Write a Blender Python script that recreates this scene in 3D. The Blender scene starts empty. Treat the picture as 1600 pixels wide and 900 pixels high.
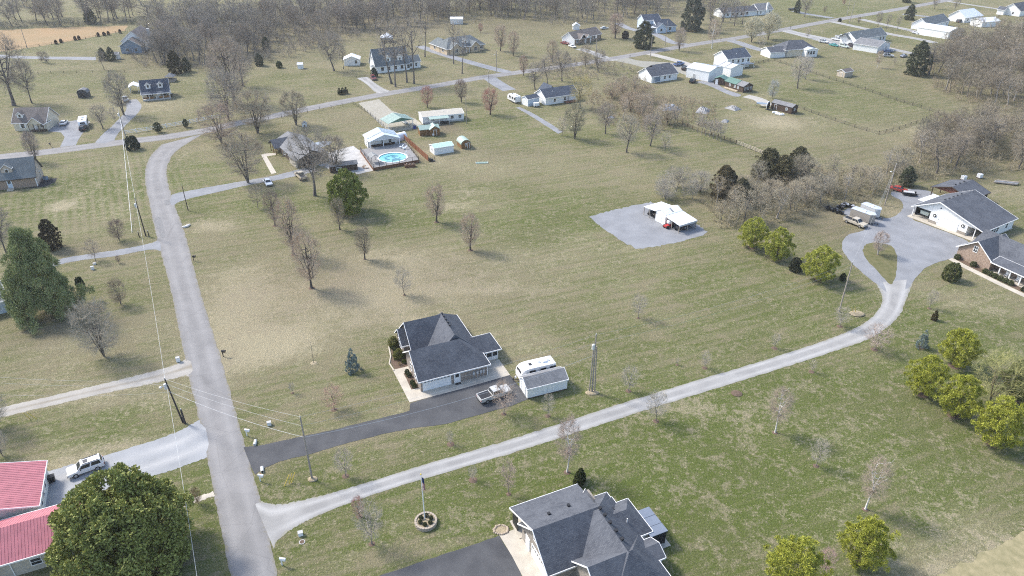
import bpy, math, random
import numpy as np
R = math.radians
# ------------------------------------------------------------------ camera, sky, sun, exposure
CAM_H, CAM_PITCH, CAM_F = 76.0, R(30.3), 1110.0
scene = bpy.context.scene
cd = bpy.data.cameras.new('camera'); cam = bpy.data.objects.new('camera', cd)
scene.collection.objects.link(cam); scene.camera = cam
cam.location = (0, 0, CAM_H); cam.rotation_euler = (math.pi/2 - CAM_PITCH, 0, 0)
cd.sensor_width = 36; cd.lens = 36*CAM_F/1600; cd.clip_start = 1; cd.clip_end = 20000
SUN_EL, SUN_AZ = R(44), R(-62)          # azimuth clockwise from +Y: the sun stands to the left, a little beyond
w = bpy.data.worlds.new('World'); scene.world = w; w.use_nodes = True
nt = w.node_tree; bg = nt.nodes['Background']
sky = nt.nodes.new('ShaderNodeTexSky'); sky.sky_type = 'NISHITA'; sky.sun_disc = False
sky.sun_elevation = SUN_EL; sky.sun_rotation = SUN_AZ; sky.air_density = 1.0; sky.dust_density = 2.0; sky.ozone_density = 1.0
nt.links.new(sky.outputs[0], bg.inputs[0]); bg.inputs[1].default_value = 0.15
sl = bpy.data.lights.new('sun', 'SUN'); sun = bpy.data.objects.new('sun', sl); scene.collection.objects.link(sun)
sl.energy = 2.15; sl.angle = R(10); sl.color = (1, .95, .88)
sun.rotation_euler = (math.pi/2 - SUN_EL, 0, math.pi - SUN_AZ)
sun.location = (-200, 100, 200)
scene.view_settings.view_transform = 'Standard'; scene.view_settings.look = 'None'
scene.view_settings.exposure = 1.18; scene.view_settings.gamma = 1
scene.render.engine = 'CYCLES'; scene.cycles.use_denoising = False; scene.cycles.filter_width = 1.1; scene.cycles.sample_clamp_indirect = 4.0
COL = scene.collection
rnd = random.Random(7); NR = np.random.default_rng(11)

# ------------------------------------------------------------------ survey: image point -> ground point
_s, _c = math.sin(CAM_PITCH), math.cos(CAM_PITCH)
def g(x, y, z=0.0):
    u = (x-800)/CAM_F; v = (y-450)/CAM_F
    t = (CAM_H-z)/(_s + v*_c)
    return (u*t, (_c - v*_s)*t)
def tall(x, y, ytop):
    X, Y = g(x, y); k = (ytop-450)/CAM_F       # height of something standing at x,y whose top is seen at ytop
    d = (k*Y*_c + Y*_s)/(_c - k*_s)
    return CAM_H - d

# ------------------------------------------------------------------ materials
MATS = {}
def mat(name, col, rough=.85, spec=.25, var=.25, scale=1.5, bump=0, col2=None, metal=0, detail=5, objcol=False, island=0, coords='Object'):
    if name in MATS: return MATS[name]
    m = bpy.data.materials.new(name); m.use_nodes = True; t = m.node_tree; b = t.nodes['Principled BSDF']
    b.inputs['Roughness'].default_value = rough; b.inputs['Specular IOR Level'].default_value = spec; b.inputs['Metallic'].default_value = metal
    tc = t.nodes.new('ShaderNodeTexCoord'); n = t.nodes.new('ShaderNodeTexNoise'); n.inputs['Scale'].default_value = scale; n.inputs['Detail'].default_value = detail
    t.links.new(tc.outputs[coords], n.inputs['Vector'])
    mx = t.nodes.new('ShaderNodeMix'); mx.data_type = 'RGBA'
    c2 = col2 if col2 else tuple(c*(1-var) for c in col)
    hi = tuple(min(1, c*(1+var*.5)) for c in col) if not col2 else col
    mx.inputs[6].default_value = (*c2, 1); mx.inputs[7].default_value = (*hi, 1)
    fac = n.outputs['Fac']
    if island:
        geo = t.nodes.new('ShaderNodeNewGeometry'); a = t.nodes.new('ShaderNodeMix'); a.inputs[0].default_value = island
        t.links.new(n.outputs['Fac'], a.inputs[2]); t.links.new(geo.outputs['Random Per Island'], a.inputs[3]); fac = a.outputs[0]
    else:
        rp = t.nodes.new('ShaderNodeMapRange'); rp.inputs[1].default_value = .3; rp.inputs[2].default_value = .7
        t.links.new(fac, rp.inputs[0]); fac = rp.outputs[0]
    t.links.new(fac, mx.inputs[0]); out = mx.outputs[2]
    if objcol:
        oi = t.nodes.new('ShaderNodeObjectInfo'); mm = t.nodes.new('ShaderNodeMix'); mm.data_type = 'RGBA'; mm.blend_type = 'MULTIPLY'; mm.inputs[0].default_value = 1
        t.links.new(out, mm.inputs[6]); t.links.new(oi.outputs['Color'], mm.inputs[7]); out = mm.outputs[2]
    t.links.new(out, b.inputs['Base Color'])
    if bump:
        bp = t.nodes.new('ShaderNodeBump'); bp.inputs['Strength'].default_value = bump; bp.inputs['Distance'].default_value = .05
        n2 = t.nodes.new('ShaderNodeTexNoise'); n2.inputs['Scale'].default_value = scale*4; t.links.new(tc.outputs[coords], n2.inputs['Vector'])
        t.links.new(n2.outputs['Fac'], bp.inputs['Height']); t.links.new(bp.outputs[0], b.inputs['Normal'])
    MATS[name] = m; return m
def mixn(t, typ, a, b, fac, op='MIX'):
    m = t.nodes.new('ShaderNodeMix'); m.data_type = 'RGBA'; m.blend_type = op
    for i, s in ((0, fac), (6, a), (7, b)):
        if isinstance(s, (int, float)): m.inputs[i].default_value = s
        elif isinstance(s, tuple): m.inputs[i].default_value = (*s, 1)
        else: t.links.new(s, m.inputs[i])
    return m.outputs[2]
def noise(t, vec, scale, detail=4, lo=.35, hi=.65, rough=.55):
    n = t.nodes.new('ShaderNodeTexNoise'); n.inputs['Scale'].default_value = scale; n.inputs['Detail'].default_value = detail; n.inputs['Roughness'].default_value = rough
    t.links.new(vec, n.inputs['Vector']); r = t.nodes.new('ShaderNodeMapRange'); r.inputs[1].default_value = lo; r.inputs[2].default_value = hi
    t.links.new(n.outputs['Fac'], r.inputs[0]); return r.outputs[0]
def math_(t, op, a, b=0, clamp=False):
    m = t.nodes.new('ShaderNodeMath'); m.operation = op; m.use_clamp = clamp
    for i, s in enumerate((a, b)):
        if isinstance(s, (int, float)): m.inputs[i].default_value = s
        else: t.links.new(s, m.inputs[i])
    return m.outputs[0]
def shingle(name, c1, c2):
    if name in MATS: return MATS[name]
    m = bpy.data.materials.new(name); m.use_nodes = True; t = m.node_tree; b = t.nodes['Principled BSDF']
    b.inputs['Roughness'].default_value = .9; b.inputs['Specular IOR Level'].default_value = .2; c1 = tuple(x*1.15 for x in c1); c2 = tuple(x*1.2 for x in c2)
    tc = t.nodes.new('ShaderNodeTexCoord').outputs['Object']
    br = t.nodes.new('ShaderNodeTexBrick'); br.inputs['Scale'].default_value = 1; br.inputs['Brick Width'].default_value = .35; br.inputs['Row Height'].default_value = .16
    br.inputs['Mortar Size'].default_value = .012; br.inputs['Color1'].default_value = (*c1, 1); br.inputs['Color2'].default_value = (*c2, 1); br.inputs['Mortar'].default_value = (*[c*.6 for c in c1], 1)
    t.links.new(tc, br.inputs['Vector'])
    f = noise(t, tc, .5, 6); f2 = noise(t, tc, 9, 3)
    c = mixn(t, 0, br.outputs['Color'], tuple(x*1.35 for x in c2), math_(t, 'MULTIPLY', f, .45))
    c = mixn(t, 0, c, tuple(x*.6 for x in c1), math_(t, 'MULTIPLY', f2, .4))
    t.links.new(c, b.inputs['Base Color']); MATS[name] = m; return m
def brick(name, c1, c2, mortar, roww=.075):
    if name in MATS: return MATS[name]
    m = bpy.data.materials.new(name); m.use_nodes = True; t = m.node_tree; b = t.nodes['Principled BSDF']; b.inputs['Roughness'].default_value = .9
    tc = t.nodes.new('ShaderNodeTexCoord').outputs['Object']
    sp = t.nodes.new('ShaderNodeSeparateXYZ'); t.links.new(tc, sp.inputs[0]); cb = t.nodes.new('ShaderNodeCombineXYZ')
    t.links.new(math_(t, 'ADD', sp.outputs[0], sp.outputs[1]), cb.inputs[0]); t.links.new(sp.outputs[2], cb.inputs[1])
    br = t.nodes.new('ShaderNodeTexBrick'); br.inputs['Scale'].default_value = 1; br.inputs['Brick Width'].default_value = .22; br.inputs['Row Height'].default_value = roww
    br.inputs['Mortar Size'].default_value = .012; br.inputs['Color1'].default_value = (*c1, 1); br.inputs['Color2'].default_value = (*c2, 1); br.inputs['Mortar'].default_value = (*mortar, 1)
    t.links.new(cb.outputs[0], br.inputs['Vector'])
    f = noise(t, tc, 3.0, 6, .3, .7); c = mixn(t, 0, br.outputs['Color'], tuple(x*.45 for x in c1), math_(t, 'MULTIPLY', f, .75))
    t.links.new(c, b.inputs['Base Color']); MATS[name] = m; return m

WHITE = mat('white_siding', (.78, .79, .78), .6, .3, .06, 3)
TRIM = mat('white_trim', (.8, .8, .79), .5, .3, .05, 4)
CREAM = mat('cream_siding', (.62, .56, .44), .7, .3, .1, 2)
TAN = mat('tan_siding', (.5, .43, .34), .7, .3, .12, 2)
GREYS = mat('grey_siding', (.45, .45, .44), .7, .3, .1, 2)
PALEBLUE = mat('pale_blue_siding', (.5, .58, .66), .7, .3, .1, 2)
BLUES = mat('slate_blue_siding', (.2, .26, .33), .7, .3, .1, 2)
DWOOD = mat('dark_brown_wood', (.085, .06, .045), .8, .2, .3, 4)
WOOD = mat('stained_wood', (.21, .115, .05), .7, .25, .25, 4)
DECKW = mat('brown_deck_wood', (.17, .085, .05), .8, .2, .3, 4)
POLEW = mat('weathered_pole_wood', (.33, .29, .25), .85, .2, .25, 3)
POLED = mat('dark_pole_wood', (.07, .06, .055), .85, .2, .3, 3)
GALV = mat('galvanised_metal', (.5, .52, .54), .45, .5, .1, 3, metal=.3)
BLACK = mat('black_metal', (.02, .02, .022), .5, .4, .2, 3)
RUBBER = mat('tyre_rubber', (.018, .018, .018), .8, .2, .2, 5)
RIM = mat('wheel_rim', (.45, .45, .46), .35, .5, .1, 5, metal=.6)
GLASS = mat('dark_window_glass', (.022, .028, .034), .08, .6, .15, 2)
LGLASS = mat('pale_window_glass', (.14, .18, .2), .1, .6, .3, 1.2)
PAINT = mat('vehicle_paint', (.9, .9, .9), .3, .5, .05, 2, objcol=True)
LAMP = mat('headlight_lens', (.75, .75, .72), .15, .6, .05, 5)
REDL = mat('red_tail_lens', (.35, .02, .02), .25, .5, .1, 5)
ROOF_D = shingle('charcoal_shingles', (.06, .066, .08), (.1, .107, .12))
ROOF_G = shingle('grey_shingles', (.14, .145, .15), (.2, .2, .205))
ROOF_N = shingle('navy_shingles', (.05, .062, .085), (.07, .085, .11))
ROOF_B = shingle('brown_grey_shingles', (.12, .105, .095), (.17, .15, .14))
ROOF_T = shingle('teal_grey_shingles', (.105, .12, .125), (.14, .158, .165))
ROOF_S = shingle('pale_grey_shingles', (.2, .21, .215), (.28, .29, .29))
REDMET = mat('red_metal_roofing', (.46, .165, .19), .55, .3, .15, .8)
GRNMET = mat('green_metal_roofing', (.34, .44, .385), .5, .35, .12, .8)
DGRNMET = mat('dark_green_metal_roofing', (.1, .19, .155), .5, .35, .12, .8)
WHTMET = mat('white_metal_roofing', (.74, .76, .78), .45, .4, .07, .7)
SILMET = mat('silver_metal_roofing', (.55, .58, .62), .4, .4, .1, .7, metal=.2)
TANMET = mat('tan_metal_roofing', (.5, .46, .38), .5, .35, .1, .7)
BRICK1 = brick('mottled_brick', (.34, .27, .22), (.2, .165, .145), (.4, .37, .33))
BRICK2 = brick('tan_brick', (.4, .28, .2), (.3, .2, .145), (.42, .36, .3))
STONE = brick('stone_veneer', (.36, .32, .27), (.24, .21, .18), (.42, .39, .34), .16)
CONC = mat('concrete', (.47, .43, .36), .9, .2, .16, .6, bump=.15)
PATIO = mat('grey_patio_concrete', (.44, .43, .41), .9, .2, .2, .6)
MULCH = mat('brown_mulch', (.15, .108, .08), .95, .1, .4, 8, bump=.6)
MULCHL = mat('pale_mulch', (.36, .3, .2), .95, .1, .35, 8, bump=.6)
INSUL = mat('pole_insulator', (.6, .6, .58), .4, .4, .1, 5)
YELLOW = mat('yellow_plastic', (.6, .45, .06), .6, .3, .15, 3)
BARK = mat('bark', (.5, .5, .5), .9, .15, .35, 6, objcol=True)
TWIG = mat('bare_twigs', (1.0, .93, .8), .9, .1, .3, 1, objcol=True, island=.6)
LEAF = mat('evergreen_leaves', (1.15, 1.15, 1.05), .65, .25, .6, .7, objcol=True, island=.65)

# ------------------------------------------------------------------ mesh helpers
class MB:
    def __init__(s): s.v = []; s.f = []; s.m = []; s.mi = 0
    def add(s, vs, fs):
        o = len(s.v); s.v += [tuple(p) for p in vs]; s.f += [tuple(i+o for i in f) for f in fs]; s.m += [s.mi]*len(fs); return s
    def box(s, x0, x1, y0, y1, z0, z1):
        return s.add([(x0,y0,z0),(x1,y0,z0),(x1,y1,z0),(x0,y1,z0),(x0,y0,z1),(x1,y0,z1),(x1,y1,z1),(x0,y1,z1)],
                     [(3,2,1,0),(4,5,6,7),(0,1,5,4),(1,2,6,5),(2,3,7,6),(3,0,4,7)])
    def tube(s, p, q, r0, r1=None, n=6, cap=True):
        r1 = r0 if r1 is None else r1
        p = np.array(p, float); q = np.array(q, float); d = q-p; L = np.linalg.norm(d); d = d/(L+1e-9)
        a = np.cross(d, (0,0,1) if abs(d[2]) < .9 else (1,0,0)); a /= np.linalg.norm(a); b = np.cross(d, a)
        vs = []
        for c, r in ((p, r0), (q, r1)):
            for i in range(n):
                t = 2*math.pi*i/n; vs.append(c + r*(math.cos(t)*a + math.sin(t)*b))
        fs = [(i, (i+1) % n, n+(i+1) % n, n+i) for i in range(n)]
        if cap: fs += [tuple(range(n-1, -1, -1)), tuple(range(n, 2*n))]
        return s.add(vs, [f[::-1] for f in fs])
    def prism(s, poly, z0, z1):
        n = len(poly); vs = [(x, y, z0) for x, y in poly] + [(x, y, z1) for x, y in poly]
        return s.add(vs, [tuple(range(n-1,-1,-1)), tuple(range(n, 2*n))] + [(i, (i+1) % n, n+(i+1) % n, n+i) for i in range(n)])
    def side(s, prof, y0, y1):          # profile in x,z pulled along y
        n = len(prof); vs = [(x, y0, z) for x, z in prof] + [(x, y1, z) for x, z in prof]
        return s.add(vs, [tuple(range(n)), tuple(range(2*n-1, n-1, -1))] + [(i, n+i, n+(i+1) % n, (i+1) % n) for i in range(n)])
    def ball(s, c, r, nu=10, nv=6):
        rx, ry, rz = r if isinstance(r, tuple) else (r, r, r); vs = [(c[0], c[1], c[2]-rz)]
        for j in range(1, nv):
            t = math.pi*j/nv
            for i in range(nu):
                p = 2*math.pi*i/nu; vs.append((c[0]+rx*math.sin(t)*math.cos(p), c[1]+ry*math.sin(t)*math.sin(p), c[2]-rz*math.cos(t)))
        vs.append((c[0], c[1], c[2]+rz)); fs = []
        for i in range(nu): fs.append((0, 1+(i+1) % nu, 1+i))
        for j in range(nv-2):
            for i in range(nu):
                a = 1+j*nu; fs.append((a+i, a+(i+1) % nu, a+nu+(i+1) % nu, a+nu+i))
        k = 1+(nv-2)*nu
        for i in range(nu): fs.append((k+i, k+(i+1) % nu, len(vs)-1))
        return s.add(vs, fs)
    def mesh(s, name, mats):
        me = bpy.data.meshes.new(name); me.from_pydata(s.v, [], s.f)
        for m in (mats if isinstance(mats, (list, tuple)) else [mats]): me.materials.append(m)
        if any(s.m): me.polygons.foreach_set('material_index', s.m)
        me.update(); return me
def np_mesh(name, V, F, m, smooth=False):
    me = bpy.data.meshes.new(name); V = np.asarray(V, np.float32); F = np.asarray(F, np.int32)
    me.vertices.add(len(V)); me.vertices.foreach_set('co', V.ravel())
    k = F.shape[1]; me.loops.add(F.size); me.loops.foreach_set('vertex_index', F.ravel())
    me.polygons.add(len(F)); me.polygons.foreach_set('loop_start', np.arange(0, F.size, k, dtype=np.int32))
    me.update(calc_edges=True); me.materials.append(m)
    if smooth: me.polygons.foreach_set('use_smooth', [True]*len(F))
    return me
def link(name, data, parent=None, color=None):
    o = bpy.data.objects.new(name, data); COL.objects.link(o); o.parent = parent
    if color: o.color = (*color, 1)
    return o
def part(name, mb, m, parent, color=None, label=None):
    o = link(name, mb.mesh(name, m), parent, color)
    if label: o['label'] = label
    return o
LABELS = {}
def tag(o, label, cat, group=None):
    o['label'] = label; o['category'] = cat
    if group: o['group'] = group
    return o
def thing(name, label, cat, loc=(0,0), rz=0, group=None, z=0):
    o = link(name, None); o.empty_display_size = .5
    o.location = (loc[0], loc[1], z); o.rotation_euler = (0, 0, rz); return tag(o, label, cat, group)
def struct(name, me): o = link(name, me); o['kind'] = 'structure'; return o
def at(a, b):                            # ground frame: origin at image point a, x axis towards image point b
    A, B = g(*a), g(*b); return A, math.atan2(B[1]-A[1], B[0]-A[0]), math.hypot(B[0]-A[0], B[1]-A[1])

# ------------------------------------------------------------------ ground
def axis_steps(lo, hi, step, far):
    v = list(np.arange(lo, hi+.1, step)); d = step; x = hi
    while x < far: d *= 1.5; x += d; v.append(x)
    d = step; x = lo
    while x > -far: d *= 1.5; x -= d; v.insert(0, x)
    return np.array(v)
gx = axis_steps(-340, 380, 3.0, 6000); gy = axis_steps(30, 560, 3.0, 6000)
XX, YY = np.meshgrid(gx, gy); nx, ny = len(gx), len(gy)
# what grows where: (image point of the middle, radius across, radius in depth, amount) ; kinds: green, straw, earth
def field(blobs, base):
    A = np.full(XX.shape, base, float)
    for (px, py, rx, ry, amt) in blobs:
        cx, cy = g(px, py); A += amt*np.exp(-(((XX-cx)/rx)**2 + ((YY-cy)/ry)**2))
    return A
GREEN = field([(1250,760,45,22,.6),(1100,700,25,12,.25),(1000,800,18,9,.35),(620,800,22,10,.25),(150,300,26,22,.6),(140,670,16,8,.5),(60,470,24,14,.12),(620,600,18,14,.05),(880,340,30,18,.5),(650,330,18,14,.32),(1240,480,30,24,.25),
  (1350,150,60,40,.32),(840,200,28,22,.35),(1110,215,25,15,.2),(1480,560,30,20,.32),(1050,430,20,10,.2),(560,620,12,9,.12),(250,770,8,6,.45),(310,830,10,10,.3),(380,320,12,10,.3),(480,320,12,9,.3),(940,520,22,16,.12),(700,250,12,12,.1),
  (70,130,40,22,.3),(300,130,20,30,.18),(1500,500,20,14,.2),(560,770,20,7,.25),(720,190,10,8,.4),(460,125,30,18,.22),(1570,330,16,20,.3),(790,20,60,60,.4),(1280,15,60,60,.45),(200,60,70,60,.25),(320,265,12,14,.25),(1360,60,50,30,.25),(1050,640,20,4,.35),(1180,600,20,4,.35),(900,620,9,9,.3)], .2)
STRAW = field([(690,430,26,12,.3),(600,450,18,9,.28),(430,535,9,6,.65),(460,460,20,14,.22),(780,452,4,2,.5),(850,455,4,2,.4),(710,322,9,4,.45),(660,240,12,8,.5),(760,260,30,12,.2),(900,390,18,9,.2),(95,322,3,4,.9),(160,290,16,18,.18),(190,330,10,12,.15),(600,400,18,6,.25),(640,500,8,5,.3),
  (1215,190,14,10,.7),(1180,150,10,12,.25),(470,180,18,10,.25),(1590,880,9,8,.6),(1480,900,9,4,.5),(380,500,7,14,.35),(350,460,7,20,.3),(115,725,6,3,.7),(205,695,4,2,.6),(640,640,3,2,.3),(230,165,18,14,.35),(280,240,10,8,.25),(330,350,6,3,.5),(800,545,10,8,.2),
  (100,560,14,8,.25),(160,620,14,4,.35),(1370,320,8,6,.3),(1400,335,4,4,.4),(1560,300,14,6,.4),(1550,440,10,8,.15),(880,190,10,12,.25),(1180,650,18,8,.12),(520,480,14,8,.2),(360,565,5,8,.45),(1450,205,20,14,.35),(530,225,10,10,.25),(420,540,6,3.5,.5),(450,525,5,3,.4),(395,545,4,4,.4),(375,470,4,10,.3),(560,505,3,1.5,.5),(650,502,3,1.5,.5),(590,470,8,3,.3),(705,455,7,2,.35),(1400,440,6,4,.2),(1530,480,8,5,.3),(1080,640,12,2,.3),(1000,330,5,3,.3),(730,300,6,3,.4),(340,355,5,2,.5)], .03)
EARTH = field([(690,195,7,6,.8),(705,205,5,5,.6),(120,505,8,3,.5),(640,120,18,9,.35),(560,185,14,10,.3),(880,95,26,16,.35),(1050,150,22,24,.4),(940,160,16,20,.3),(800,130,14,12,.25),(1480,250,50,22,.35),(1250,330,40,14,.3),(1520,150,40,60,.4),(300,90,60,50,.4),(550,40,140,50,.4),(900,25,140,60,.35),(640,440,30,16,.2),(520,420,18,20,.2),(1300,355,9,7,.35),(760,240,26,10,.25),(330,205,20,16,.2),(130,390,10,5,.5),(170,505,10,6,.2),(60,530,8,4,.35),(490,700,4,3,.1)], .04)
idx = np.arange(nx*ny).reshape(ny, nx)
quads = np.stack([idx[:-1,:-1].ravel(), idx[:-1,1:].ravel(), idx[1:,1:].ravel(), idx[1:,:-1].ravel()], 1)
_a, _b = g(400,900), g(245,330); MOW = -math.atan2(_b[1]-_a[1], _b[0]-_a[0])      # mowing lines run beside the main road
STRIPE = field([(150,300,22,24,1.0),(190,290,14,24,.6),(330,660,8,10,.2),(160,600,16,10,.25)], 0)
def grass_material():
    m = bpy.data.materials.new('lawn_grass'); m.use_nodes = True; t = m.node_tree; b = t.nodes['Principled BSDF']
    b.inputs['Roughness'].default_value = .95; b.inputs['Specular IOR Level'].default_value = .1
    tc = t.nodes.new('ShaderNodeTexCoord').outputs['Object']
    at_ = t.nodes.new('ShaderNodeAttribute'); at_.attribute_name = 'cover'; sp = t.nodes.new('ShaderNodeSeparateColor'); t.links.new(at_.outputs['Color'], sp.inputs[0])
    n1 = noise(t, tc, .05, 6, .4, .6, .65); n2 = noise(t, tc, .2, 7, .41, .59, .7); n3 = noise(t, tc, .8, 6, .38, .62, .75); n4 = noise(t, tc, 2.2, 5, .4, .6, .8)
    m0 = t.nodes.new('ShaderNodeMapping'); m0.inputs['Rotation'].default_value = (0, 0, R(-22)); t.links.new(tc, m0.inputs[0])
    mp = t.nodes.new('ShaderNodeMapping'); mp.inputs['Scale'].default_value = (.07, 1.0, 1); t.links.new(m0.outputs[0], mp.inputs[0])
    st = noise(t, mp.outputs[0], .8, 5, .4, .6)       # mowing streaks
    k = math_(t, 'ADD', math_(t, 'MULTIPLY', n1, .5), math_(t, 'MULTIPLY', n2, .55)); k = math_(t, 'ADD', k, math_(t, 'MULTIPLY', n3, .42)); k = math_(t, 'ADD', k, math_(t, 'MULTIPLY', n4, .45)); k = math_(t, 'ADD', k, math_(t, 'MULTIPLY', st, .5))
    sx = t.nodes.new('ShaderNodeSeparateXYZ'); m5 = t.nodes.new('ShaderNodeMapping'); m5.inputs['Rotation'].default_value = (0, 0, MOW); t.links.new(tc, m5.inputs[0]); t.links.new(m5.outputs[0], sx.inputs[0])
    sn = math_(t, 'SINE', math_(t, 'MULTIPLY', sx.outputs[1], 2.9)); k = math_(t, 'ADD', k, math_(t, 'MULTIPLY', math_(t, 'MULTIPLY', sn, at_.outputs['Alpha']), .3))
    k = math_(t, 'SUBTRACT', k, 1.2)                    # about -1 .. 1 with mean 0
    gr = math_(t, 'ADD', math_(t, 'ADD', sp.outputs[0], .1), math_(t, 'MULTIPLY', k, 1.2), True)
    c = mixn(t, 0, (.24, .213, .128), (.108, .136, .034), gr)
    sw = math_(t, 'ADD', math_(t, 'MULTIPLY', sp.outputs[1], 1.0), math_(t, 'MULTIPLY', math_(t, 'SUBTRACT', math_(t, 'ADD', n2, math_(t, 'ADD', n3, n4)), 1.62), .62), True)
    c = mixn(t, 0, c, (.375, .33, .215), sw)
    ea = math_(t, 'ADD', math_(t, 'MULTIPLY', sp.outputs[2], 1.0), math_(t, 'MULTIPLY', math_(t, 'SUBTRACT', math_(t, 'ADD', n1, n3), 1.0), .3), True)
    c = mixn(t, 0, c, (.2, .16, .115), ea)
    fine = noise(t, tc, 4.5, 3, .38, .62, .8); c = mixn(t, 0, c, tuple([.45]*3), math_(t, 'MULTIPLY', fine, .62), 'MULTIPLY')
    spk = noise(t, tc, 3.4, 2, .66, .72, .5); c = mixn(t, 0, c, (.42, .37, .26), math_(t, 'MULTIPLY', spk, .8))
    t.links.new(c, b.inputs['Base Color'])
    bp = t.nodes.new('ShaderNodeBump'); bp.inputs['Strength'].default_value = .6; bp.inputs['Distance'].default_value = .12
    t.links.new(math_(t, 'ADD', n4, math_(t, 'MULTIPLY', fine, .6)), bp.inputs['Height']); t.links.new(bp.outputs[0], b.inputs['Normal'])
    return m
GRASS = grass_material()
gme = np_mesh('ground', np.stack([XX.ravel(), YY.ravel(), np.zeros(nx*ny)], 1), quads, GRASS)
ca = gme.color_attributes.new('cover', 'FLOAT_COLOR', 'POINT')
cc = np.ones((nx*ny, 4), np.float32); cc[:,0] = np.clip(GREEN.ravel()*1.35-.05, -1, 2); cc[:,1] = STRAW.ravel()*1.5; cc[:,2] = EARTH.ravel()*.85; cc[:,3] = np.clip(STRIPE.ravel(), 0, 1)
ca.data.foreach_set('color', cc.ravel())
struct('ground', gme)

# ------------------------------------------------------------------ roads and drives (strips with u across, v along)
def surf(name, c1, c2, fine, track=None, tracks=(.27, .73), tw=.1, rough=.9, patch=0, crack=False, edge=None, tk=.8):
    m = bpy.data.materials.new(name); m.use_nodes = True; t = m.node_tree; b = t.nodes['Principled BSDF']; b.inputs['Roughness'].default_value = rough; b.inputs['Specular IOR Level'].default_value = .2
    tc = t.nodes.new('ShaderNodeTexCoord'); ob = tc.outputs['Object']; uv = t.nodes.new('ShaderNodeSeparateXYZ'); t.links.new(tc.outputs['UV'], uv.inputs[0])
    n1 = noise(t, ob, .25, 6); n2 = noise(t, ob, fine, 5, .25, .75, .7)
    c = mixn(t, 0, c1, c2, n1); c = mixn(t, 0, c, (.62, .62, .62), math_(t, 'MULTIPLY', n2, .35), 'MULTIPLY')
    if track:
        d = None
        for q in tracks:
            e = math_(t, 'DIVIDE', math_(t, 'ABSOLUTE', math_(t, 'SUBTRACT', uv.outputs[0], q)), tw); e = math_(t, 'SUBTRACT', 1.0, e, True); d = e if d is None else math_(t, 'MAXIMUM', d, e)
        wob = noise(t, ob, .12, 5, .25, .6)
        c = mixn(t, 0, c, track, math_(t, 'MULTIPLY', math_(t, 'MULTIPLY', d, wob), tk))
    if edge:
        e = math_(t, 'MULTIPLY', math_(t, 'ABSOLUTE', math_(t, 'SUBTRACT', uv.outputs[0], .5)), 2); e = math_(t, 'ADD', e, math_(t, 'MULTIPLY', math_(t, 'SUBTRACT', noise(t, ob, 1.5, 5), .5), .25))
        r = t.nodes.new('ShaderNodeMapRange'); r.inputs[1].default_value = .86; r.inputs[2].default_value = 1.05; t.links.new(e, r.inputs[0]); c = mixn(t, 0, c, edge, r.outputs[0])
    if crack:
        vo = t.nodes.new('ShaderNodeTexVoronoi'); vo.feature = 'DISTANCE_TO_EDGE'; vo.inputs['Scale'].default_value = .16
        dist = t.nodes.new('ShaderNodeMapping'); t.links.new(ob, dist.inputs[0]); nn = t.nodes.new('ShaderNodeTexNoise'); nn.inputs['Scale'].default_value = .7
        t.links.new(ob, nn.inputs['Vector']); t.links.new(mixn(t, 0, ob, nn.outputs['Color'], .02, 'ADD'), vo.inputs['Vector'])
        r = t.nodes.new('ShaderNodeMapRange'); r.inputs[1].default_value = .0; r.inputs[2].default_value = .012; r.inputs[3].default_value = .3; r.inputs[4].default_value = 0; t.links.new(vo.outputs['Distance'], r.inputs[0])
        c = mixn(t, 0, c, tuple(x*.45 for x in c1), r.outputs[0])
    if patch:
        c = mixn(t, 0, c, tuple(x*.55 for x in c1), math_(t, 'MULTIPLY', noise(t, ob, .12, 2, .62, .64), patch))
    t.links.new(c, b.inputs['Base Color'])
    bp = t.nodes.new('ShaderNodeBump'); bp.inputs['Strength'].default_value = .35; bp.inputs['Distance'].default_value = .03; t.links.new(n2, bp.inputs['Height']); t.links.new(bp.outputs[0], b.inputs['Normal'])
    MATS[name] = m; return m
ROADM = surf('worn_asphalt_road', (.258, .25, .244), (.208, .203, .199), 5, (.3, .293, .286), (.25, .72), .16, crack=True, tk=.5, edge=(.2, .185, .15))
GRAVEL = surf('pale_gravel', (.33, .325, .312), (.26, .256, .247), 5, (.41, .405, .39), (.22, .78), .17, edge=(.26, .25, .2))
GRAVELB = surf('blue_grey_gravel', (.27, .278, .292), (.215, .222, .234), 4)
TWOTRACK = surf('two_track_gravel', (.4, .38, .34), (.33, .31, .28), 9, (.2, .17, .12), (.52,), .16, edge=(.24, .22, .15))
ASPH = surf('dark_asphalt', (.098, .1, .104), (.066, .068, .073), 8, patch=.3)
CONCS = surf('pale_concrete_drive', (.43, .41, .37), (.36, .345, .31), 6, edge=(.3, .28, .22))
def spline(pts, n=8):
    P = np.array(pts, float); out = []
    Q = np.vstack([2*P[0]-P[1], P, 2*P[-1]-P[-2]])
    for i in range(1, len(Q)-2):
        for k in range(n):
            t = k/n; out.append(.5*((2*Q[i]) + (-Q[i-1]+Q[i+1])*t + (2*Q[i-1]-5*Q[i]+4*Q[i+1]-Q[i+2])*t*t + (-Q[i-1]+3*Q[i]-3*Q[i+1]+Q[i+2])*t**3))
    out.append(P[-1]); return np.array(out)
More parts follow.
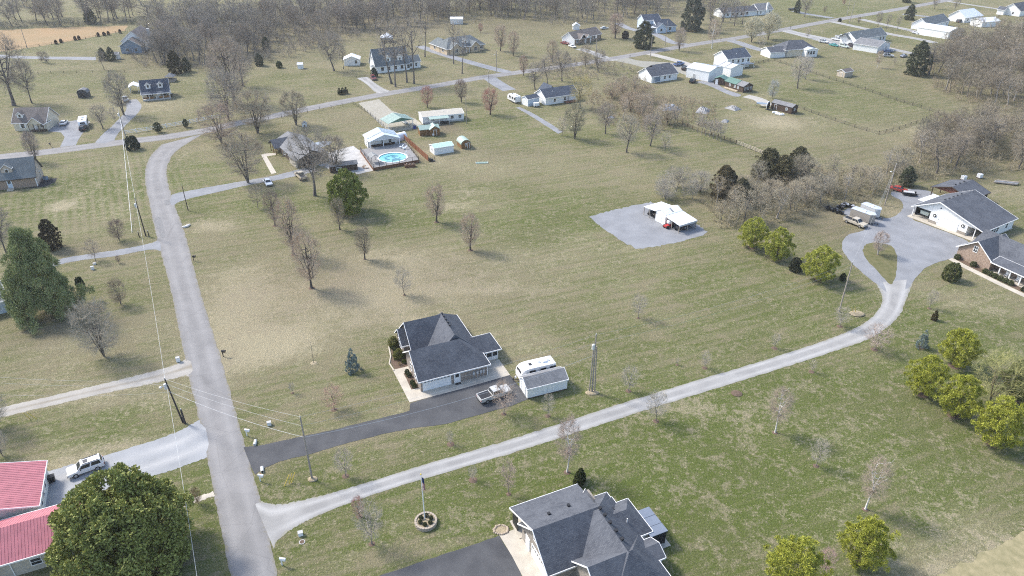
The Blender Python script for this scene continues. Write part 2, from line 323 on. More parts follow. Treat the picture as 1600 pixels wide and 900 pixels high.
def ribbon(name, L, Rr, z, m, cols=5, rough=.12):
    n = len(L); V = []; UV = []; v = 0
    for i in range(n):
        if i: v += np.linalg.norm((L[i]+Rr[i])/2-(L[i-1]+Rr[i-1])/2)
        ja, jb = rnd.uniform(-rough, rough), rnd.uniform(-rough, rough); w_ = np.linalg.norm(Rr[i]-L[i])+1e-6
        for k in range(cols):
            f = k/(cols-1); f2 = f + (ja/w_ if k == 0 else jb/w_ if k == cols-1 else 0)
            p = L[i]*(1-f2)+Rr[i]*f2; V.append((p[0], p[1], z + .02*(1-(2*f-1)**2))); UV.append((f, v))
    F = [(i*cols+k, i*cols+k+1, (i+1)*cols+k+1, (i+1)*cols+k) for i in range(n-1) for k in range(cols-1)]
    me = np_mesh(name, V, F, m); ul = me.uv_layers.new(name='UVMap'); fl = np.array(F).ravel()
    ul.data.foreach_set('uv', np.array(UV, np.float32)[fl].ravel())
    if len(F):
        me.update()
        if me.polygons[0].normal.z < 0: me.flip_normals()
    return me
def road(name, px, width, z, m, n=14, rough=.13):
    C = spline([g(*p) for p in px], n); T = np.gradient(C, axis=0); T /= np.linalg.norm(T, axis=1)[:,None]; N = np.stack([-T[:,1], T[:,0]], 1)
    W = width if not isinstance(width, (list, tuple)) else spline([(w_, 0) for w_ in width], n)[:,0][:,None]
    return struct(name, ribbon(name, C+N*W/2, C-N*W/2, z, m, 5, rough))
def edges(name, lp, rp, z, m, n=18, rough=.13):
    return struct(name, ribbon(name, spline([g(*p) for p in lp], n), spline([g(*p) for p in rp], n), z, m, 7, rough))
def pad(name, px, z, m, smooth=0, jit=.12, world=False):
    P = [p if world else g(*p) for p in px]
    if smooth: P = spline(P+[P[0]], smooth)[:-1]
    else:
        Q = []
        for i in range(len(P)):
            a, b = np.array(P[i]), np.array(P[(i+1) % len(P)]); k = max(1, int(np.linalg.norm(b-a)/.8)) if jit else 1
            Q += [a+(b-a)*j/k for j in range(k)]
        P = Q
    P = [(p[0]+rnd.uniform(-jit, jit), p[1]+rnd.uniform(-jit, jit)) for p in P]
    me = MB().add([(x, y, z) for x, y in P], [tuple(range(len(P)))]).mesh(name, m)
    if me.polygons[0].normal.z < 0: me.flip_normals()
    return struct(name, me)

pad('dry_bank', [(1440,912),(1480,893),(1540,862),(1600,832),(1680,800),(1740,960),(1440,980)], .02, mat('dry_bank_grass', (.33, .285, .17), .95, .1, .35, .9, col2=(.2, .185, .1), bump=.5, detail=9), 0, .35)
pad('orange_field', [(-60,48),(0,47),(90,43),(200,40),(196,48),(150,57),(100,66),(50,74),(0,81),(-60,88)], .006, mat('dry_orange_crop', (.33, .225, .125), .95, .1, .3, .06, col2=(.27, .205, .115), detail=10), 0, .6)
road('cross_road', [(-120,262),(-40,250),(60,239),(130,230),(200,221),(260,214),(320,204),(370,193),(420,183),(500,166),(600,147),(680,134),(760,120),(870,105),(960,91),(1040,77),(1100,67),(1160,58),(1230,45),(1300,32),(1400,15),(1450,6),(1530,-8),(1650,-24)], 6.2, .012, ROADM)
edges('main_road', [(378,980),(360,900),(336,780),(314,670),(287,550),(266,450),(246,375),(236,330),(227,285),(228,262),(236,243),(252,226)],
      [(455,980),(434,900),(409,790),(376,672),(345,560),(311,450),(288,362),(272,318),(261,278),(263,256),(277,235),(318,209)], .02, ROADM)
edges('gravel_lane', [(392,772),(425,788),(480,780),(560,758),(660,727),(800,686),(925,645),(1050,606),(1200,561),(1300,528),(1350,505),(1374,482),(1378,462),(1368,442)],
      [(428,858),(436,842),(472,818),(520,796),(617,762),(800,708),(925,668),(1050,628),(1200,582),(1300,550),(1362,527),(1402,497),(1420,458),(1428,436)], .016, GRAVEL)
pad('gravel_turning_yard', [(1370,444),(1345,424),(1328,408),(1316,388),(1318,374),(1330,365),(1352,358),(1330,342),(1318,332),(1335,324),(1372,338),(1388,341),(1402,335),(1411,325),(1408,314),(1392,304),(1402,296),(1450,298),(1462,312),(1440,322),(1425,341),(1450,352),(1512,377),(1500,392),(1494,401),(1472,408),(1452,415),(1436,428),(1427,440),(1415,452),(1390,458)], .028, GRAVELB, 5)
pad('grass_island', [(1347,392),(1352,383),(1364,379),(1382,381),(1395,386),(1401,400),(1401,418),(1398,436),(1391,444),(1375,428),(1356,408)], .036, mat('island_grass', (.16, .145, .075), .95, .1, .3, .8, col2=(.1, .105, .045), bump=.4), 5)
pad('gravel_pad', [(921,338),(950,330),(990,321),(1016,315),(1060,330),(1104,361),(1095,370),(1040,383),(995,390),(970,375),(948,361)], .012, GRAVELB, 0, .4)
pad('asphalt_drive', [(380,699),(402,697),(430,691),(462,684),(515,673),(575,658),(618,648),(640,642),(641,630),(720,607),(797,586),(812,605),(824,624),(800,634),(745,649),(695,663),(645,669),(600,678),(540,693),(487,709),(437,721),(412,732),(398,742)], .024, ASPH, 0, .06)
pad('house_apron', [(614,579),(640,629),(720,608),(797,586),(780,562),(760,560),(650,560),(632,566)], .03, CONC, 0, 0)
pad('bottom_asphalt_drive', [(540,918),(600,897),(700,864),(780,837),(800,869),(830,930),(600,980)], .012, ASPH, 0, .06)
pad('bottom_apron', [(780,836),(806,826),(850,850),(870,930),(832,930),(800,869)], .02, CONC, 0, 0)
edges('suv_gravel_drive', [(70,738),(107,727),(185,705),(272,677),(318,652)], [(60,800),(130,775),(245,742),(290,727),(330,712)], .012, surf('bluish_gravel', (.34, .35, .36), (.28, .29, .3), 4, (.4, .4, .395), (.3, .7), .15))
edges('two_track_drive', [(-60,652),(0,637),(150,602),(250,577),(285,564),(296,552)], [(-60,668),(0,653),(150,618),(250,597),(288,588),(304,592)], .012, TWOTRACK)
edges('gravel_drive', [(60,416),(107,402),(180,391),(232,381),(249,374)], [(60,426),(107,410),(180,400),(234,390),(253,393)], .012, GRAVELB)
edges('side_drive', [(262,308),(285,300),(385,282),(430,274),(470,264),(490,262)], [(270,326),(287,313),(385,290),(430,282),(475,272),(495,268)], .012, GRAVELB)
pad('concrete_walk', [(408,242),(414,240),(432,270),(424,272)], .016, CONC, 0, 0)
pad('front_walk', [(408,242),(414,240),(432,239),(432,242),(413,245)], .021, CONC, 0, 0)
pad('patio', [(480,252),(520,236),(552,228),(566,238),(585,266),(560,272),(520,266)], .012, PATIO, 0, .1)
pad('carport_drive', [(560,161),(592,155),(612,173),(648,185),(660,194),(642,202),(610,206),(596,196)], .008, CONCS, 0, .1)
pad('camper_yard_drive', [(74,205),(90,192),(125,187),(141,190),(133,203),(123,217),(118,227),(94,230),(101,214),(95,207)], .008, GRAVELB, 0, .1)
edges('curved_drive', [(146,226),(160,210),(176,196),(196,174),(197,160),(201,156)], [(178,224),(182,212),(198,194),(216,176),(221,165),(214,155)], .008, GRAVELB)
edges('farmhouse_drive', [(-20,84),(50,88),(150,89)], [(-20,90),(50,92),(150,94)], .008, GRAVELB)
edges('brick_path', [(268,793),(300,779),(333,768)], [(268,800),(302,786),(336,775)], .014, CONC)
road('red_truck_drive', [(566,121),(580,131),(592,140),(606,147)], [5,4,5,7], .008, GRAVEL)
road('tan_house_drive', [(655,72),(690,84),(730,96),(770,107),(806,116)], 5, .008, GRAVELB)
road('pad_drive', [(765,122),(780,132),(796,141)], 6, .008, GRAVELB)
road('ranch_drive', [(905,76),(925,82),(945,90),(962,94)], 5, .007, GRAVEL)
road('blue_house_drive', [(965,36),(985,45),(1025,54),(1050,66),(1075,70)], 5, .007, GRAVELB)
pad('gravel_apron', [(950,93),(978,90),(1000,95),(1050,98),(1078,105),(1090,122),(1065,115),(1050,108),(1010,106),(985,100)], .01, GRAVEL, 4)
road('barn_drive', [(1015,84),(1035,89),(1065,97),(1095,107)], 5, .011, CONCS)
road('white_house_drive', [(1135,62),(1155,67),(1175,74),(1205,82)], 6, .007, GRAVELB)
road('parking_drive', [(1224,47),(1245,52),(1275,59),(1310,67),(1335,74)], [8,8,10,14,14], .006, GRAVEL)
road('long_gravel_drive', [(1296,33),(1330,40),(1390,53),(1430,60),(1462,67)], 5, .007, GRAVEL)
road('lower_gravel_drive', [(1366,70),(1400,78),(1428,84)], 5, .007, GRAVEL)
road('metal_building_drive', [(1345,30),(1380,38),(1425,48),(1450,56)], 5, .007, GRAVEL)
road('far_drive', [(1240,17),(1262,22),(1300,28)], 5, .006, GRAVELB)
road('distant_drive', [(1410,22),(1450,26),(1490,33)], 4, .006, GRAVELB)
road('far_right_drive', [(1480,2),(1520,8),(1560,14)], 4, .006, GRAVEL)
pad('shed_gravel', [(1085,128),(1105,133),(1145,150),(1158,148),(1135,140),(1110,126)], .006, GRAVELB, 4)
road('dirt_lane', [(1165,150),(1185,155),(1200,165)], 5, .006, CONCS)
pad('pond', [(490,224),(505,220),(518,222),(512,227),(498,230)], .006, mat('puddle_water', (.3, .33, .36), .1, .5, .2, .3), 4)
edges('worn_path', [(812,167),(838,180),(880,206)], [(806,168),(832,183),(872,209)], .005, GRAVELB)
for P_ in ([(240,343),(249,339),(254,350),(258,364),(257,372),(251,370),(247,360),(243,352)], [(257,314),(264,312),(266,318),(261,321),(257,319)]): pad('asphalt_patch', P_, .046, mat('dark_road_patch', (.2, .198, .196), .9, .2, .2, 2), 4, .15)

# ------------------------------------------------------------------ buildings
def roof_faces(x0, x1, y0, y1, z0, zr, axis='x', hA=0, hB=0, ov=.4, rc=None):
    # wall-plate rectangle, plate height z0, ridge height zr, hip insets at both ends
    sw = axis == 'y'
    if sw: x0, x1, y0, y1 = y0, y1, x0, x1
    rc = (y0+y1)/2 if rc is None else rc
    s0 = (zr-z0)/(rc-y0); s1 = (zr-z0)/(y1-rc)
    za, zb = z0-ov*s0, z0-ov*s1
    A, B, C, D = (x0-ov, y0-ov, za), (x1+ov, y0-ov, za), (x1+ov, y1+ov, zb), (x0-ov, y1+ov, zb)
    E_, F_ = (x0-ov+hA, rc, zr), (x1+ov-hB, rc, zr)
    fs = [[A, B, F_, E_], [C, D, E_, F_]]
    if hA: fs.append([D, A, E_])
    if hB: fs.append([B, C, F_])
    if sw: fs = [[(p[1], p[0], p[2]) for p in f][::-1] for f in fs]
    return fs
def shell(fs, th=.14):
    mb = MB(); key = {}; 
    def vid(p, dz):
        k = (round(p[0],3), round(p[1],3), round(p[2]+dz,3))
        if k not in key: key[k] = len(mb.v); mb.v.append(k)
        return key[k]
    E_ = {}
    for f in fs:
        for a, b in zip(f, f[1:]+f[:1]):
            ka, kb = tuple(round(q,3) for q in a), tuple(round(q,3) for q in b); E_[(ka, kb)] = (a, b)
    F = [tuple(vid(p, 0) for p in f) for f in fs] + [tuple(vid(p, -th) for p in f[::-1]) for f in fs]
    bd = [e for k, e in E_.items() if (k[1], k[0]) not in E_]
    for a, b in bd: F.append((vid(a,0), vid(a,-th), vid(b,-th), vid(b,0)))
    mb.f = F; mb.m = [0]*len(F); return mb, bd
def trim_boards(bd, h=.22, th=.07):
    mb = MB()
    for a, b in bd:
        d = np.array(b)-np.array(a); n = np.array((d[1], -d[0], 0)); n = n/(np.linalg.norm(n)+1e-9)
        a_, b_ = np.array(a), np.array(b); up = np.array((0,0,.025)); dn = np.array((0,0,-h))
        q = [a_+up, b_+up, b_+up+n*th, a_+up+n*th]; r = [p+dn for p in q]
        mb.add(q+r, [(3,2,1,0),(4,5,6,7),(0,1,5,4),(1,2,6,5),(2,3,7,6),(3,0,4,7)])
    return mb
def ribs(fs, step=.36, r=.022):
    mb = MB()
    for f in fs:
        f = [np.array(p) for p in f]
        if len(f) < 4: continue
        a, b, c, d = f[:4]; n = max(2, int(np.linalg.norm(b-a)/step))
        nn = np.cross(b-a, d-a); nn /= np.linalg.norm(nn)
        for i in range(1, n):
            p = a+(b-a)*i/n; q = d+(c-d)*i/n; mb.tube(p+nn*.01, q+nn*.01, r, r, 4, False)
    return mb
def wall_mb(x0, x1, y0, y1, z0, zr, axis='x', hA=0, hB=0, rc=None, zb=0):
    mb = MB()
    if axis == 'x':
        rc = (y0+y1)/2 if rc is None else rc
        mb.add([(x0,y0,zb),(x1,y0,zb),(x1,y1,zb),(x0,y1,zb),(x0,y0,z0),(x1,y0,z0),(x1,y1,z0),(x0,y1,z0),(x0,rc,zr),(x1,rc,zr)],
               [(0,1,5,4),(2,3,7,6)] + [(3,0,4,8,7) if not hA else (3,0,4,7)] + [(1,2,6,9,5) if not hB else (1,2,6,5)])
    else:
        rc = (x0+x1)/2 if rc is None else rc
        mb.add([(x0,y0,zb),(x1,y0,zb),(x1,y1,zb),(x0,y1,zb),(x0,y0,z0),(x1,y0,z0),(x1,y1,z0),(x0,y1,z0),(rc,y0,zr),(rc,y1,zr)],
               [(1,2,6,5),(3,0,4,7)] + [(0,1,5,8,4) if not hA else (0,1,5,4)] + [(2,3,7,9,6) if not hB else (2,3,7,6)])
    return mb
def block(t, x0, x1, y0, y1, z0, zr, wall, roof, axis='x', hA=0, hB=0, ov=.4, rc=None, zb=0, trim=TRIM, rib=False, lift=.06):
    if wall: part('wall', wall_mb(x0, x1, y0, y1, z0, zr, axis, hA, hB, rc, zb), wall, t)
    fs = roof_faces(x0, x1, y0, y1, z0+lift+.1, zr+lift+.1, axis, hA, hB, ov, rc); mb, bd = shell(fs)
    r = part('roof', mb, roof, t)
    if trim: part('trim', trim_boards(bd), trim, r)
    if rib: part('roof_ribs', ribs(fs), roof, r)
    return r
def local(ang, x, y, z):
    ca_, sa = math.cos(R(ang)), math.sin(R(ang))
    def T(a, o, zz): return (x - a*sa + o*ca_, y + a*ca_ + o*sa, z+zz)     # a along the wall, o outward
    return T
def slab(mb, T, a0, a1, o0, o1, z0, z1):
    q = [T(a0,o0,z0),T(a1,o0,z0),T(a1,o1,z0),T(a0,o1,z0),T(a0,o0,z1),T(a1,o0,z1),T(a1,o1,z1),T(a0,o1,z1)]
    return mb.add(q, [(0,1,2,3),(7,6,5,4),(4,5,1,0),(5,6,2,1),(6,7,3,2),(7,4,0,3)])
def win(t, x, y, z, ang, w=.9, h=1.3, frame=TRIM, glass=GLASS, nm=1, shutter=None):
    T = local(ang, x, y, z); b = .09; mb = MB()
    for a0, a1, z0, z1 in ((-w/2-b, w/2+b, -b, 0), (-w/2-b, w/2+b, h, h+b), (-w/2-b, -w/2, 0, h), (w/2, w/2+b, 0, h), (-w/2, w/2, h/2-.03, h/2+.03)): slab(mb, T, a0, a1, -.02, .07, z0, z1)
    for k in range(1, nm): slab(mb, T, -w/2+w*k/nm-.03, -w/2+w*k/nm+.03, -.02, .068, 0, h)
    f = part('window', mb, frame, t); p = MB(); slab(p, T, -w/2, w/2, -.02, .03, 0, h); part('pane', p, glass, f)
    if shutter:
        for s in (-1, 1):
            q = MB(); slab(q, T, s*(w/2+b+.2)-.17, s*(w/2+b+.2)+.17, -.02, .05, -.03, h+.05); part('shutter', q, shutter, f)
    return f
def door(t, x, y, z, ang, w=.95, h=2.05, m=TRIM, glass=False):
    T = local(ang, x, y, z); mb = MB(); slab(mb, T, -w/2, w/2, -.02, .05, 0, h); d = part('door', mb, m, t)
    fr = MB()
    for a0, a1, z0, z1 in ((-w/2-.1, -w/2, 0, h+.1), (w/2, w/2+.1, 0, h+.1), (-w/2, w/2, h, h+.1)): slab(fr, T, a0, a1, -.02, .08, z0, z1)
    part('door_frame', fr, TRIM, d); k = MB(); slab(k, T, w/2-.17, w/2-.1, .05, .1, .95, 1.05); part('handle', k, GALV, d)
    if glass: k = MB(); slab(k, T, -w/2+.15, w/2-.15, .05, .062, h*.55, h-.2); part('pane', k, GLASS, d)
    return d
def garage_door(t, x, y, z, ang, w=4.9, h=2.2, m=TRIM, panes=True):
    T = local(ang, x, y, z); fr = MB()
    for a0, a1, z0, z1 in ((-w/2-.14, -w/2, 0, h+.14), (w/2, w/2+.14, 0, h+.14), (-w/2, w/2, h, h+.14)): slab(fr, T, a0, a1, -.02, .08, z0, z1)
    d = part('garage_door', fr, TRIM, t)
    for k in range(4):
        q = MB(); slab(q, T, -w/2, w/2, -.02, .03+.006*(k % 2), h*k/4+.012, h*(k+1)/4-.012); p = part('panel', q, m, d)
    if panes:
        q = MB(); n = 8
        for k in range(n): slab(q, T, -w/2+w*(k+.14)/n, -w/2+w*(k+.86)/n, .02, .05, h*.8, h*.93)
        part('pane_row', q, GLASS, d)
    return d
def posts(t, pts, h, m, w=.14, name='post', z=0):
    for x, y in pts: part(name, MB().box(x-w/2, x+w/2, y-w/2, y+w/2, z, h), m, t)
def vents(t, pts, m=BLACK):
    for x, y, z in pts: part('roof_vent', MB().box(x-.16, x+.16, y-.16, y+.16, z-.1, z+.16).box(x-.2, x+.2, y-.2, y+.2, z+.16, z+.2), m, t)
def vpipe(t, pts):
    for x, y, z in pts: part('vent_pipe', MB().tube((x,y,z-.2), (x,y,z+.5), .07, .07, 8), TRIM, t)
def house(name, label, a, b, cat='house', group=None):
    A, th, L = at(a, b); return thing(name, label, cat, A, th, group), L

# --- brick house with the white garage door beside the asphalt drive
h, L = house('brick_house', 'mottled brick house with charcoal hip roof and white double garage door by asphalt drive', (660,618), (763,591))
block(h, .1, 12.2, 1.0, 9.6, 2.6, 5.7, BRICK1, ROOF_D, 'x', 0, 4.2, .45)
block(h, 4.2, 12.2, 5.8, 17.6, 2.6, 6.15, BRICK1, ROOF_D, 'y', .9, 4.2, .45)
block(h, 1.5, 12.1, 9.7, 17.5, 2.6, 6.1, BRICK1, ROOF_D, 'x', 0, 4.3, .4)
block(h, .3, 4, 12.1, 16.4, 2.6, 4.6, BRICK1, ROOF_D, 'x', 0, 0, .35)
block(h, 9, 15.8, 4.6, 9.4, 2.45, 4.1, None, ROOF_D, 'x', 0, 2.2, .4)
part('sunroom_wall', MB().box(12.3, 15.7, 4.75, 9.2, 0, .75).box(12.3, 15.7, 4.75, 9.2, 2.25, 2.5), WHITE, h)
part('sunroom_glass', MB().box(12.4, 15.6, 4.85, 9.1, .75, 2.25), GLASS, h)
posts(h, [(12.4,4.8),(13.5,4.8),(14.6,4.8),(15.65,4.8),(15.65,6.3),(15.65,7.8),(15.65,9.15)], 2.4, TRIM, .15)
garage_door(h, 2.95, 1.0, 0, -90, 4.8, 2.15); door(h, 6.6, 1.0, .05, -90, .95, 2.05, TRIM, True)
part('door_mat', MB().box(6.1, 7.1, .35, .85, .031, .06), BLACK, h)
for i, y in enumerate((4.0, 6.5)): win(h, .1, y, .9, 180, .9, 1.4)
win(h, .1, 5.3, 3.5, 180, .8, .9); win(h, .3, 14.2, .8, 180, 1.6, 1.5, nm=2)
part('porch_opening', MB().box(1.42, 1.52, 10.2, 11.8, .1, 2.3), DWOOD, h)
vents(h, [(8.35, y, 6.2) for y in (9.5, 10.5, 11.6, 12.7, 13.7)])
for x in (9.6, 10.3, 10.9, 11.4): part('utility_meter', MB().box(x-.17, x+.17, .8, .98, .8, 1.5).tube((x,.9,.05),(x,.9,.8),.04), GALV, h)
part('wall_lamp', MB().box(5.75, 5.87, .86, 1.0, 1.9, 2.2), BLACK, h); part('wall_lamp', MB().box(7.4, 7.52, .86, 1.0, 1.9, 2.2), BLACK, h)
part('downspout', MB().box(12.08, 12.2, .88, .98, .05, 2.5), TRIM, h)
HO, HT = g(660,618), at((660,618), (763,591))[1]
def hpt(x, y, o=HO, t=HT): return (o[0]+x*math.cos(t)-y*math.sin(t), o[1]+x*math.sin(t)+y*math.cos(t))
pad('garden_bed', [hpt(-1.25, 2.2), hpt(.05, 2.2), hpt(.05, 7.0), hpt(-1.25, 7.2)], .036, MULCH, 0, .05, True)
pad('garden_bed', [hpt(-2.2, 8.9), hpt(.2, 8.9), hpt(1.4, 9.6), hpt(1.4, 11.8), hpt(.2, 12), hpt(.2, 16.4), hpt(-1.2, 16.2), hpt(-1.7, 13), hpt(-2.5, 11)], .036, MULCH, 0, .05, True)
for i, (x, y) in enumerate([(-2.55, 8.7), (-2.75, 11), (-1.95, 13), (-1.45, 16.3)][:3]):
    q = [(-2.55, 8.7), (-2.75, 11), (-1.95, 13), (-1.45, 16.3)][i+1]; a, b = hpt(x, y), hpt(*q)
    s_ = struct('bed_edging', MB().tube((*a, .05), (*b, .05), .14, .14, 6).mesh('bed_edging', CONC))

# --- garden shed and camper beside it
sh, L = house('garden_shed', 'white lap-sided garden shed with grey shingle roof at end of asphalt drive', (824,623.5), (886,608), 'shed')
block(sh, 0, 7.3, 0, 3.5, 2.1, 3.15, WHITE, ROOF_G, 'x', 0, 0, .15)
for k in range(9): part('batten', MB().box(.05+k*.9, .1+k*.9, -.03, 0, .1, 2.05), TRIM, sh)
part('base_skid', MB().box(-.05, 7.4, -.06, .05, .02, .16), DWOOD, sh)
door(sh, 0, 1.75, .1, 180, 1.6, 1.85, WHITE)

def camper(name, label, loc, rz, L=7.2, W=2.4, col=(.85, .85, .84)):
    t = thing(name, label, 'camper', loc, rz); H = 2.75
    pr = [(0,.55),(L,.55),(L,2.68),(L-.3,H),(1.6,H),(.7,2.58),(.2,2.1),(0,1.4)]
    b = part('body', MB().side(pr, -W/2, W/2), PAINT, t, col)
    part('stripe', MB().box(.3, L-.2, -W/2-.012, -W/2, 1.0, 1.3).box(.3, L-.2, W/2, W/2+.012, 1.0, 1.3), GREYS, b)
    part('roof_skin', MB().box(1.7, L-.35, -W/2+.1, W/2-.1, H, H+.02), TRIM, t)
    for x in (2.2, 3.9, 5.6): part('roof_hatch', MB().box(x-.25, x+.25, -.25, .25, H+.02, H+.14), GALV if x != 2.2 else BLACK, t)
    part('air_conditioner', MB().box(4.4, 5.2, -.4, .4, H+.02, H+.32), TRIM, t)
    win(t, .16, 0, 1.7, 180, 1.3, .6, BLACK)
    for x in (2.2, 4.2, 6.0): win(t, x, -W/2-.01, 1.6, -90, .9, .6, BLACK); win(t, x, W/2+.01, 1.6, 90, .9, .6, BLACK)
    door(t, 3.2, W/2+.01, .6, 90, .65, 1.9, TRIM)
    for s in (-1, 1):
        for x in (3.4, 4.2):
            w_ = part('wheel', MB().tube((x, s*(W/2-.22), .34), (x, s*(W/2), .34), .34, .34, 14), RUBBER, t); part('rim', MB().tube((x, s*(W/2-.02), .34), (x, s*(W/2+.01), .34), .18, .18, 10), RIM, w_)
    part('hitch', MB().tube((0,.5,.5),(-1.1,0,.5),.06).tube((0,-.5,.5),(-1.1,0,.5),.06).tube((-.9,0,.05),(-.9,0,.8),.05), BLACK, t)
    part('propane_tank', MB().ball((-.45,0,.75),(.18,.18,.3)), TRIM, t); return t
a = hpt(.45, 5.35, g(824,623.5), at((824,623.5),(886,608))[1])
camper('camper_trailer', 'white camper trailer with rounded front parked behind the garden shed', a, at((824,623.5),(886,608))[1], 6.6)

# --- brick house at the bottom edge
O2 = g(848,900); T2 = R(23.9)
h = thing('brick_house', 'large house at bottom edge with dark shingle hips and stone front', 'house', O2, T2)
block(h, .1, 12.6, -1.6, 6.4, 2.7, 5.8, STONE, ROOF_D, 'x', 0, 4, .45, rc=2.4)
mb, bd = shell([[(-.35,2.4,5.95),(8.9,2.4,5.95),(10.0,9.6,2.75),(-.35,9.5,2.75)][::-1][::-1]])
r_ = part('porch_roof', mb, ROOF_D, h); part('trim', trim_boards([e for e in bd if max(e[0][2], e[1][2]) < 3 or (e[0][0] < 0 and e[1][0] < 0)]), TRIM, r_)
part('wall', MB().box(1.2, 10.6, 5, 7.6, 0, 3.4), STONE, h); part('porch_floor', MB().box(-.3, 10, 6.4, 9.6, .02, .12), CONC, h)
posts(h, [(.1,9.2),(3.2,9.2),(6.4,9.2),(9.5,9.2)], 2.75, DWOOD, .22)
part('porch_shade_sheet', MB().box(-.05, .05, 7.6, 9.1, .1, 2.7), BLACK, h)  # black sheet across the open porch end: its shade put in as colour
block(h, 4.6, 12.8, -9, 5.4, 2.7, 6.0, STONE, ROOF_D, 'y', 4, 4.1, .45, rc=8.6)
block(h, 3.6, 12.8, -9.2, -1.4, 2.7, 5.9, STONE, ROOF_D, 'x', 0, 4, .45, rc=-5.2)
block(h, 9.5, 14.7, -1.0, 4.3, 2.6, 4.3, WHITE, ROOF_D, 'x', 0, 2.3, .4)
block(h, 8.7, 10.6, 4, 6.6, 2.6, 4.4, STONE, ROOF_D, 'y', 0, 0, .3)
block(h, 12, 14.0, -5.2, -2.4, 2.5, 3.2, WHITE, ROOF_D, 'x', 0, 0, .3)
garage_door(h, .1, .8, 0, 180, 4.9, 2.2); win(h, .1, 2.4, 3.6, 180, .9, 1.2); door(h, .1, 4.6, .05, 180)
part('wall_lamp', MB().box(0, .12, 5.4, 5.55, 1.9, 2.2), BLACK, h)
win(h, 14.7, 2.6, .8, 0, 1.2, 1.3); win(h, 14.7, .6, .8, 0, 1.2, 1.3); door(h, 14.3, -1.0, .05, -90, .9, 2.05, TRIM)
vents(h, [(9.0, y, 6.0) for y in (2.0, .8, -.5, -1.9, -3.3)] + [(3.0, 4.6, 5.05), (6.0, 4.9, 4.95)]); vpipe(h, [(12.2, .4, 3.8)]); vents(h, [(11.6, 3.0, 3.6)])
pad('back_step', [hpt(14.4, 3.6, O2, T2), hpt(15.9, 3.6, O2, T2), hpt(15.9, 5.2, O2, T2), hpt(14.4, 5.2, O2, T2)], .02, CONC, 0, 0, True)
pad('gazebo_slab', [hpt(13.8, -2.6, O2, T2), hpt(17.4, -2.6, O2, T2), hpt(17.4, 2.7, O2, T2), hpt(13.8, 2.7, O2, T2)], .02, CONC, 0, 0, True)
gz = thing('gazebo', 'black framed gazebo with flat grey panel roof behind the bottom house', 'gazebo', hpt(15.7, .15, O2, T2), T2)
posts(gz, [(-1.1,-2),(1.1,-2),(-1.1,2),(1.1,2)], 2.3, BLACK, .16)
for k in range(3): part('roof_panel', MB().box(-1.3, 1.3, -2.2+k*1.5, -2.2+k*1.5+1.44, 2.32, 2.42), mat('blue_grey_panel', (.17, .2, .25), .5, .35, .1, 1), gz)
part('roof_beam', MB().box(-1.28, 1.28, -2.18, -2.05, 2.12, 2.31).box(-1.28, 1.28, 2.05, 2.18, 2.12, 2.31).box(-1.28, -1.15, -2.05, 2.05, 2.12, 2.31).box(1.15, 1.28, -2.05, 2.05, 2.12, 2.31), BLACK, gz)
part('curtain', MB().box(-1.05, 1.05, -2.02, -1.98, .05, 2.1).box(1.08, 1.12, -1.9, 0, .05, 2.1), mat('black_curtain', (.03, .03, .032), .9, .1, .3, 4), gz)
rock = thing('rock_bed', 'rounded bed of stones and grass clump at corner of bottom driveway', 'rock bed', g(783,828))
for k in range(22):
    a_ = k*2*math.pi/22; part('stone', MB().ball((.95*math.cos(a_)+rnd.uniform(-.1,.1), .75*math.sin(a_), .06), (.2, .18, .15), 7, 5), mat('pale_stone', (.4, .33, .25), .9, .2, .35, 3), rock)
part('mulch', MB().prism([(.9*math.cos(k*.52), .7*math.sin(k*.52)) for k in range(12)], .005, .06), MULCHL, rock)

# --- red roofed house and garage
h, L = house('red_roof_garage', 'white garage with pink-red metal roof beside the bluish gravel drive', (72,800), (79,745), 'garage')
h.rotation_euler = (0, 0, R(24)); h.location = (*g(68,811), 0)
block(h, -13, 0, 0, 8.6, 2.7, 4.6, mat('garage_siding', (.66, .66, .62), .7, .3, .1, 2), REDMET, 'y', 0, 0, .35, rib=True)
for y in (1.8, 3.6, 5.4): win(h, 0, y, 1.0, 0, .7, 1.0)
part('downspout', MB().box(-.9, -.8, -.1, 0, 0, 2.5), TRIM, h)
h = thing('red_roof_house', 'beige house with ribbed pink-red metal roof behind the big magnolia', 'house', g(46,893), R(24))
BEIGE = mat('beige_siding', (.47, .43, .36), .7, .3, .1, 2)
block(h, -3.2, 7, -.1, 7.4, 2.8, 4.9, BEIGE, REDMET, 'x', 0, 0, .35, rib=True)
block(h, -12, -3.2, -.6, 6.4, 2.6, 4.3, BEIGE, REDMET, 'x', 0, 0, .35, rib=True)
block(h, -8, -4.2, 5, 10.4, 2.4, 3.3, BEIGE, REDMET, 'y', 0, 0, .3, rib=True)
win(h, 1.2, -.1, 1.0, -90, 1.1, 1.0, nm=1); part('downspout', MB().box(-1.5, -1.4, -.2, -.1, 0, 2.6), TRIM, h); vpipe(h, [(-4.4, 1.5, 3.4)])
win(h, -6.5, -.6, 1.0, -90, 1.1, 1.0)

# --- light blue house at the left edge
h, L = house('pale_blue_house', 'pale blue-grey house at left edge behind the tall pine', (-70,512), (17,486))
block(h, 0, L, 0, 9, 2.7, 4.9, PALEBLUE, ROOF_S, 'x', 0, 0, .35); win(h, L, 3, 1, 0); win(h, L-2, 0, 1, -90)
part('vent_box', MB().box(L-3, L-2.4, -.12, 0, .3, .5), BLACK, h)

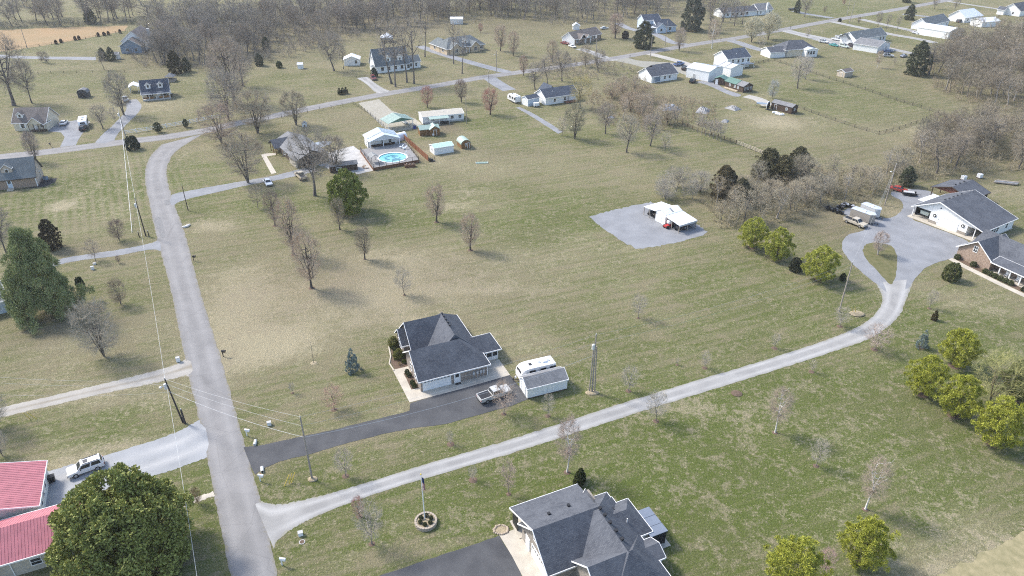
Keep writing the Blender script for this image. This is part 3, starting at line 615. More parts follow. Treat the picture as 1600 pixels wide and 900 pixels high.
def dormer(t, x, y, z, w=1.7, d=2.6, h=1.5, wall=WHITE, roof=ROOF_D, ang=-90, n=2):
    # a gabled dormer facing -y, its sill line at y
    e = part('dormer', MB().box(x-w/2, x+w/2, y, y+d, z-.5, z+h), wall, t)
    e2 = MB(); e2.add([(x-w/2,y-.001,z+h),(x+w/2,y-.001,z+h),(x,y-.001,z+h+w*.45)], [(0,1,2)]); part('gable', e2, wall, e)
    fs = roof_faces(x-w/2, x+w/2, y-.1, y+d, z+h+.05, z+h+.05+w*.45, 'y', 0, 0, .2); mb_, bd_ = shell(fs, .08); part('roof', mb_, roof, e); part('trim', trim_boards(bd_, .16, .05), TRIM, e)
    f = MB(); T = local(-90, x, y, z+.15); slab(f, T, -.45, .45, 0, .05, 0, 1.1); part('window_frame', f, TRIM, e); f = MB(); slab(f, T, -.35, .35, .05, .06, .1, 1.0); part('pane', f, GLASS, e); return e
# --- cape houses on the left
h, L = house('brick_cape_house', 'tan brick cape house with slate-blue roof and dormer at left edge', (-62,304), (59.5,290.6))
block(h, 0, L, 0, 8.2, 2.9, 7.2, BRICK2, ROOF_T, 'x', 0, 0, .35, trim=mat('dark_trim', (.06, .05, .045), .6, .3, .2, 3))
part('gable_siding', MB().add([(L+.01,0,.5),(L+.01,8.2,.5),(L+.01,8.2,2.9),(L+.01,4.1,7.1),(L+.01,0,2.9)], [(0,1,2,3,4)]), mat('pinkish_siding', (.5, .42, .35), .7, .3, .08, 2), h)
dormer(h, L-6.5, 1.2, 4.1, 2.6, 2.8, 1.5, mat('pinkish_siding', (.5, .42, .35)), ROOF_T); dormer(h, L-14, 1.2, 4.1, 2.6, 2.8, 1.5, mat('pinkish_siding', (.5, .42, .35)), ROOF_T)
dd = door(h, L-6.5, 0, .35, -90, 1.0, 2.2, PALEBLUE, True); win(h, L-9.9, 0, 1.1, -90, 1.1, 1.1); win(h, L+.01, 3, 3.6, 0, .8, 1.1); win(h, L+.01, 5, 1.2, 0, .9, 1.3)
part('steps', MB().box(L-7.3, L-5.7, -1.2, 0, 0, .35).box(L-7.3, L-5.7, -1.8, -1.2, 0, .18), CONC, h); part('corner_board', MB().box(L-.14, L+.03, -.04, .14, 0, 2.9), TRIM, h)
pad('side_bed', [hpt(L-6, -1.2, g(-62,304), h.rotation_euler.z), hpt(L+2, -1.2, g(-62,304), h.rotation_euler.z), hpt(L+4, 1.6, g(-62,304), h.rotation_euler.z), hpt(L+4, 5, g(-62,304), h.rotation_euler.z), hpt(L, 5.4, g(-62,304), h.rotation_euler.z), hpt(L, 0, g(-62,304), h.rotation_euler.z)], .006, mat('black_mulch', (.05, .05, .052), .95, .1, .3, 6), 0, .1, True)
u = thing('air_unit', 'blue-grey heat pump box beside the brick cape house', 'heat pump', g(72,281)); part('casing', MB().box(-.5,.5,-.45,.45,.05,1.0), BLUES, u); part('grille', MB().tube((0,0,1.0),(0,0,1.03),.4,.4,14), BLACK, u)

h, L = house('cream_cape_house', 'cream cape house with brown roof, one dormer and gabled front porch', (24,204.5), (75,203.5))
block(h, 0, L, 0, 8.6, 2.8, 6.6, CREAM, ROOF_B, 'x', 0, 0, .35)
dormer(h, 2.3, 1.3, 4.0, 1.9, 2.4, 1.2, WHITE, ROOF_B); block(h, L-5.2, L-.2, -1.6, 3, 2.7, 4.9, None, ROOF_B, 'y', 0, 0, .35)
part('porch_gable', MB().add([(L-5.2,-1.6,2.6),(L-.2,-1.6,2.6),(L-2.7,-1.6,4.85)], [(0,1,2)]), CREAM, h); part('porch_floor', MB().box(L-5.2, L-.2, -1.6, 0, 0, .4), DWOOD, h)
posts(h, [(L-5.1,-1.5),(L-3.4,-1.5),(L-1.9,-1.5),(L-.3,-1.5)], 2.65, DWOOD, .16); door(h, L-3.6, 0, .4, -90); win(h, L-1.4, 0, 1.1, -90, 1.1, 1.2); win(h, 3, 0, 1.0, -90, 1.1, 1.4, shutter=WHITE); part('railing', MB().box(L-3.3, L-.3, -1.55, -1.5, 1.2, 1.28).box(L-3.3, L-.3, -1.55, -1.5, .6, .66), WOOD, h)

h, L = house('white_cape_house', 'white cape house with navy roof, twin dormers and wide front porch', (224,158.5), (267,154.5))
block(h, 0, L, 1.8, 9.4, 2.9, 6.7, CREAM, ROOF_N, 'x', 0, 0, .3, rc=5.0)
mb, bd = shell([[(-.3,-.3,2.6),(L+.3,-.3,2.6),(L+.3,1.9,3.05),(-.3,1.9,3.05)]]); r_ = part('porch_roof', mb, ROOF_N, h); part('trim', trim_boards(bd), TRIM, r_)
part('porch_floor', MB().box(0, L, 0, 1.8, 0, .55), GREYS, h); posts(h, [(.1,.1),(L*.25,.1),(L*.5,.1),(L*.75,.1),(L-.1,.1)], 2.6, TRIM, .16)
part('railing', MB().box(.1, L*.5-.8, .06, .12, 1.35, 1.43).box(L*.5+.8, L-.1, .06, .12, 1.35, 1.43).box(.1, L*.5-.8, .07, .11, .75, 1.35).box(L*.5+.8, L-.1, .07, .11, .75, 1.35), WOOD, h)
dormer(h, 2.6, 2.6, 4.2, 1.7, 2.2, 1.3, WHITE, ROOF_N); dormer(h, L-2.8, 2.6, 4.2, 1.7, 2.2, 1.3, WHITE, ROOF_N)
door(h, L*.58, 1.8, .55, -90); win(h, 2.6, 1.8, 1.2, -90, 1.2, 1.3, shutter=BLACK); win(h, L-2, 1.8, 1.2, -90, 1.2, 1.3, shutter=BLACK); win(h, L, 5, 1.2, 0); win(h, 0, 5, 3.6, 180)
cp = thing('lean_to_canopy', 'small white canopy attached beside the navy-roofed cape house', 'canopy', g(211,143), h.rotation_euler.z); block(cp, -1.6, 1.6, -2, 3, 2.3, 3.1, None, WHTMET, 'y', 0, 0, .2); posts(cp, [(-1.5,-1.9),(1.5,-1.9),(-1.5,2.9),(1.5,2.9)], 2.3, TRIM, .12); part('side_sheet', MB().box(-1.5,-1.45,-1.8,2.8,.4,2.25), WHITE, cp)
hp = thing('heat_pump', 'dark heat pump at right end of navy-roofed cape house', 'heat pump', g(268,151), 0); part('casing', MB().box(-.4,.4,-.4,.4,.05,1.1), BLACK, hp); part('lid', MB().box(-.42,.42,-.42,.42,1.1,1.16), GALV, hp)
bc = thing('playhouse', 'grey weathered lattice shelter behind the navy-roofed cape house', 'shelter', g(268,127)); posts(bc, [(-1.6,-1.6),(1.6,-1.6),(-1.6,1.6),(1.6,1.6)], 2.2, POLEW, .15); block(bc, -1.6, 1.6, -1.6, 1.6, 2.2, 3.4, None, ROOF_G, 'x', 1.7, 1.7, .2, trim=None); part('lattice_wall', MB().box(-1.6,1.6,-1.6,-1.55,.1,1.1).box(-1.6,1.6,1.55,1.6,.1,1.1).box(-1.6,-1.55,-1.55,1.55,.1,1.1).box(1.55,1.6,-1.55,1.55,.1,1.1), POLEW, bc)

h, L = house('farmhouse', 'two-gabled white and blue farmhouse with brown roof beside the woods', (187,84), (221,83))
block(h, 0, 11, 6, 22, 4.6, 9, WHITE, ROOF_B, 'y', 0, 0, .4); block(h, 1, 10.5, 0, 7, 3.6, 6.6, BLUES, ROOF_B, 'y', 0, 0, .4)
win(h, 4, 0, 1, -90, 1.3, 1.4); win(h, 8, 0, 1, -90, 1.3, 1.4); part('chimney', MB().box(11, 12.2, 12, 13.4, 0, 9.2), GREYS, h)
sb = thing('small_white_shed', 'tall narrow white shed in front of the farmhouse', 'shed', g(184,92)); block(sb, -1, 1, -1, 1, 2.4, 3.1, WHITE, ROOF_G, 'x'); door(sb, 0, -1, .05, -90, .8)
db = thing('dark_shed', 'small dark gambrel shed standing alone on the left lawn', 'shed', g(132.5,151.5), R(10))
part('wall', MB().side([(-1.8,.1),(1.8,.1),(1.8,2.0),(1.3,2.8),(0,3.2),(-1.3,2.8),(-1.8,2.0)], -1.6, 1.6), mat('charcoal_siding', (.06,.065,.07), .8, .2, .2, 3), db); part('roof', MB().side([(-1.95,1.9),(-1.35,2.85),(0,3.25),(1.35,2.85),(1.95,1.9),(2.0,2.0),(1.38,2.98),(0,3.4),(-1.38,2.98),(-2.0,2.0)], -1.7, 1.7), ROOF_G, db); part('door', MB().box(-.8,.8,-1.64,-1.6,.15,2.0), BLACK, db)

# --- brown house
h, L = house('brown_house', 'brown ranch house with grey roof and porch behind the tall bare tree', (431,233), (467,263))
block(h, 0, L, 0, 9.5, 2.6, 4.7, DWOOD, ROOF_G, 'x', 0, 0, .5, trim=None)
block(h, .5, 6, -1.8, 4, 2.5, 4.2, None, ROOF_D, 'y', 0, 0, .4, trim=None); posts(h, [(.7,-1.7),(3.2,-1.7),(5.8,-1.7)], 2.5, WOOD, .2); block(h, L-6, L-.3, -.6, 8, 2.4, 3.6, BEIGE, ROOF_G, 'x', 0, 0, .3, trim=None); win(h, 9, 0, .9, -90, 1.4, 1.3); win(h, 3, 0, .9, -90, 1.4, 1.3); door(h, 7, 0, .1, -90, .95, 2.05, WOOD)
sw = thing('lean_to_shed', 'low dark lean-to shed behind the magnolia beside the patio', 'shed', g(538,268), R(20)); block(sw, -4, 4, 0, 3, 1.9, 2.5, DWOOD, ROOF_G, 'x', 0, 0, .2, trim=None); win(sw, -1.5, 0, .7, -90, 1.4, .7)

# --- pool yard
h, L = house('pool_pavilion', 'open-fronted white pavilion with pale metal roof beside the round pool', (579,236), (625,229.5), 'pavilion')
block(h, 0, L, 2.5, 7.4, 3.0, 4.7, WHITE, mat('pale_blue_metal_roofing', (.52, .6, .65), .45, .4, .08, .7), 'y', 0, 0, .3, rib=True)
mb, bd = shell(roof_faces(0, L, -.1, 2.6, 3.16, 4.86, 'y', 0, 0, .3)); r_ = part('front_roof', mb, MATS['pale_blue_metal_roofing'], h); part('front_gable', MB().add([(0,-.05,3.0),(L,-.05,3.0),(L/2,-.05,4.8)], [(0,1,2)]), SILMET, h)
posts(h, [(.1,0),(L*.45,0),(L-.1,0)], 3.0, TRIM, .25); part('bar_counter', MB().box(1, L-1, 2.1, 2.45, 0, 1.1), DWOOD, h)
for x in (1.5, 3.2, 5, 6.8): part('bar_stool', MB().box(x-.2, x+.2, 1.5, 1.9, .75, .82).tube((x,1.7,0),(x,1.7,.75),.05), BLACK, h)
garage_door(h, 0, 3.6, 0, 180, 1.7, 2.3, TRIM, False); garage_door(h, 0, 5.9, 0, 180, 1.7, 2.3, TRIM, False); win(h, L*.5, 2.5, 1.2, -90, .8, 1); win(h, L*.75, 2.5, 1.2, -90, .8, 1)
dk = thing('pool_deck', 'raised brown timber deck with black railing around the round pool', 'deck', (0,0))
DP = [g(563,238), g(583.5,267), g(655,254), g(634,227)]; DT = [np.array(p) for p in DP]
pc = np.array(g(613.5,246.5, .9)); PR_ = 4.45
ring = [(pc[0]+PR_*math.cos(k*math.pi/20), pc[1]+PR_*math.sin(k*math.pi/20)) for k in range(40)]
def deck_mesh():
    mb = MB(); outer = []
    n = 10
    for i in range(4):
        for k in range(n): outer.append(tuple(DT[i]+(DT[(i+1)%4]-DT[i])*k/n))
    # join ring (angle sorted) to outer by nearest angle
    ao = sorted(outer, key=lambda p: math.atan2(p[1]-pc[1], p[0]-pc[0])); ai = sorted(ring, key=lambda p: math.atan2(p[1]-pc[1], p[0]-pc[0]))
    vs = [(x, y, .95) for x, y in ao] + [(x, y, .95) for x, y in ai]
    mb.add(vs, [(i, (i+1) % 40, 40+(i+1) % 40, 40+i) for i in range(40)]); return mb
DGREY = mat('grey_deck_boards', (.26, .255, .25), .85, .2, .2, 2)
part('deck_boards', deck_mesh(), DGREY, dk)
for i in range(4):
    a_, b_ = DT[i], DT[(i+1) % 4]; d_ = b_-a_; L_ = np.linalg.norm(d_); n_ = np.array((d_[1], -d_[0]))/L_; q = MB(); q.add([(*a_,0),(*b_,0),(*b_,.94),(*a_,.94),(*(a_-n_*.06),0),(*(b_-n_*.06),0),(*(b_-n_*.06),.94),(*(a_-n_*.06),.94)], [(3,2,1,0),(4,5,6,7),(0,1,5,4),(1,2,6,5),(2,3,7,6),(3,0,4,7)]); part('skirt', q, DECKW, dk)
    if i == 3: continue
    k_ = int(L_/1.9)
    for k in range(k_+1):
        p = a_+d_*k/k_ - n_*.12 - (d_/L_)*.15*(1 if k == k_ else -1 if k == 0 else 0); part('rail_post', MB().box(p[0]-.06, p[0]+.06, p[1]-.06, p[1]+.06, .95, 2.0), BLACK, dk)
    rl = MB(); rl.tube((*(a_-n_*.12), 1.98), (*(b_-n_*.12), 1.98), .05, .05, 4); part('handrail', rl, mat('pale_rail', (.2, .17, .15), .8, .2, .2, 3), dk)
    for zz in (1.2, 1.45, 1.7): part('rail_wire', MB().tube((*(a_-n_*.12), zz), (*(b_-n_*.12), zz), .015, .015, 3), BLACK, dk)
pl = thing('swimming_pool', 'round turquoise above-ground pool with white rim sunk into the deck', 'pool', pc)
def ringmesh(r0, r1, z0, z1, n=40):
    mb = MB(); vs = []
    for r, z in ((r0, z0), (r1, z0), (r1, z1), (r0, z1)): vs += [(r*math.cos(2*math.pi*k/n), r*math.sin(2*math.pi*k/n), z) for k in range(n)]
    for q in range(4):
        for k in range(n): mb_ = ((q*n+k), (q*n+(k+1) % n), (((q+1) % 4)*n+(k+1) % n), (((q+1) % 4)*n+k)); mb.f.append(mb_); mb.m.append(0)
    mb.v = vs; return mb
part('wall', ringmesh(4.3, 4.44, 0, .98), PALEBLUE, pl); part('rim', ringmesh(4.15, 4.6, .985, 1.06), TRIM, pl)
def pool_liner():
    m = bpy.data.materials.new('patterned_pool_liner'); m.use_nodes = True; t = m.node_tree; b = t.nodes['Principled BSDF']; b.inputs['Roughness'].default_value = .12
    o = t.nodes.new('ShaderNodeTexCoord').outputs['Object']; ln = t.nodes.new('ShaderNodeVectorMath'); ln.operation = 'LENGTH'; t.links.new(o, ln.inputs[0])
    f = noise(t, o, .8, 3, .47, .5); r = t.nodes.new('ShaderNodeMapRange'); r.inputs[1].default_value = 2.4; r.inputs[2].default_value = 2.9; r.inputs[3].default_value = 1; r.inputs[4].default_value = 0; t.links.new(ln.outputs['Value'], r.inputs[0])
    c = mixn(t, 0, (.17, .47, .52), (.03, .17, .22), math_(t, 'MULTIPLY', f, r.outputs[0])); t.links.new(c, b.inputs['Base Color']); return m
part('water', MB().prism([(4.3*math.cos(k*math.pi/20), 4.3*math.sin(k*math.pi/20)) for k in range(40)], .2, .86), pool_liner(), pl)
part('ladder', MB().tube((3.6,2.6,.5),(3.6,2.6,2.0),.05).tube((3.9,2.2,.5),(3.9,2.2,2.0),.05).tube((3.6,2.6,2.0),(4.1,3.0,2.0),.05).tube((3.9,2.2,2.0),(4.4,2.6,2.0),.05).box(3.5,4.2,2.3,2.6,1.05,1.12), TRIM, pl)
gb = thing('deck_canopy', 'small grey gabled canopy on the corner of the pool deck', 'canopy', g(584,253,.95), R(-60), z=.95); posts(gb, [(-1.3,-1),(1.3,-1),(-1.3,1),(1.3,1)], 1.9, BLACK, .1); block(gb, -1.4, 1.4, -1.1, 1.1, 1.9, 2.6, None, ROOF_S, 'x', 0, 0, .15, trim=None)
st = thing('deck_steps', 'small timber steps leading up to the pool deck at its left', 'steps', g(571,262), R(-50))
for k in range(4): part('tread', MB().box(-.6, .6, -k*.28-.3, -k*.28, .75-k*.2, .8-k*.2), WOOD, st)
part('stringer', MB().side([(-1.15,0),(0,.75),(0,.55),(-.85,0)], -.6, -.55), WOOD, st); st.children[-1].rotation_euler = (0,0,R(90))
pb = thing('planter_box', 'brown timber planter box against the front of the pool deck', 'planter', g(641,262), R(10)); part('box', MB().box(-1.6,1.6,0,1.2,0,.8), DECKW, pb); part('soil', MB().box(-1.5,1.5,.1,1.1,.8,.83), MULCH, pb)
for x in (-.9, .1, 1.0): part('plant', MB().ball((x,.6,1.0),(.25,.25,.25),7,5), mat('planter_plants', (.3,.25,.2), .9, .2, .4, 6), pb)
for k, x in enumerate((.8, 2.0)):
    lc = thing('lounge_chair', ['pale blue lounge chair on the pool deck nearer the fence', 'pale blue lounge chair on the pool deck nearer the pavilion'][k], 'chair', [g(631,233,.95), g(626,231,.95)][k], R(20), z=.95); part('seat', MB().box(-.3,.3,-.5,.6,.35,.42), PALEBLUE, lc); part('backrest', MB().side([(.5,.4),(.6,.4),(1.0,1.0),(.92,1.02)],-.3,.3), PALEBLUE, lc); posts(lc, [(-.25,-.45),(.25,-.45),(-.25,.5),(.25,.5)], .35, TRIM, .06, 'leg'); lc.children[1].rotation_euler = (0,0,R(90))
fn = thing('privacy_fence', 'tall reddish-brown board fence running beside the pool deck', 'fence', (0,0)); fa, fb = np.array(g(628,215)), np.array(g(669.5,252)); n_ = 9
for k in range(n_):
    a_, b_ = fa+(fb-fa)*k/n_, fa+(fb-fa)*(k+1)/n_; d_ = (b_-a_)/np.linalg.norm(b_-a_); nn = np.array((d_[1], -d_[0]))*.03; a2, b2 = a_+d_*.07, b_-d_*.07
    q = MB(); 
    for j in range(14):
        p0 = a2+(b2-a2)*j/14; p1 = a2+(b2-a2)*(j+.93)/14; q.add([(*(p0-nn),.05),(*(p1-nn),.05),(*(p1+nn),.05),(*(p0+nn),.05),(*(p0-nn),1.8),(*(p1-nn),1.8),(*(p1+nn),1.8),(*(p0+nn),1.8)], [(3,2,1,0),(4,5,6,7),(0,1,5,4),(1,2,6,5),(2,3,7,6),(3,0,4,7)])
    part('panel', q, mat('red_brown_fence_boards', (.24, .105, .055), .8, .2, .3, 3), fn); part('post', MB().box(a_[0]-.06,a_[0]+.06,a_[1]-.06,a_[1]+.06,0,1.9), DECKW, fn)
qs = thing('quonset_cover', 'small white rounded storage shelter behind the pool pavilion', 'shelter', g(623,218), R(-50)); part('shell', MB().side([(1.6*math.cos(k*math.pi/10), 2.2*math.sin(k*math.pi/10)) for k in range(11)], -2.5, 2.5), WHTMET, qs)
eq = thing('pool_pump_cover', 'black wire crate of equipment at the end of board fence', 'crate', g(675,252), R(15)); part('frame', MB().box(-.9,.9,-.5,.5,.05,.15).tube((-.9,-.5,.1),(-.9,-.5,1.2),.05).tube((.9,-.5,.1),(.9,-.5,1.2),.05).tube((-.9,.5,.1),(-.9,.5,1.2),.05).tube((.9,.5,.1),(.9,.5,1.2),.05).tube((-.9,-.5,1.2),(.9,-.5,1.2),.04).tube((-.9,.5,1.2),(.9,.5,1.2),.04), BLACK, eq); part('motor', MB().ball((0,0,.5),(.5,.35,.35)).box(-.7,-.3,-.3,.3,.15,.9), BLACK, eq)

# --- mobile home and its sheds
h, L = house('mobile_home', 'long white mobile home with tan roof and green porch awning', (661,194.5), (725,188))
block(h, 0, L, 0, 6.4, 2.5, 3.4, WHITE, TANMET, 'x', 0, 0, .15)
part('skirting', MB().box(0, L, -.03, 0, 0, .6), GREYS, h); part('awning', MB().add([(2,-2.2,2.1),(9,-2.2,2.1),(9,0,2.5),(2,0,2.5),(2,-2.2,2.18),(9,-2.2,2.18),(9,0,2.58),(2,0,2.58)], [(3,2,1,0),(4,5,6,7),(0,1,5,4),(1,2,6,5),(2,3,7,6),(3,0,4,7)]), GRNMET, h); posts(h, [(2.1,-2.1),(5.5,-2.1),(8.9,-2.1)], 2.1, TRIM, .12)
for x in (3.5, 10.6, 13.4): win(h, x, 0, 1.1, -90, 1, 1)
door(h, 6.5, 0, .5, -90); vpipe(h, [(8, 2.2, 3.1), (12, 3.4, 3.3)]); part('porch_clutter', MB().box(6,7.2,-1.8,-1,0,.9).box(8,9,-1.6,-.9,0,.7).ball((7.7,-1.4,.4),.4,7,5), BLACK, h)
h, L = house('carport', 'open carport with pale green gable roof beside the mobile home', (608,205), (646,198), 'carport'); block(h, 0, L, 0, 6.2, 2.6, 3.9, None, GRNMET, 'y', 0, 0, .3, rib=True, trim=None); posts(h, [(.1,.1),(L-.1,.1),(.1,6.1),(L-.1,6.1),(.1,3.1),(L-.1,3.1)], 2.6, TRIM, .14); part('gable_panel', MB().add([(0,.0,2.6),(L,0,2.6),(L/2,0,3.85)], [(0,1,2)]), mat('green_gable_panel', (.1,.2,.16), .6, .3, .1, 2), h)
h, L = house('wood_shed', 'brown wooden shed with pale green L-shaped roof near mobile home', (657,213.5), (687,210.5), 'shed'); block(h, 0, L, .4, 4, 2.1, 3.0, WOOD, GRNMET, 'x', 0, 0, .2, trim=None); block(h, L*.5, L, -.6, 3, 2.2, 3.3, WOOD, GRNMET, 'y', 0, 0, .2, trim=None); door(h, L*.75, -.6, .05, -90, .9, 1.9, WOOD); part('window_unit', MB().box(L*.6,L*.6+.6,-.9,-.6,.2,.8), TRIM, h)
h, L = house('white_shed', 'white metal shed with pale green and white low roof', (679,242.5), (709,237.5), 'shed'); block(h, 0, L, 0, 4, 2.1, 2.75, WHITE, mat('mint_roof', (.45,.62,.52), .5, .3, .12, .8), 'x', 0, 0, .12); garage_door(h, L*.45, 0, 0, -90, 2.6, 1.8, WHITE, False); win(h, 0, 2, 1, 180, .5, .6)
h, L = house('barn_shed', 'brown barn-shaped shed with rounded green roof and white window', (721,233), (735.5,231), 'shed')
arc = [(L/2-L/2*math.cos(k*math.pi/8), 1.5+1.3*math.sin(k*math.pi/8)) for k in range(9)]; part('wall', MB().side([(0,0)]+arc+[(L,0)], 0, 4.2), WOOD, h)
arc2 = [(L/2-(L/2+.12)*math.cos(k*math.pi/8), 1.5+1.42*math.sin(k*math.pi/8)) for k in range(9)]; part('roof', MB().side(arc+arc2[::-1], -.15, 4.35), GRNMET, h); win(h, L/2, 0, .9, -90, .5, .7); door(h, L/2+.8, 0, .05, -90, .6, 1.7, WOOD)

# --- white steep gabled house and neighbours
h, L = house('steep_gable_house', 'white steep-gabled house with teal-grey roof behind tall bare trees', (588,115), (640,109)); block(h, 0, L, 0, 9, 3.0, 9.4, WHITE, ROOF_T, 'x', 0, 0, .3); dormer(h, L*.4, .9, 4.4, 2.2, 3, 1.6, WHITE, ROOF_T); dormer(h, L*.75, .9, 4.4, 2.2, 3, 1.6, WHITE, ROOF_T)
block(h, -1.2, 3, 1.0, 3.6, 2.4, 3.3, WHITE, ROOF_T, 'y', 0, 0, .2); block(h, L-1, L+6, 2, 8, 2.8, 5, WHITE, ROOF_T, 'x', 0, 0, .3); win(h, 0, 4.5, 5, 180, 1, 1.4)
for x in (3, 6, 9, 12, 15): win(h, x, 0, .9, -90, 1.2, 1.5)
win(h, L+1.5, 2, .9, -90); win(h, L+4, 2, .9, -90)
s1 = thing('white_garage_shed', 'small white shed with double doors left of the steep-gabled house', 'shed', g(538,103), R(8)); block(s1, 0, 7, 0, 6, 2.7, 4.1, WHITE, WHTMET, 'y', 0, 0, .3); door(s1, 2.4, 0, .05, -90, 1.4, 2.1, WHITE); win(s1, 5.4, 0, 1, -90)
s2 = thing('well_house', 'tiny white well house standing in rough grass', 'hut', g(470,107), R(5)); block(s2, -1.1, 1.1, -1, 1, 1.9, 2.5, WHITE, WHTMET, 'x', 0, 0, .15); door(s2, 0, -1, .05, -90, .7, 1.7, WHITE)
s3 = thing('tent_canopy', 'white peaked canopy tent behind the steep-gabled house', 'canopy', g(605,65), R(10)); posts(s3, [(-3,-3),(3,-3),(-3,3),(3,3)], 2.4, TRIM, .12); block(s3, -3, 3, -3, 3, 2.4, 4.4, None, WHTMET, 'x', 3.3, 3.3, .2, trim=None); part('side_wall', MB().box(-3,3,2.9,2.95,.1,2.4).box(-3,-2.95,-2.9,2.9,.1,2.4), WHITE, s3)
TANB = mat('tan_wall', (.52, .42, .29), .8, .25, .15, 2)
h, L = house('tan_house', 'long tan house with teal-grey hip roof and two front gables', (700,86), (757,78)); block(h, -.5, L, 0, 12, 3.0, 6.6, TANB, ROOF_T, 'x', 5, 5, .5); block(h, 1, 7, -1.5, 7, 3, 5.2, TANB, ROOF_T, 'y', 0, 0, .4); block(h, L-8.5, L-3.5, -1.4, 7, 3, 5.0, TANB, ROOF_T, 'y', 0, 0, .4); block(h, -.7, 6, 7, 17, 3, 5.6, TANB, ROOF_T, 'y', 3, 3, .4)
for x in (4, L-6, L-1.8): win(h, x, -1.5 if x < L-2 else 0, 1, -90, 1.5, 1.5, nm=2)
posts(h, [(8,-.6),(9.8,-.6),(11.6,-.6)], 2.9, TRIM, .25); win(h, 10, 0, 1, -90, 1.5, 1.6); win(h, -.5, 4, 1, 180, 1.4, 1.5); win(h, -.7, 12, 1, 180, 1.4, 1.5); dormer(h, 11, 1.6, 4.0, 2.8, 2.4, .9, TRIM, ROOF_T)
s4 = thing('white_outbuilding', 'distant low white outbuilding behind the tan house', 'shed', g(704,38), 0); block(s4, 0, 7, 0, 5, 2.8, 3.6, WHITE, WHTMET, 'x', 0, 0, .2); door(s4, 2, 0, .05, -90)
h, L = house('brown_roof_ranch', 'white-sided ranch house with brown roof and stone porch gable', (897.5,70.5), (939,61)); block(h, 0, L, 0, 8.5, 2.8, 5.6, WHITE, ROOF_B, 'x', 0, 0, .35); part('front_veneer', MB().box(.05, L-.05, -.06, 0, 0, 2.7), BRICK2, h); block(h, 3, 7.5, -1.2, 4, 2.8, 4.8, None, ROOF_B, 'y', 0, 0, .35); block(h, 6.5, 10.5, -2, 3, 2.7, 4.2, None, ROOF_B, 'y', 0, 0, .3); posts(h, [(6.7,-1.9),(10.3,-1.9)], 2.7, TRIM, .3); win(h, 2.2, -.06, 1, -90, 1.5, 1.4, nm=2); win(h, 13, -.06, 1, -90, 1.2, 1.3); door(h, 8.5, -.06, .1, -90)
part('porch_gable', MB().add([(6.4,-2.0,2.7),(10.6,-2.0,2.7),(8.5,-2.0,4.3)], [(0,1,2)]), WHITE, h); win(h, 16, -.06, 1, -90, 1.2, 1.3)
s5 = thing('garden_hut', 'small white hut behind the brown-roofed ranch house', 'shed', g(900,46), 0); block(s5, -1.8, 1.8, -1.5, 1.5, 2.3, 3.4, WHITE, WHTMET, 'y'); door(s5, 0, -1.5, .05, -90, 1.0)
h, L = house('blue_house', 'two-storey pale blue house with slate roof at edge of far woods', (1026,51), (1056,49)); block(h, 0, L, 0, 9, 3, 6, PALEBLUE, ROOF_N, 'x', 0, 3, .35); block(h, -1, 4.5, -2, 5, 3, 5, PALEBLUE, ROOF_N, 'y', 0, 0, .35); block(h, -5, 5, 6, 14, 5.6, 8, PALEBLUE, ROOF_N, 'x', 0, 0, .35); part('porch_roof', MB().box(-9, -1, 0, 6, 2.6, 2.75), SILMET, h); posts(h, [(-8.9,.1),(-5,.1),(-8.9,5.9)], 2.6, TRIM, .15); win(h, 1.6, -2, 1, -90, 1.2, 1.4); win(h, 8, 0, 1, -90, 1.4, 1.4); win(h, -2, 6, 3.6, -90)
h, L = house('far_white_ranch', 'long low white ranch house half hidden by far tree trunks', (1128,28), (1182,24)); block(h, 0, L, 0, 9, 2.8, 5.0, WHITE, ROOF_D, 'x', 0, 0, .4)
for x in (4, 8, 11, 14, 18): win(h, x, 0, .9, -90, 1.4, 1.4)
h, L = house('far_white_gable_house', 'white gabled house with chimney right of the far ranch house', (1184,24), (1206,22)); block(h, 0, L, 0, 9, 3, 6, WHITE, ROOF_G, 'x', 0, 0, .4); part('chimney', MB().box(L*.5,L*.5+1,-.8,0,0,7), TRIM, h); win(h, 2, 0, .9, -90); win(h, L-2, 0, .9, -90); win(h, 0, 4.5, .9, 180)
h, L = house('grey_roof_ranch', 'ranch house with dark grey roof and white side beyond brown thicket', (1017.5,130), (1057.5,124)); block(h, 0, L, 0, 9, 2.7, 5.3, WHITE, ROOF_D, 'x', 0, 0, .35); block(h, L-9, L, 1.5, 11, 2.9, 5.6, None, ROOF_D, 'x', 0, 0, .35, trim=None); part('porch_recess', MB().box(1.2,4.5,-.02,.0,.3,2.4), BLUES, h); win(h, 7, 0, 1, -90, .9, 1.1); win(h, 9.5, 0, 1, -90, .9, 1.1); posts(h, [(1.2,-.6),(4.5,-.6)], 2.5, TRIM, .12); vpipe(h, [(8,3.2,4.6),(6.5,5.2,4.9)])

# --- white house with navy roof, white metal barns, brown sheds
h, L = house('white_navy_house', 'white two-level house with navy roof behind the white barns', (1135,108), (1170,104)); block(h, 0, L, 0, 9.5, 4.4, 7, WHITE, ROOF_N, 'x', 0, 0, .35); block(h, L-6, L+.2, .5, 10.4, 4.5, 7.3, None, ROOF_N, 'x', 0, 0, .35, trim=None)
for x in (3, 6, 8.5, 11.5): win(h, x, 0, 2.4, -90, 1, 1.3)
part('deck', MB().box(8, L+1, -2.2, 0, 1.6, 1.75), GREYS, h); posts(h, [(8.2,-2.1),(L+.8,-2.1)], 2.6, TRIM, .12); vpipe(h, [(6,2,5.6)])
h, L = house('white_metal_barn', 'larger plain white metal barn with low roof nearest the jeep', (1106,128.5), (1128,121.5), 'barn'); block(h, 0, L, 0, 11, 4.2, 5.4, WHITE, WHTMET, 'y', 0, 0, .15, rib=True); door(h, 0, 7, 0, 180, 1.1, 2.2, GREYS); part('foundation', MB().box(-.03,0,0,11,0,.25), CONC, h)
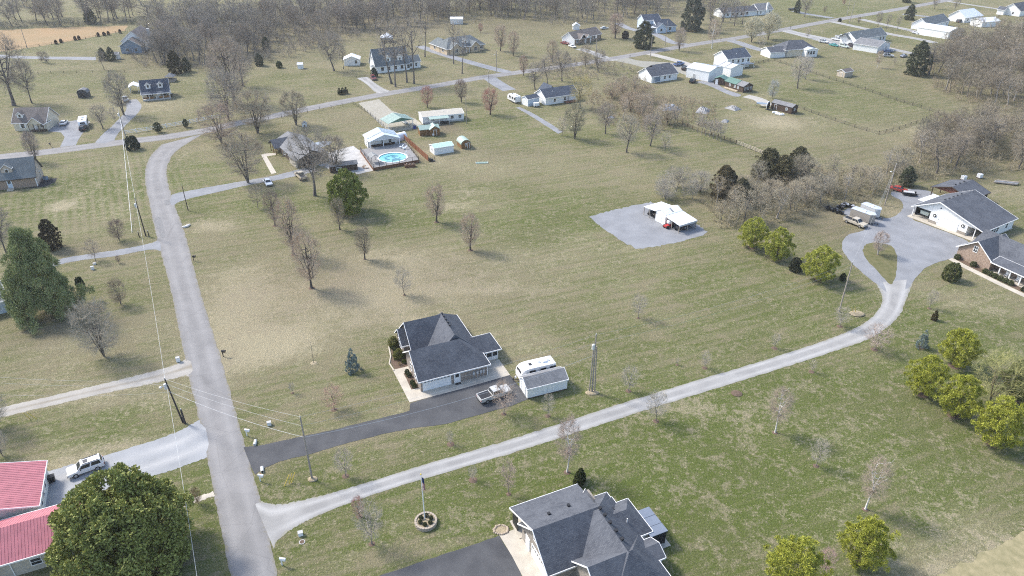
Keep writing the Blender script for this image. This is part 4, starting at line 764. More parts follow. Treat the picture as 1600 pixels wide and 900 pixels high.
h, L = house('white_barn_with_skylights', 'white metal barn with grey skylight strips behind the brown sheds', (1140.5,121), (1159.5,117.5), 'barn'); block(h, 0, L, 0, 10, 3.8, 4.8, WHITE, WHTMET, 'y', 0, 0, .15, rib=True)
for y in (3, 6.5): part('skylight', MB().add([(-.1,y,3.97),(-.1,y+.7,3.97),(L*.48,y+.7,5.02),(L*.48,y,5.02)], [(0,1,2,3)]), mat('grey_skylight', (.28,.28,.28), .4, .4, .1, 2), h)
h, L = house('small_brown_shed', 'small dark brown shed with green roof beside white barn', (1115.5,131.5), (1130,133), 'shed'); h.rotation_euler = (0,0,R(-32)); block(h, 0, 4.4, 0, 4.4, 2.3, 3.2, DWOOD, DGRNMET, 'y', 0, 0, .2, trim=None); door(h, 1, 0, .05, -90, .9, 2, TRIM)
h, L = house('long_brown_shed', 'long brown wooden shed with green and grey roof and white windows', (1132,135.5), (1160.5,145), 'shed'); block(h, 0, L*.62, 0, 5, 2.4, 3.6, DWOOD, DGRNMET, 'x', 0, 0, .25, trim=None); block(h, L*.62, L, 0, 5, 2.4, 3.6, DWOOD, ROOF_G, 'x', 0, 0, .25, trim=None)
for x in (L*.28, L*.55, L*.72): win(h, x, 0, 1, -90, .7, .9, TRIM, LGLASS)
for y in (1, 2.5, 4): win(h, L, y, 1, 0, .7, 1.0)
part('board_pile', MB().box(1, L*.8, -1.4, -.4, .02, .35), mat('pale_lumber', (.5,.42,.3), .8, .2, .2, 3), h)
h, L = house('brown_container_shed', 'dark brown portable shed with grey roof on straw-coloured ground', (1204,170), (1236,178.5), 'shed'); block(h, 0, L, 0, 3.6, 2.4, 3.2, DWOOD, ROOF_G, 'x', 0, 0, .15, trim=None); win(h, L*.75, 0, 1, -90, .7, .8, TRIM, LGLASS); door(h, L*.22, 0, .1, -90, .9, 1.9, DWOOD); win(h, L, 1.8, 1.1, 0, .6, .8)
for k, (x, y, r_) in enumerate([(1215,178,.7),(1221,179.5,.55),(1210,176.5,.5)]):
    jk = thing('white_debris', ['white sheet of debris lying left in front of brown portable shed', 'rumpled white bundle in front of the brown portable shed door', 'small white scrap left of the debris by brown portable shed'][k], 'debris', g(x, y), rnd.uniform(0,3)); part('sheet', MB().box(-r_*1.6,r_*1.6,-r_,r_,.03,.28+.1*k), TRIM, jk); part('lump', MB().ball((.2,.1,.4),(.6*r_,.5*r_,.35),8,5), TRIM, jk)

# --- far right houses
h, L = house('cream_house', 'cream house with dark hip roof, attached garage and white sunroom', (1222,90.5), (1273,87)); block(h, 2, L, 1, 11, 3.4, 6.4, CREAM, ROOF_D, 'x', 4.5, 4.5, .4); block(h, L-6.5, L-.3, -2, 4, 3.3, 4, WHITE, SILMET, 'y', 0, 0, .2)
for x in (L-5.4, L-3.9, L-2.4): win(h, x, -2, 1.3, -90, 1, 1.4)
g2 = block(h, -6, 3, 1, 9, 2.6, 4.3, WHITE, ROOF_D, 'x', 0, 0, .35); h2 = h.rotation_euler.z; win(h, 3, 3, 1, 0, .8, 1); vpipe(h, [(12,4,5)])
h, L = house('white_gable_house', 'white house with dark green-grey gable roof among parked cars', (1335,71), (1383,63.5)); block(h, 0, L, 0, 9, 3, 5.8, WHITE, ROOF_T, 'x', 0, 0, .4); block(h, -1.5, 8, 3, 9, 2.8, 5, None, ROOF_T, 'x', 0, 0, .3, trim=None)
for x in (L-2, L-4.5): win(h, x, 0, .8, -90, 1, 1.4)
vpipe(h, [(7,2.5,4.6)])
h, L = house('white_garage_building', 'weathered white garage with grey roof beside the parked cars', (1369.5,83.5), (1389,77), 'garage'); block(h, 0, L, 0, 12, 3, 4.8, WHITE, ROOF_G, 'y', 0, 0, .3); door(h, L*.7, 0, .05, -90, 1, 2.1, GREYS)
h, L = house('tan_shed', 'small tan shed with brown roof alone on the lawn', (1307,119.8), (1319,121.3), 'shed'); h.location = (*g(1319,121.5), 0); h.rotation_euler = (0,0,at((1319,121.5),(1335,118))[1]); block(h, 0, 5.6, 0, 3.8, 2.2, 3.1, TAN, ROOF_B, 'x', 0, 0, .2); door(h, 0, 1.9, .05, 180, 1.4, 1.8, TAN)
h, L = house('far_white_house', 'white house with green-grey roof left of white metal building', (1448,48.5), (1481,40.5)); block(h, 0, L, 0, 9, 3, 6, WHITE, ROOF_T, 'x', 0, 0, .4); win(h, L-2.5, 0, .9, -90); vpipe(h, [(6,2.5,4.6)])
h, L = house('long_white_metal_building', 'long white metal building with ribbed low roof at edge of right wood', (1480,61.5), (1503,56.5), 'metal building'); block(h, 0, L, 0, 17, 3.6, 5, WHITE, WHTMET, 'y', 0, 0, .15, rib=True); garage_door(h, L*.5, 0, 0, -90, 3, 2.6, GREYS, False)
h, L = house('tree_screened_house', 'white-gabled house screened by bare trees above white metal building', (1506,36), (1533,32)); block(h, 0, L, 0, 10, 3, 6.4, WHITE, WHTMET, 'x', 0, 3, .4); win(h, 3, 0, 1, -90); win(h, 8, 0, 1, -90)
h, L = house('tree_screened_shed', 'pale metal-roofed shed partly hidden in the right wood', (1533,43), (1560,41), 'shed'); block(h, 0, L, 0, 8, 2.8, 4.4, WHITE, WHTMET, 'x', 0, 0, .3)
h, L = house('corner_white_house', 'white-gabled house with dark roof in the top right corner', (1592,26), (1625,20)); block(h, 0, L, 0, 11, 3.2, 6.8, WHITE, ROOF_D, 'x', 0, 0, .4); block(h, -3, 2, 8, 12, 3, 4.4, WHITE, ROOF_D, 'y'); win(h, 0, 4, 1, 180)

# --- white house by the cross road in the middle
h, L = house('white_blue_roof_house', 'white house with slate-blue roof and deck behind a yellowish bare tree', (852.5,164.5), (902,157)); block(h, 0, L, 0, 8, 2.8, 5, WHITE, ROOF_N, 'x', 0, 0, .35); block(h, 3, 8, 5, 11, 2.8, 5.4, WHITE, ROOF_N, 'y', 0, 0, .35, trim=None)
for x in (4, 8.5, 14): win(h, x, 0, .9, -90, .9, 1.1)
door(h, 6.5, 0, .4, -90); door(h, 10, 0, .4, -90, .9, 2, GREYS); part('deck', MB().box(8, L-1, -2.4, 0, .4, .55), DECKW, h); posts(h, [(8.1,-2.3),(11,-2.3),(L-1.1,-2.3)], 1.4, DECKW, .12); vpipe(h, [(4,2,4.1)])
h, L = house('blue_grey_shed', 'pale shed with slate-blue roof left of the slate-roofed house', (825,166.5), (842.5,162.8), 'shed'); block(h, 0, L, 0, 4, 2.6, 3.5, PALEBLUE, ROOF_N, 'x', 0, 0, .15); part('end_siding', MB().box(-.02,0,0,4,0,2.6), WHITE, h); u = thing('white_utility_trailer', 'small white box by the pale blue-roofed shed', 'box', g(838,167), R(15)); part('body', MB().box(-1,1,-.6,.6,.35,1.6), TRIM, u); part('wheel', MB().tube((-.5,-.66,.3),(-.5,-.6,.3),.3,.3,10), RUBBER, u); part('wheel', MB().tube((.5,-.66,.3),(.5,-.6,.3),.3,.3,10), RUBBER, u)
camper('parked_camper', 'white box camper left of the blue-roofed shed', g(797,155.5), R(-62), 6.4)

# --- open metal barn on the gravel pad
h = thing('metal_barn', 'white metal barn with open lean-tos on the gravel pad', 'barn', g(1003,332), R(-58.1))
block(h, 5.5, 9.0, -.4, 5, 2.7, 3.5, WHITE, WHTMET, 'y', 0, 0, .1, trim=None, rib=True)
for nm, q in (('lean_to_roof', [(1.3,-.8,2.35),(5.6,-.8,2.75),(5.6,5.2,2.75),(1.3,5.2,2.35)]), ('lean_to_roof', [(8.9,-.8,2.75),(14.4,-.8,2.2),(14.4,5.2,2.2),(8.9,5.2,2.75)])):
    mb, bd = shell([q], .08); r_ = part(nm, mb, WHTMET, h); part('roof_ribs', ribs([q[:1]+q[1:]], .6, .02), WHTMET, r_)
posts(h, [(1.4,-.6),(1.4,2.2),(1.4,5),(14.2,-.6),(14.2,2.2),(14.2,5),(3.4,-.6),(11.6,-.6)], 2.3, POLEW, .14); part('eave_panel', MB().box(14.35,14.42,-.7,5.1,1.75,2.2), SILMET, h); part('back_wall', MB().box(1.4,14.2,5.0,5.06,.1,2.2), SILMET, h); part('roof_light', MB().add([(7.35,2,3.62),(7.35,2.5,3.62),(8.8,2.5,3.0),(8.8,2,3.0)],[(0,1,2,3)]), mat('grey_skylight', (.28,.28,.28)), h)
part('side_door', MB().box(6.6,7.7,-.44,-.4,.1,2.0), TRIM, h)
def tractor(label, loc, rz, col):
    t = thing('tractor', label, 'tractor', loc, rz); part('hood', MB().box(.2,1.8,-.35,.35,.75,1.35), PAINT, t, col); part('seat', MB().box(-.5,-.1,-.25,.25,.95,1.05).box(-.6,-.5,-.25,.25,1.0,1.5), BLACK, t)
    for x, y, r_ in ((-.4,.65,.62),(-.4,-.65,.62),(1.4,.55,.36),(1.4,-.55,.36)):
        w_ = part('wheel', MB().tube((x,y-.16,r_),(x,y+.16,r_),r_,r_,14), RUBBER, t); part('rim', MB().tube((x,y-.17,r_),(x,y+.17,r_),r_*.5,r_*.5,10), RIM, w_)
    part('axle', MB().box(-.5,1.6,-.2,.2,.45,.75), BLACK, t); part('roll_bar', MB().tube((-.6,.4,.8),(-.6,.4,2),.04).tube((-.6,-.4,.8),(-.6,-.4,2),.04).tube((-.6,-.4,2),(-.6,.4,2),.04), BLACK, t); return t
BO, BT = g(1003,332), R(-58.1)
tractor('dark tractor under the left lean-to of the metal barn', hpt(2.4,2,BO,BT), BT-1.5, (.05,.05,.05)); tractor('second dark tractor under the left lean-to, nearer the barn wall', hpt(4.4,2,BO,BT), BT-1.5, (.08,.06,.05)); tractor('dark tractor under the right lean-to of the metal barn', hpt(12.9,1.6,BO,BT), BT-1.5, (.05,.05,.06))
sp = thing('tank_sprayer', 'red tractor sprayer with white tank at mouth of right lean-to', 'sprayer', hpt(10.2,-.2,BO,BT), BT-1.5); part('tank', MB().ball((-.2,0,1.35),(.8,.65,.6),12,8), TRIM, sp); part('chassis', MB().box(-1,1.4,-.5,.5,.4,.75), PAINT, sp, (.5,.05,.05))
for x, y in ((-.6,.65),(-.6,-.65),(1,.6),(1,-.6)): part('wheel', MB().tube((x,y-.12,.4),(x,y+.12,.4),.4,.4,12), RUBBER, sp)

# --- white garage, pole barn and brick house at the right
h = thing('white_garage', 'wide white garage with charcoal roof, wreaths and open side bays', 'garage', g(1424,342), R(-58.6))
block(h, -1.2, 16.3, 1.6, 16, 2.7, 6.0, None, ROOF_D, 'y', 0, 0, .4, rc=5.0)
part('wall', MB().add([(3.2,1.9,0),(12.6,1.9,0),(12.6,1.9,3.7),(5,1.9,5.95),(3.2,1.9,5.0)], [(0,1,2,3,4)]).box(3.2,3.3,2,15.8,0,4.6).box(12.5,12.6,2,15.8,0,3.6).box(3.3,12.5,15.7,15.8,0,3.6), WHITE, h)
part('gable_infill', MB().add([(-1.2,1.85,2.75),(3.3,1.85,2.9),(3.3,1.85,5.05)], [(0,1,2)]).add([(12.4,1.85,2.6),(16.3,1.85,2.6),(12.4,1.85,3.7)], [(0,1,2)]), WHITE, h)
part('stone_base', MB().box(3.2,5.2,1.8,1.9,0,.8).box(10.6,12.6,1.8,1.9,0,.8), STONE, h); garage_door(h, 7.9, 1.9, 0, -90, 4.8, 2.4, TRIM, False)
for x in (4.4, 11.5):
    wr = part('wreath', MB().tube((x,1.84,2.2),(x,1.75,2.2),.42,.42,14), mat('dark_wreath', (.03,.035,.03), .9, .1, .3, 5), h); part('sign_board', MB().box(x-.5,x+.5,1.86,1.9,1.65,3.0), TRIM, wr); part('ring_centre', MB().tube((x,1.74,2.2),(x,1.73,2.2),.2,.2,10), TRIM, wr)
part('round_vent', MB().tube((5.3,1.9,4.5),(5.3,1.85,4.5),.18,.18,12), BLACK, h)
part('side_wall', MB().box(16.2,16.3,3.5,15.8,0,2.6), WHITE, h)
for y in (6, 7.2, 8.4, 12.6): win(h, 16.3, y, 1.0, 0, .8, 1.2)
part('bay_back', MB().box(-1,3.2,15.5,15.6,0,2.8), DWOOD, h); part('bay_side', MB().box(-1.15,-1.05,3,15.6,0,2.5), BLACK, h); posts(h, [(-1.1,1.9),(14.5,1.9),(16.2,1.9)], 2.6, TRIM, .18); part('slab_floor', MB().box(-1.6,16.6,.4,16,.04,.1), CONC, h)
vents(h, [(4.6, y, 5.95) for y in (4, 5.8, 7.6, 9.4, 11.2)]); part('side_awning', MB().box(-3.4,-1.7,7,14,2.45,2.55), WHTMET, h)
GO, GT = g(1424,342), R(-58.6)
bo = thing('motor_boat', 'pale boat on trailer inside the left open bay of white garage', 'boat', hpt(1.2,5,GO,GT), GT+R(90)); part('hull', MB().add([(-2,-1,.9),(-2,1,.9),(1.2,1,.9),(2.6,0,1.1),(1.2,-1,.9),(-2,-1.1,1.8),(-2,1.1,1.8),(1.2,1.1,1.9),(2.9,0,2.1),(1.2,-1.1,1.9)], [(0,1,2,3,4),(9,8,7,6,5),(0,5,6,1),(1,6,7,2),(2,7,8,3),(3,8,9,4),(4,9,5,0)]), mat('pale_green_hull', (.5,.56,.5), .4, .4, .1, 2), bo); part('windscreen', MB().add([(.2,-.8,1.9),(.2,.8,1.9),(-.1,.8,2.4),(-.1,-.8,2.4)],[(0,1,2,3)]), GLASS, bo); part('trailer', MB().box(-2,3.2,-.06,.06,.5,.62).tube((-.8,-1,.35),(-.8,-.8,.35),.35,.35,12).tube((-.8,.8,.35),(-.8,1,.35),.35,.35,12), BLACK, bo)
h, L = house('pole_barn', 'open pole barn with charcoal roof behind the white garage', (1453,306), (1500,318), 'pole barn'); h.rotation_euler = (0,0,R(-58.6)); block(h, 0, 10, 0, 9, 2.6, 4.3, None, ROOF_D, 'y', 0, 0, .4, trim=DWOOD); posts(h, [(.1,.1),(9.9,.1),(.1,8.9),(9.9,8.9),(.1,4.5),(9.9,4.5)], 2.6, DWOOD, .2); part('back_wall', MB().box(.1,9.9,8.85,8.95,0,2.6), DWOOD, h); part('gable_panel', MB().add([(0,.0,2.6),(10,0,2.6),(5,0,4.25)],[(0,1,2)]), mat('red_brown_panel',(.16,.07,.05),.8,.2,.2,2), h); vents(h, [(4.6,y,4.35) for y in (2,4,6)])
h = thing('brick_house', 'brown brick house with white porch columns at right edge', 'house', g(1495,400), R(-64.7))
block(h, 0, 7.8, -.4, 8, 2.6, 5.5, BRICK2, ROOF_D, 'y', 0, 0, .4); block(h, 1, 26, 1.8, 11, 2.6, 5.7, BRICK2, ROOF_D, 'x', 0, 0, .4, trim=None)
mb, bd = shell([[(7.9,-.9,2.5),(26,-.9,2.5),(26,1.8,3.3),(7.9,1.8,3.3)]]); r_ = part('porch_roof', mb, ROOF_D, h); part('trim', trim_boards(bd), TRIM, r_)
posts(h, [(10.1,-.6),(12.4,-.6),(14.7,-.6),(17,-.6)], 2.5, TRIM, .22, 'column'); part('porch_floor', MB().box(7.9,26,-.9,1.8,.02,.14), CONC, h); win(h, 3.7, -.4, 2.9, -90, .8, 1.3, nm=2)
for x in (10.5,13.3,16): win(h, x, 1.8, .9, -90, 1.1, 1.4, shutter=BLACK)
QO, QT = g(1495,400), R(-64.7)
pad('porch_walk', [hpt(-1.6,-1.6,QO,QT), hpt(4,-2.2,QO,QT), hpt(12,-2.6,QO,QT), hpt(20,-2.8,QO,QT), hpt(20,-4.2,QO,QT), hpt(12,-4.2,QO,QT), hpt(4,-3.8,QO,QT), hpt(-2.4,-2.8,QO,QT)], .014, CONC, 0, 0, True)
pad('porch_bed', [hpt(0,-.45,QO,QT), hpt(17,-1,QO,QT), hpt(17,-2.5,QO,QT), hpt(4,-2.1,QO,QT), hpt(0,-1.6,QO,QT)], .012, MULCH, 0, 0, True)
for k, x in enumerate((11.2, 13.6)):
    lc = thing('porch_chair', ['left white rocking chair on the brick house porch', 'right white rocking chair on the brick house porch'][k], 'chair', hpt(x,.4,QO,QT), QT, z=.14); part('seat', MB().box(-.3,.3,-.3,.3,.4,.46), TRIM, lc); part('backrest', MB().box(-.3,.3,.26,.32,.46,1.15), TRIM, lc)
    for s in (-1,1): part('rocker', MB().box(s*.28-.03,s*.28+.03,-.45,.5,0,.06), TRIM, lc); part('leg', MB().box(s*.28-.03,s*.28+.03,-.25,-.19,.06,.4), TRIM, lc); part('leg', MB().box(s*.28-.03,s*.28+.03,.2,.26,.06,.4), TRIM, lc)

# ------------------------------------------------------------------ vehicles (built once per kind, copied with their own paint)
def loft(mb, lo, hi, z0, z1):
    q = [(lo[0],-lo[2],z0),(lo[1],-lo[2],z0),(lo[1],lo[2],z0),(lo[0],lo[2],z0),(hi[0],-hi[2],z1),(hi[1],-hi[2],z1),(hi[1],hi[2],z1),(hi[0],hi[2],z1)]
    return mb.add(q, [(3,2,1,0),(4,5,6,7),(0,1,5,4),(1,2,6,5),(2,3,7,6),(3,0,4,7)])
def soft_side(prof, w, e=.1):
    mb = MB(); n = len(prof); cx = sum(p[0] for p in prof)/n; cz = sum(p[1] for p in prof)/n
    ins = [(cx+(x-cx)*.975, cz+(z-cz)*.86) for x, z in prof]; rings = [(ins, -w/2), (prof, -w/2+e), (prof, w/2-e), (ins, w/2)]; vs = []
    for pr, y in rings: vs += [(x, y, z) for x, z in pr]
    fs = [tuple(range(n)), tuple(range(4*n-1, 3*n-1, -1))]
    for k in range(3): fs += [(k*n+i, (k+1)*n+i, (k+1)*n+(i+1) % n, k*n+(i+1) % n) for i in range(n)]
    return mb.add(vs, fs)
def win_band(lo, hi, z0, z1, a=.12, b=.9):
    # glass panes a hair outside a lofted cabin: sides (two each), windscreen, back
    mb = MB()
    def P(x, y, t): return None
    def pt(u, s, t):     # side s=-1/1, u along 0..1, t up 0..1
        x0, x1, w_ = [lo[i]+(hi[i]-lo[i])*t for i in range(3)]; return (x0+(x1-x0)*u, s*(w_+.012), z0+(z1-z0)*t)
    for s in (-1, 1):
        for u0, u1 in ((.07,.46),(.52,.93)):
            q = [pt(u0,s,a),pt(u1,s,a),pt(u1,s,b),pt(u0,s,b)]; mb.add(q, [(0,1,2,3) if s < 0 else (3,2,1,0)])
    for e, sg in ((1, 1), (0, -1)):
        def ed(v, t):
            x = lo[e]+(hi[e]-lo[e])*t; w_ = lo[2]+(hi[2]-lo[2])*t; return (x+sg*.012, w_*v, z0+(z1-z0)*t)
        q = [ed(-.88,a),ed(.88,a),ed(.88,b),ed(-.88,b)]; mb.add(q, [(0,1,2,3) if sg > 0 else (3,2,1,0)])
    return mb
KIND = {}
def vehicle_kind(k):
    if k in KIND: return KIND[k]
    P = []
    if k == 'sedan':
        L, W, r, ax = 4.7, 1.82, .32, (-1.35, 1.4); body = [(-2.35,.35),(2.3,.3),(2.36,.55),(2.25,.72),(1.2,.9),(-1.7,.95),(-2.3,.9),(-2.38,.6)]; lo, hi, z = (-1.75, 1.15, .82), (-1.05, .3, .62), (.92, 1.42)
    elif k == 'suv':
        L, W, r, ax = 4.8, 1.9, .38, (-1.4, 1.42); body = [(-2.38,.45),(2.35,.42),(2.42,.7),(2.35,.95),(1.15,1.08),(-2.36,1.1),(-2.42,.7)]; lo, hi, z = (-2.34, 1.1, .88), (-2.1, .4, .72), (1.08, 1.75)
    else:
        L, W, r, ax = 5.8, 1.98, .4, (-1.75, 1.85); body = [(-2.9,.5),(2.85,.45),(2.92,.75),(2.85,1.05),(1.55,1.15),(-2.9,1.12)]; lo, hi, z = (-.65, 1.5, .9), (-.5, .75, .76), (1.14, 1.82)
    P.append(('body', soft_side(body, W).mesh('body', PAINT), None))
    P.append(('cabin', loft(MB(), lo, hi, z[0]-.02, z[1]).mesh('cabin', PAINT), None)); P.append(('glass', win_band(lo, hi, *z).mesh('glass', GLASS), 'cabin'))
    if k == 'pickup': P.append(('bed_floor', MB().box(-2.78,-.75,-.8,.8,1.125,1.135).mesh('bed_floor', BLACK), None)); P.append(('bed_rail', MB().box(-2.85,-.7,-.97,-.84,1.1,1.2).box(-2.85,-.7,.84,.97,1.1,1.2).box(-2.88,-2.8,-.97,.97,1.1,1.2).mesh('bed_rail', PAINT), None))
    if k == 'suv': P.append(('sunroof', MB().box(-.5,.1,-.4,.4,1.745,1.765).mesh('sunroof', GLASS), 'cabin')); P.append(('roof_rack', MB().box(-1.9,.2,-.66,-.6,1.75,1.82).box(-1.9,.2,.6,.66,1.75,1.82).mesh('roof_rack', BLACK), None))
    for x in ax:
        for s in (-1, 1):
            P.append(('wheel', MB().tube((x,s*(W/2-.2),r),(x,s*(W/2+.015),r),r,r,16).mesh('wheel', RUBBER), None)); P.append(('rim', MB().tube((x,s*(W/2-.02),r),(x,s*(W/2+.025),r),r*.6,r*.6,12).mesh('rim', RIM), 'wheel'))
    for s in (-1, 1):
        P.append(('headlight', MB().box(body[2][0]-.12,body[2][0]+.015,s*W*.36-.2,s*W*.36+.2,.68,.82).mesh('headlight', LAMP), None)); P.append(('tail_light', MB().box(body[-1][0]-.012,body[-1][0]+.1,s*W*.42-.1,s*W*.42+.1,.75,.98).mesh('tail_light', REDL), None))
        P.append(('mirror', MB().box(lo[1]-.55,lo[1]-.4,s*(W/2+.02)-.1,s*(W/2+.02)+.1,z[0]+.05,z[0]+.22).mesh('mirror', BLACK), None))
    P.append(('bumper', MB().box(body[2][0]-.02,body[2][0]+.05,-W*.45,W*.45,.4,.6).box(body[-1][0]-.06,body[-1][0]+.02,-W*.45,W*.45,.42,.62).mesh('bumper', BLACK), None))
    KIND[k] = P; return P
def vehicle(kind, name, label, a, b, col, group=None, cat=None, loc=None, rz=None):
    # a = image point under the tail, b = under the nose
    if loc is None:
        A, B = g(*a), g(*b); loc = ((A[0]+B[0])/2, (A[1]+B[1])/2); rz = math.atan2(B[1]-A[1], B[0]-A[0])
    t = thing(name, label, cat or {'sedan':'car','suv':'car','pickup':'pickup truck'}[kind], loc, rz, group); last = {}
    for nm, me_, par in vehicle_kind(kind):
        o = link(nm, me_, last.get(par, t), col); last[nm] = o
    return t
WH, SI, BK = (.82,.83,.83), (.5,.51,.52), (.03,.03,.035)
vehicle('suv', 'white_suv', 'white SUV with sunroof on the bluish gravel drive', (158,727), (113,743), WH)
vehicle('pickup', 'silver_pickup', 'silver-white pickup with black bed on the asphalt drive', (748,629), (796,612), (.52,.52,.5))
vehicle('pickup', 'tan_pickup', 'beige crew pickup parked beside the enclosed trailer', (1322,345.5), (1349,356), (.52,.47,.38))
vehicle('sedan', 'white_sedan', 'white sedan parked on grass near the side drive', (415,282), (423,293.5), WH)
vehicle('pickup', 'old_tan_pickup', 'old cream pickup parked on dirt beside the side drive', (476,283), (465,273), (.5,.43,.31))
vehicle('sedan', 'white_hatchback', 'white car parked beside the cream cape house', (96.5,198.5), (104,190), WH)
vehicle('suv', 'black_suv', 'black car in front of the big white camper', (128,206.5), (136,199), BK)
vehicle('pickup', 'small_silver_pickup', 'silver vehicle at top of the curved drive under bare tree', (198,161), (195,154.5), SI)
vehicle('suv', 'maroon_suv', 'maroon and white vehicle parked by the steep-gabled white house', (580,120), (587.5,128.5), (.2,.05,.045))
vehicle('pickup', 'blue_pickup', 'blue pickup beside the dark grey-roofed ranch house', (1053,104), (1068,100.5), (.12,.2,.38))
vehicle('suv', 'black_car', 'black car with white roof glint next to the blue pickup', (1064,111), (1079,107.5), BK)
vehicle('suv', 'dark_jeep', 'dark jeep parked in front of the larger white barn', (1079,131), (1085,126), (.03,.04,.04))
vehicle('suv', 'white_wagon', 'white SUV leftmost of the cars on the cream house drive', (1279,66), (1294,68), WH)
vehicle('pickup', 'white_pickup', 'white pickup nearest the camera behind the parked row', (1299,62), (1317,65), WH)
vehicle('pickup', 'second_white_pickup', 'white pickup farthest back, close to the gable-roofed white house', (1306,58.5), (1321,61), (.75,.76,.77))
vehicle('sedan', 'teal_car', 'teal green car between two parked vehicles on the drive', (1296,71), (1310,73.5), (.08,.36,.33))
vehicle('suv', 'white_green_truck', 'pale green-white vehicle right of the teal car', (1311,72.5), (1326,76), (.6,.68,.64))
vehicle('suv', 'dark_parked_car', 'dark car at right end of row by white garage', (1326,72), (1337,75), (.06,.05,.06))
vehicle('sedan', 'blue_car', 'blue car behind the silver car beside the white garage', (1377,82.5), (1398,81), (.2,.28,.45))
vehicle('suv', 'silver_car', 'silver car parked on lawn right of the white garage', (1378,88.5), (1397,89.5), SI)
vehicle('sedan', 'lone_grey_car', 'grey-blue car on lawn beside the dark cedar', (1405,91), (1418,87), (.4,.44,.5))
vehicle('sedan', 'distant_white_car', 'small white car on the gravel drive left of metal building', (1426,52), (1438,54), (.7,.72,.75))
vehicle('pickup', 'distant_truck', 'white vehicle partly behind corner of long white metal building', (1440,51), (1452,54.5), (.7,.7,.7))
vehicle('pickup', 'black_truck', 'black pickup parked by far trees at top', (1232,16), (1246,17.5), BK)
vehicle('sedan', 'white_ranch_car', 'white car in front of the brown-roofed ranch house', (888,72), (900,76), WH)
vehicle('sedan', 'red_ranch_car', 'red car behind the white car at the brown-roofed ranch', (877,68), (888,70), (.3,.08,.07))
vehicle('sedan', 'silver_ranch_car', 'silver car in shade right of the brown-roofed ranch', (939,46), (949,45), (.55,.6,.62))
vehicle('sedan', 'red_sports_car', 'red sports car on gravel behind the white garage', (1396,297), (1411,300.5), (.42,.05,.035))
vehicle('suv', 'distant_dark_car', 'dark vehicle by the tree-screened white house', (1492,36), (1506,34), (.1,.1,.11))
camper('large_camper', 'large white fifth-wheel camper beside the cream cape house', g(131.5,202), R(116), 7.5, 2.6)
def box_trailer(name, label, a, b, col, H=2.3):
    A, B = g(*a), g(*b); rz = math.atan2(B[1]-A[1], B[0]-A[0]); L = math.hypot(B[0]-A[0], B[1]-A[1]); t = thing(name, label, 'trailer', A, rz); W = 2.3
    part('body', MB().add([(0,-W/2,.5),(L-1,-W/2,.5),(L-.2,0,.5),(L-1,W/2,.5),(0,W/2,.5),(0,-W/2,H+.4),(L-1,-W/2,H+.4),(L-.2,0,H+.4),(L-1,W/2,H+.4),(0,W/2,H+.4)], [(4,3,2,1,0),(5,6,7,8,9),(0,1,6,5),(1,2,7,6),(2,3,8,7),(3,4,9,8),(4,0,5,9)]), PAINT, t, col)
    part('roof', MB().add([(-.05,-W/2-.05,H+.41),(L-1,-W/2-.05,H+.41),(L-.1,0,H+.41),(L-1,W/2+.05,H+.41),(-.05,W/2+.05,H+.41),(-.05,0,H+.52),(L-1,0,H+.5)], [(0,1,6,5),(1,2,6),(2,3,6),(3,4,5,6),(4,0,5)]), SILMET, t)
    for s in (-1, 1):
        for x in (L*.4, L*.4+.85): part('wheel', MB().tube((x,s*(W/2),.34),(x,s*(W/2+.2),.34),.34,.34,12), RUBBER, t)
    part('hitch', MB().tube((L-.4,0,.5),(L+1,0,.5),.07).tube((L+.7,0,.05),(L+.7,0,.8),.05), BLACK, t); part('roof_hatch', MB().box(L*.5-.3,L*.5+.3,-.3,.3,H+.5,H+.62), TRIM, t); return t
box_trailer('enclosed_trailer', 'tan enclosed cargo trailer behind the beige pickup', (1330,339), (1366,352), (.34,.31,.27))
box_trailer('white_cargo_trailer', 'white cargo trailer alongside the tan enclosed trailer', (1346,332), (1374,343), (.6,.61,.6))
u = thing('utility_trailer', 'small dark open utility trailer next to red sports car', 'trailer', g(1420,305), R(-20)); part('bed', MB().box(-1.8,1.8,-.9,.9,.45,.55).box(-1.8,1.8,-.9,-.84,.55,.95).box(-1.8,1.8,.84,.9,.55,.95), BLACK, u); part('load', MB().box(-1.4,1.2,-.7,.7,.56,1.0), GREYS, u)
for s in (-1,1): part('wheel', MB().tube((0,s*.92,.32),(0,s*1.1,.32),.32,.32,12), RUBBER, u)
part('tongue', MB().tube((1.8,0,.5),(3,0,.45),.06), BLACK, u)
JL = ['leftmost black quad bike in junk pile by hedgerow', 'black quad bike second from left in the junk pile', 'dark machine in the middle of the junk pile', 'grey and white machine at back of the junk pile', 'black machine with white fenders beside the white trailer', 'dark wheeled machine nearest the tan trailer']
for k, (x, y, c) in enumerate([(1293,327,BK),(1303,330,(.06,.06,.06)),(1312,334,BK),(1318,322,(.4,.4,.42)),(1328,324,(.6,.6,.6)),(1312,326,(.1,.09,.08))]):
    q = thing('quad_bike', JL[k], 'quad bike', g(x, y), rnd.uniform(-1, 1), 'machines stored by the hedgerow'); part('fender', MB().box(-.9,-.2,-.5,.5,.65,.8).box(.3,.95,-.5,.5,.65,.8), PAINT, q, c); part('seat', MB().box(-.5,.35,-.18,.18,.75,.98), BLACK, q); part('frame', MB().box(-.8,.8,-.22,.22,.3,.65), BLACK, q); part('handlebar', MB().tube((.4,-.45,1.15),(.4,.45,1.15),.035).tube((.3,0,.8),(.42,0,1.15),.04), BLACK, q)
    for a_ in (-.6,.62):
        for s in (-1,1): part('wheel', MB().tube((a_,s*.38,.3),(a_,s*.62,.3),.3,.3,10), RUBBER, q)
q = thing('lumber_stack', 'grey stack of lumber and metal on trailer frames at far right', 'lumber stack', g(1571,287), R(-20))
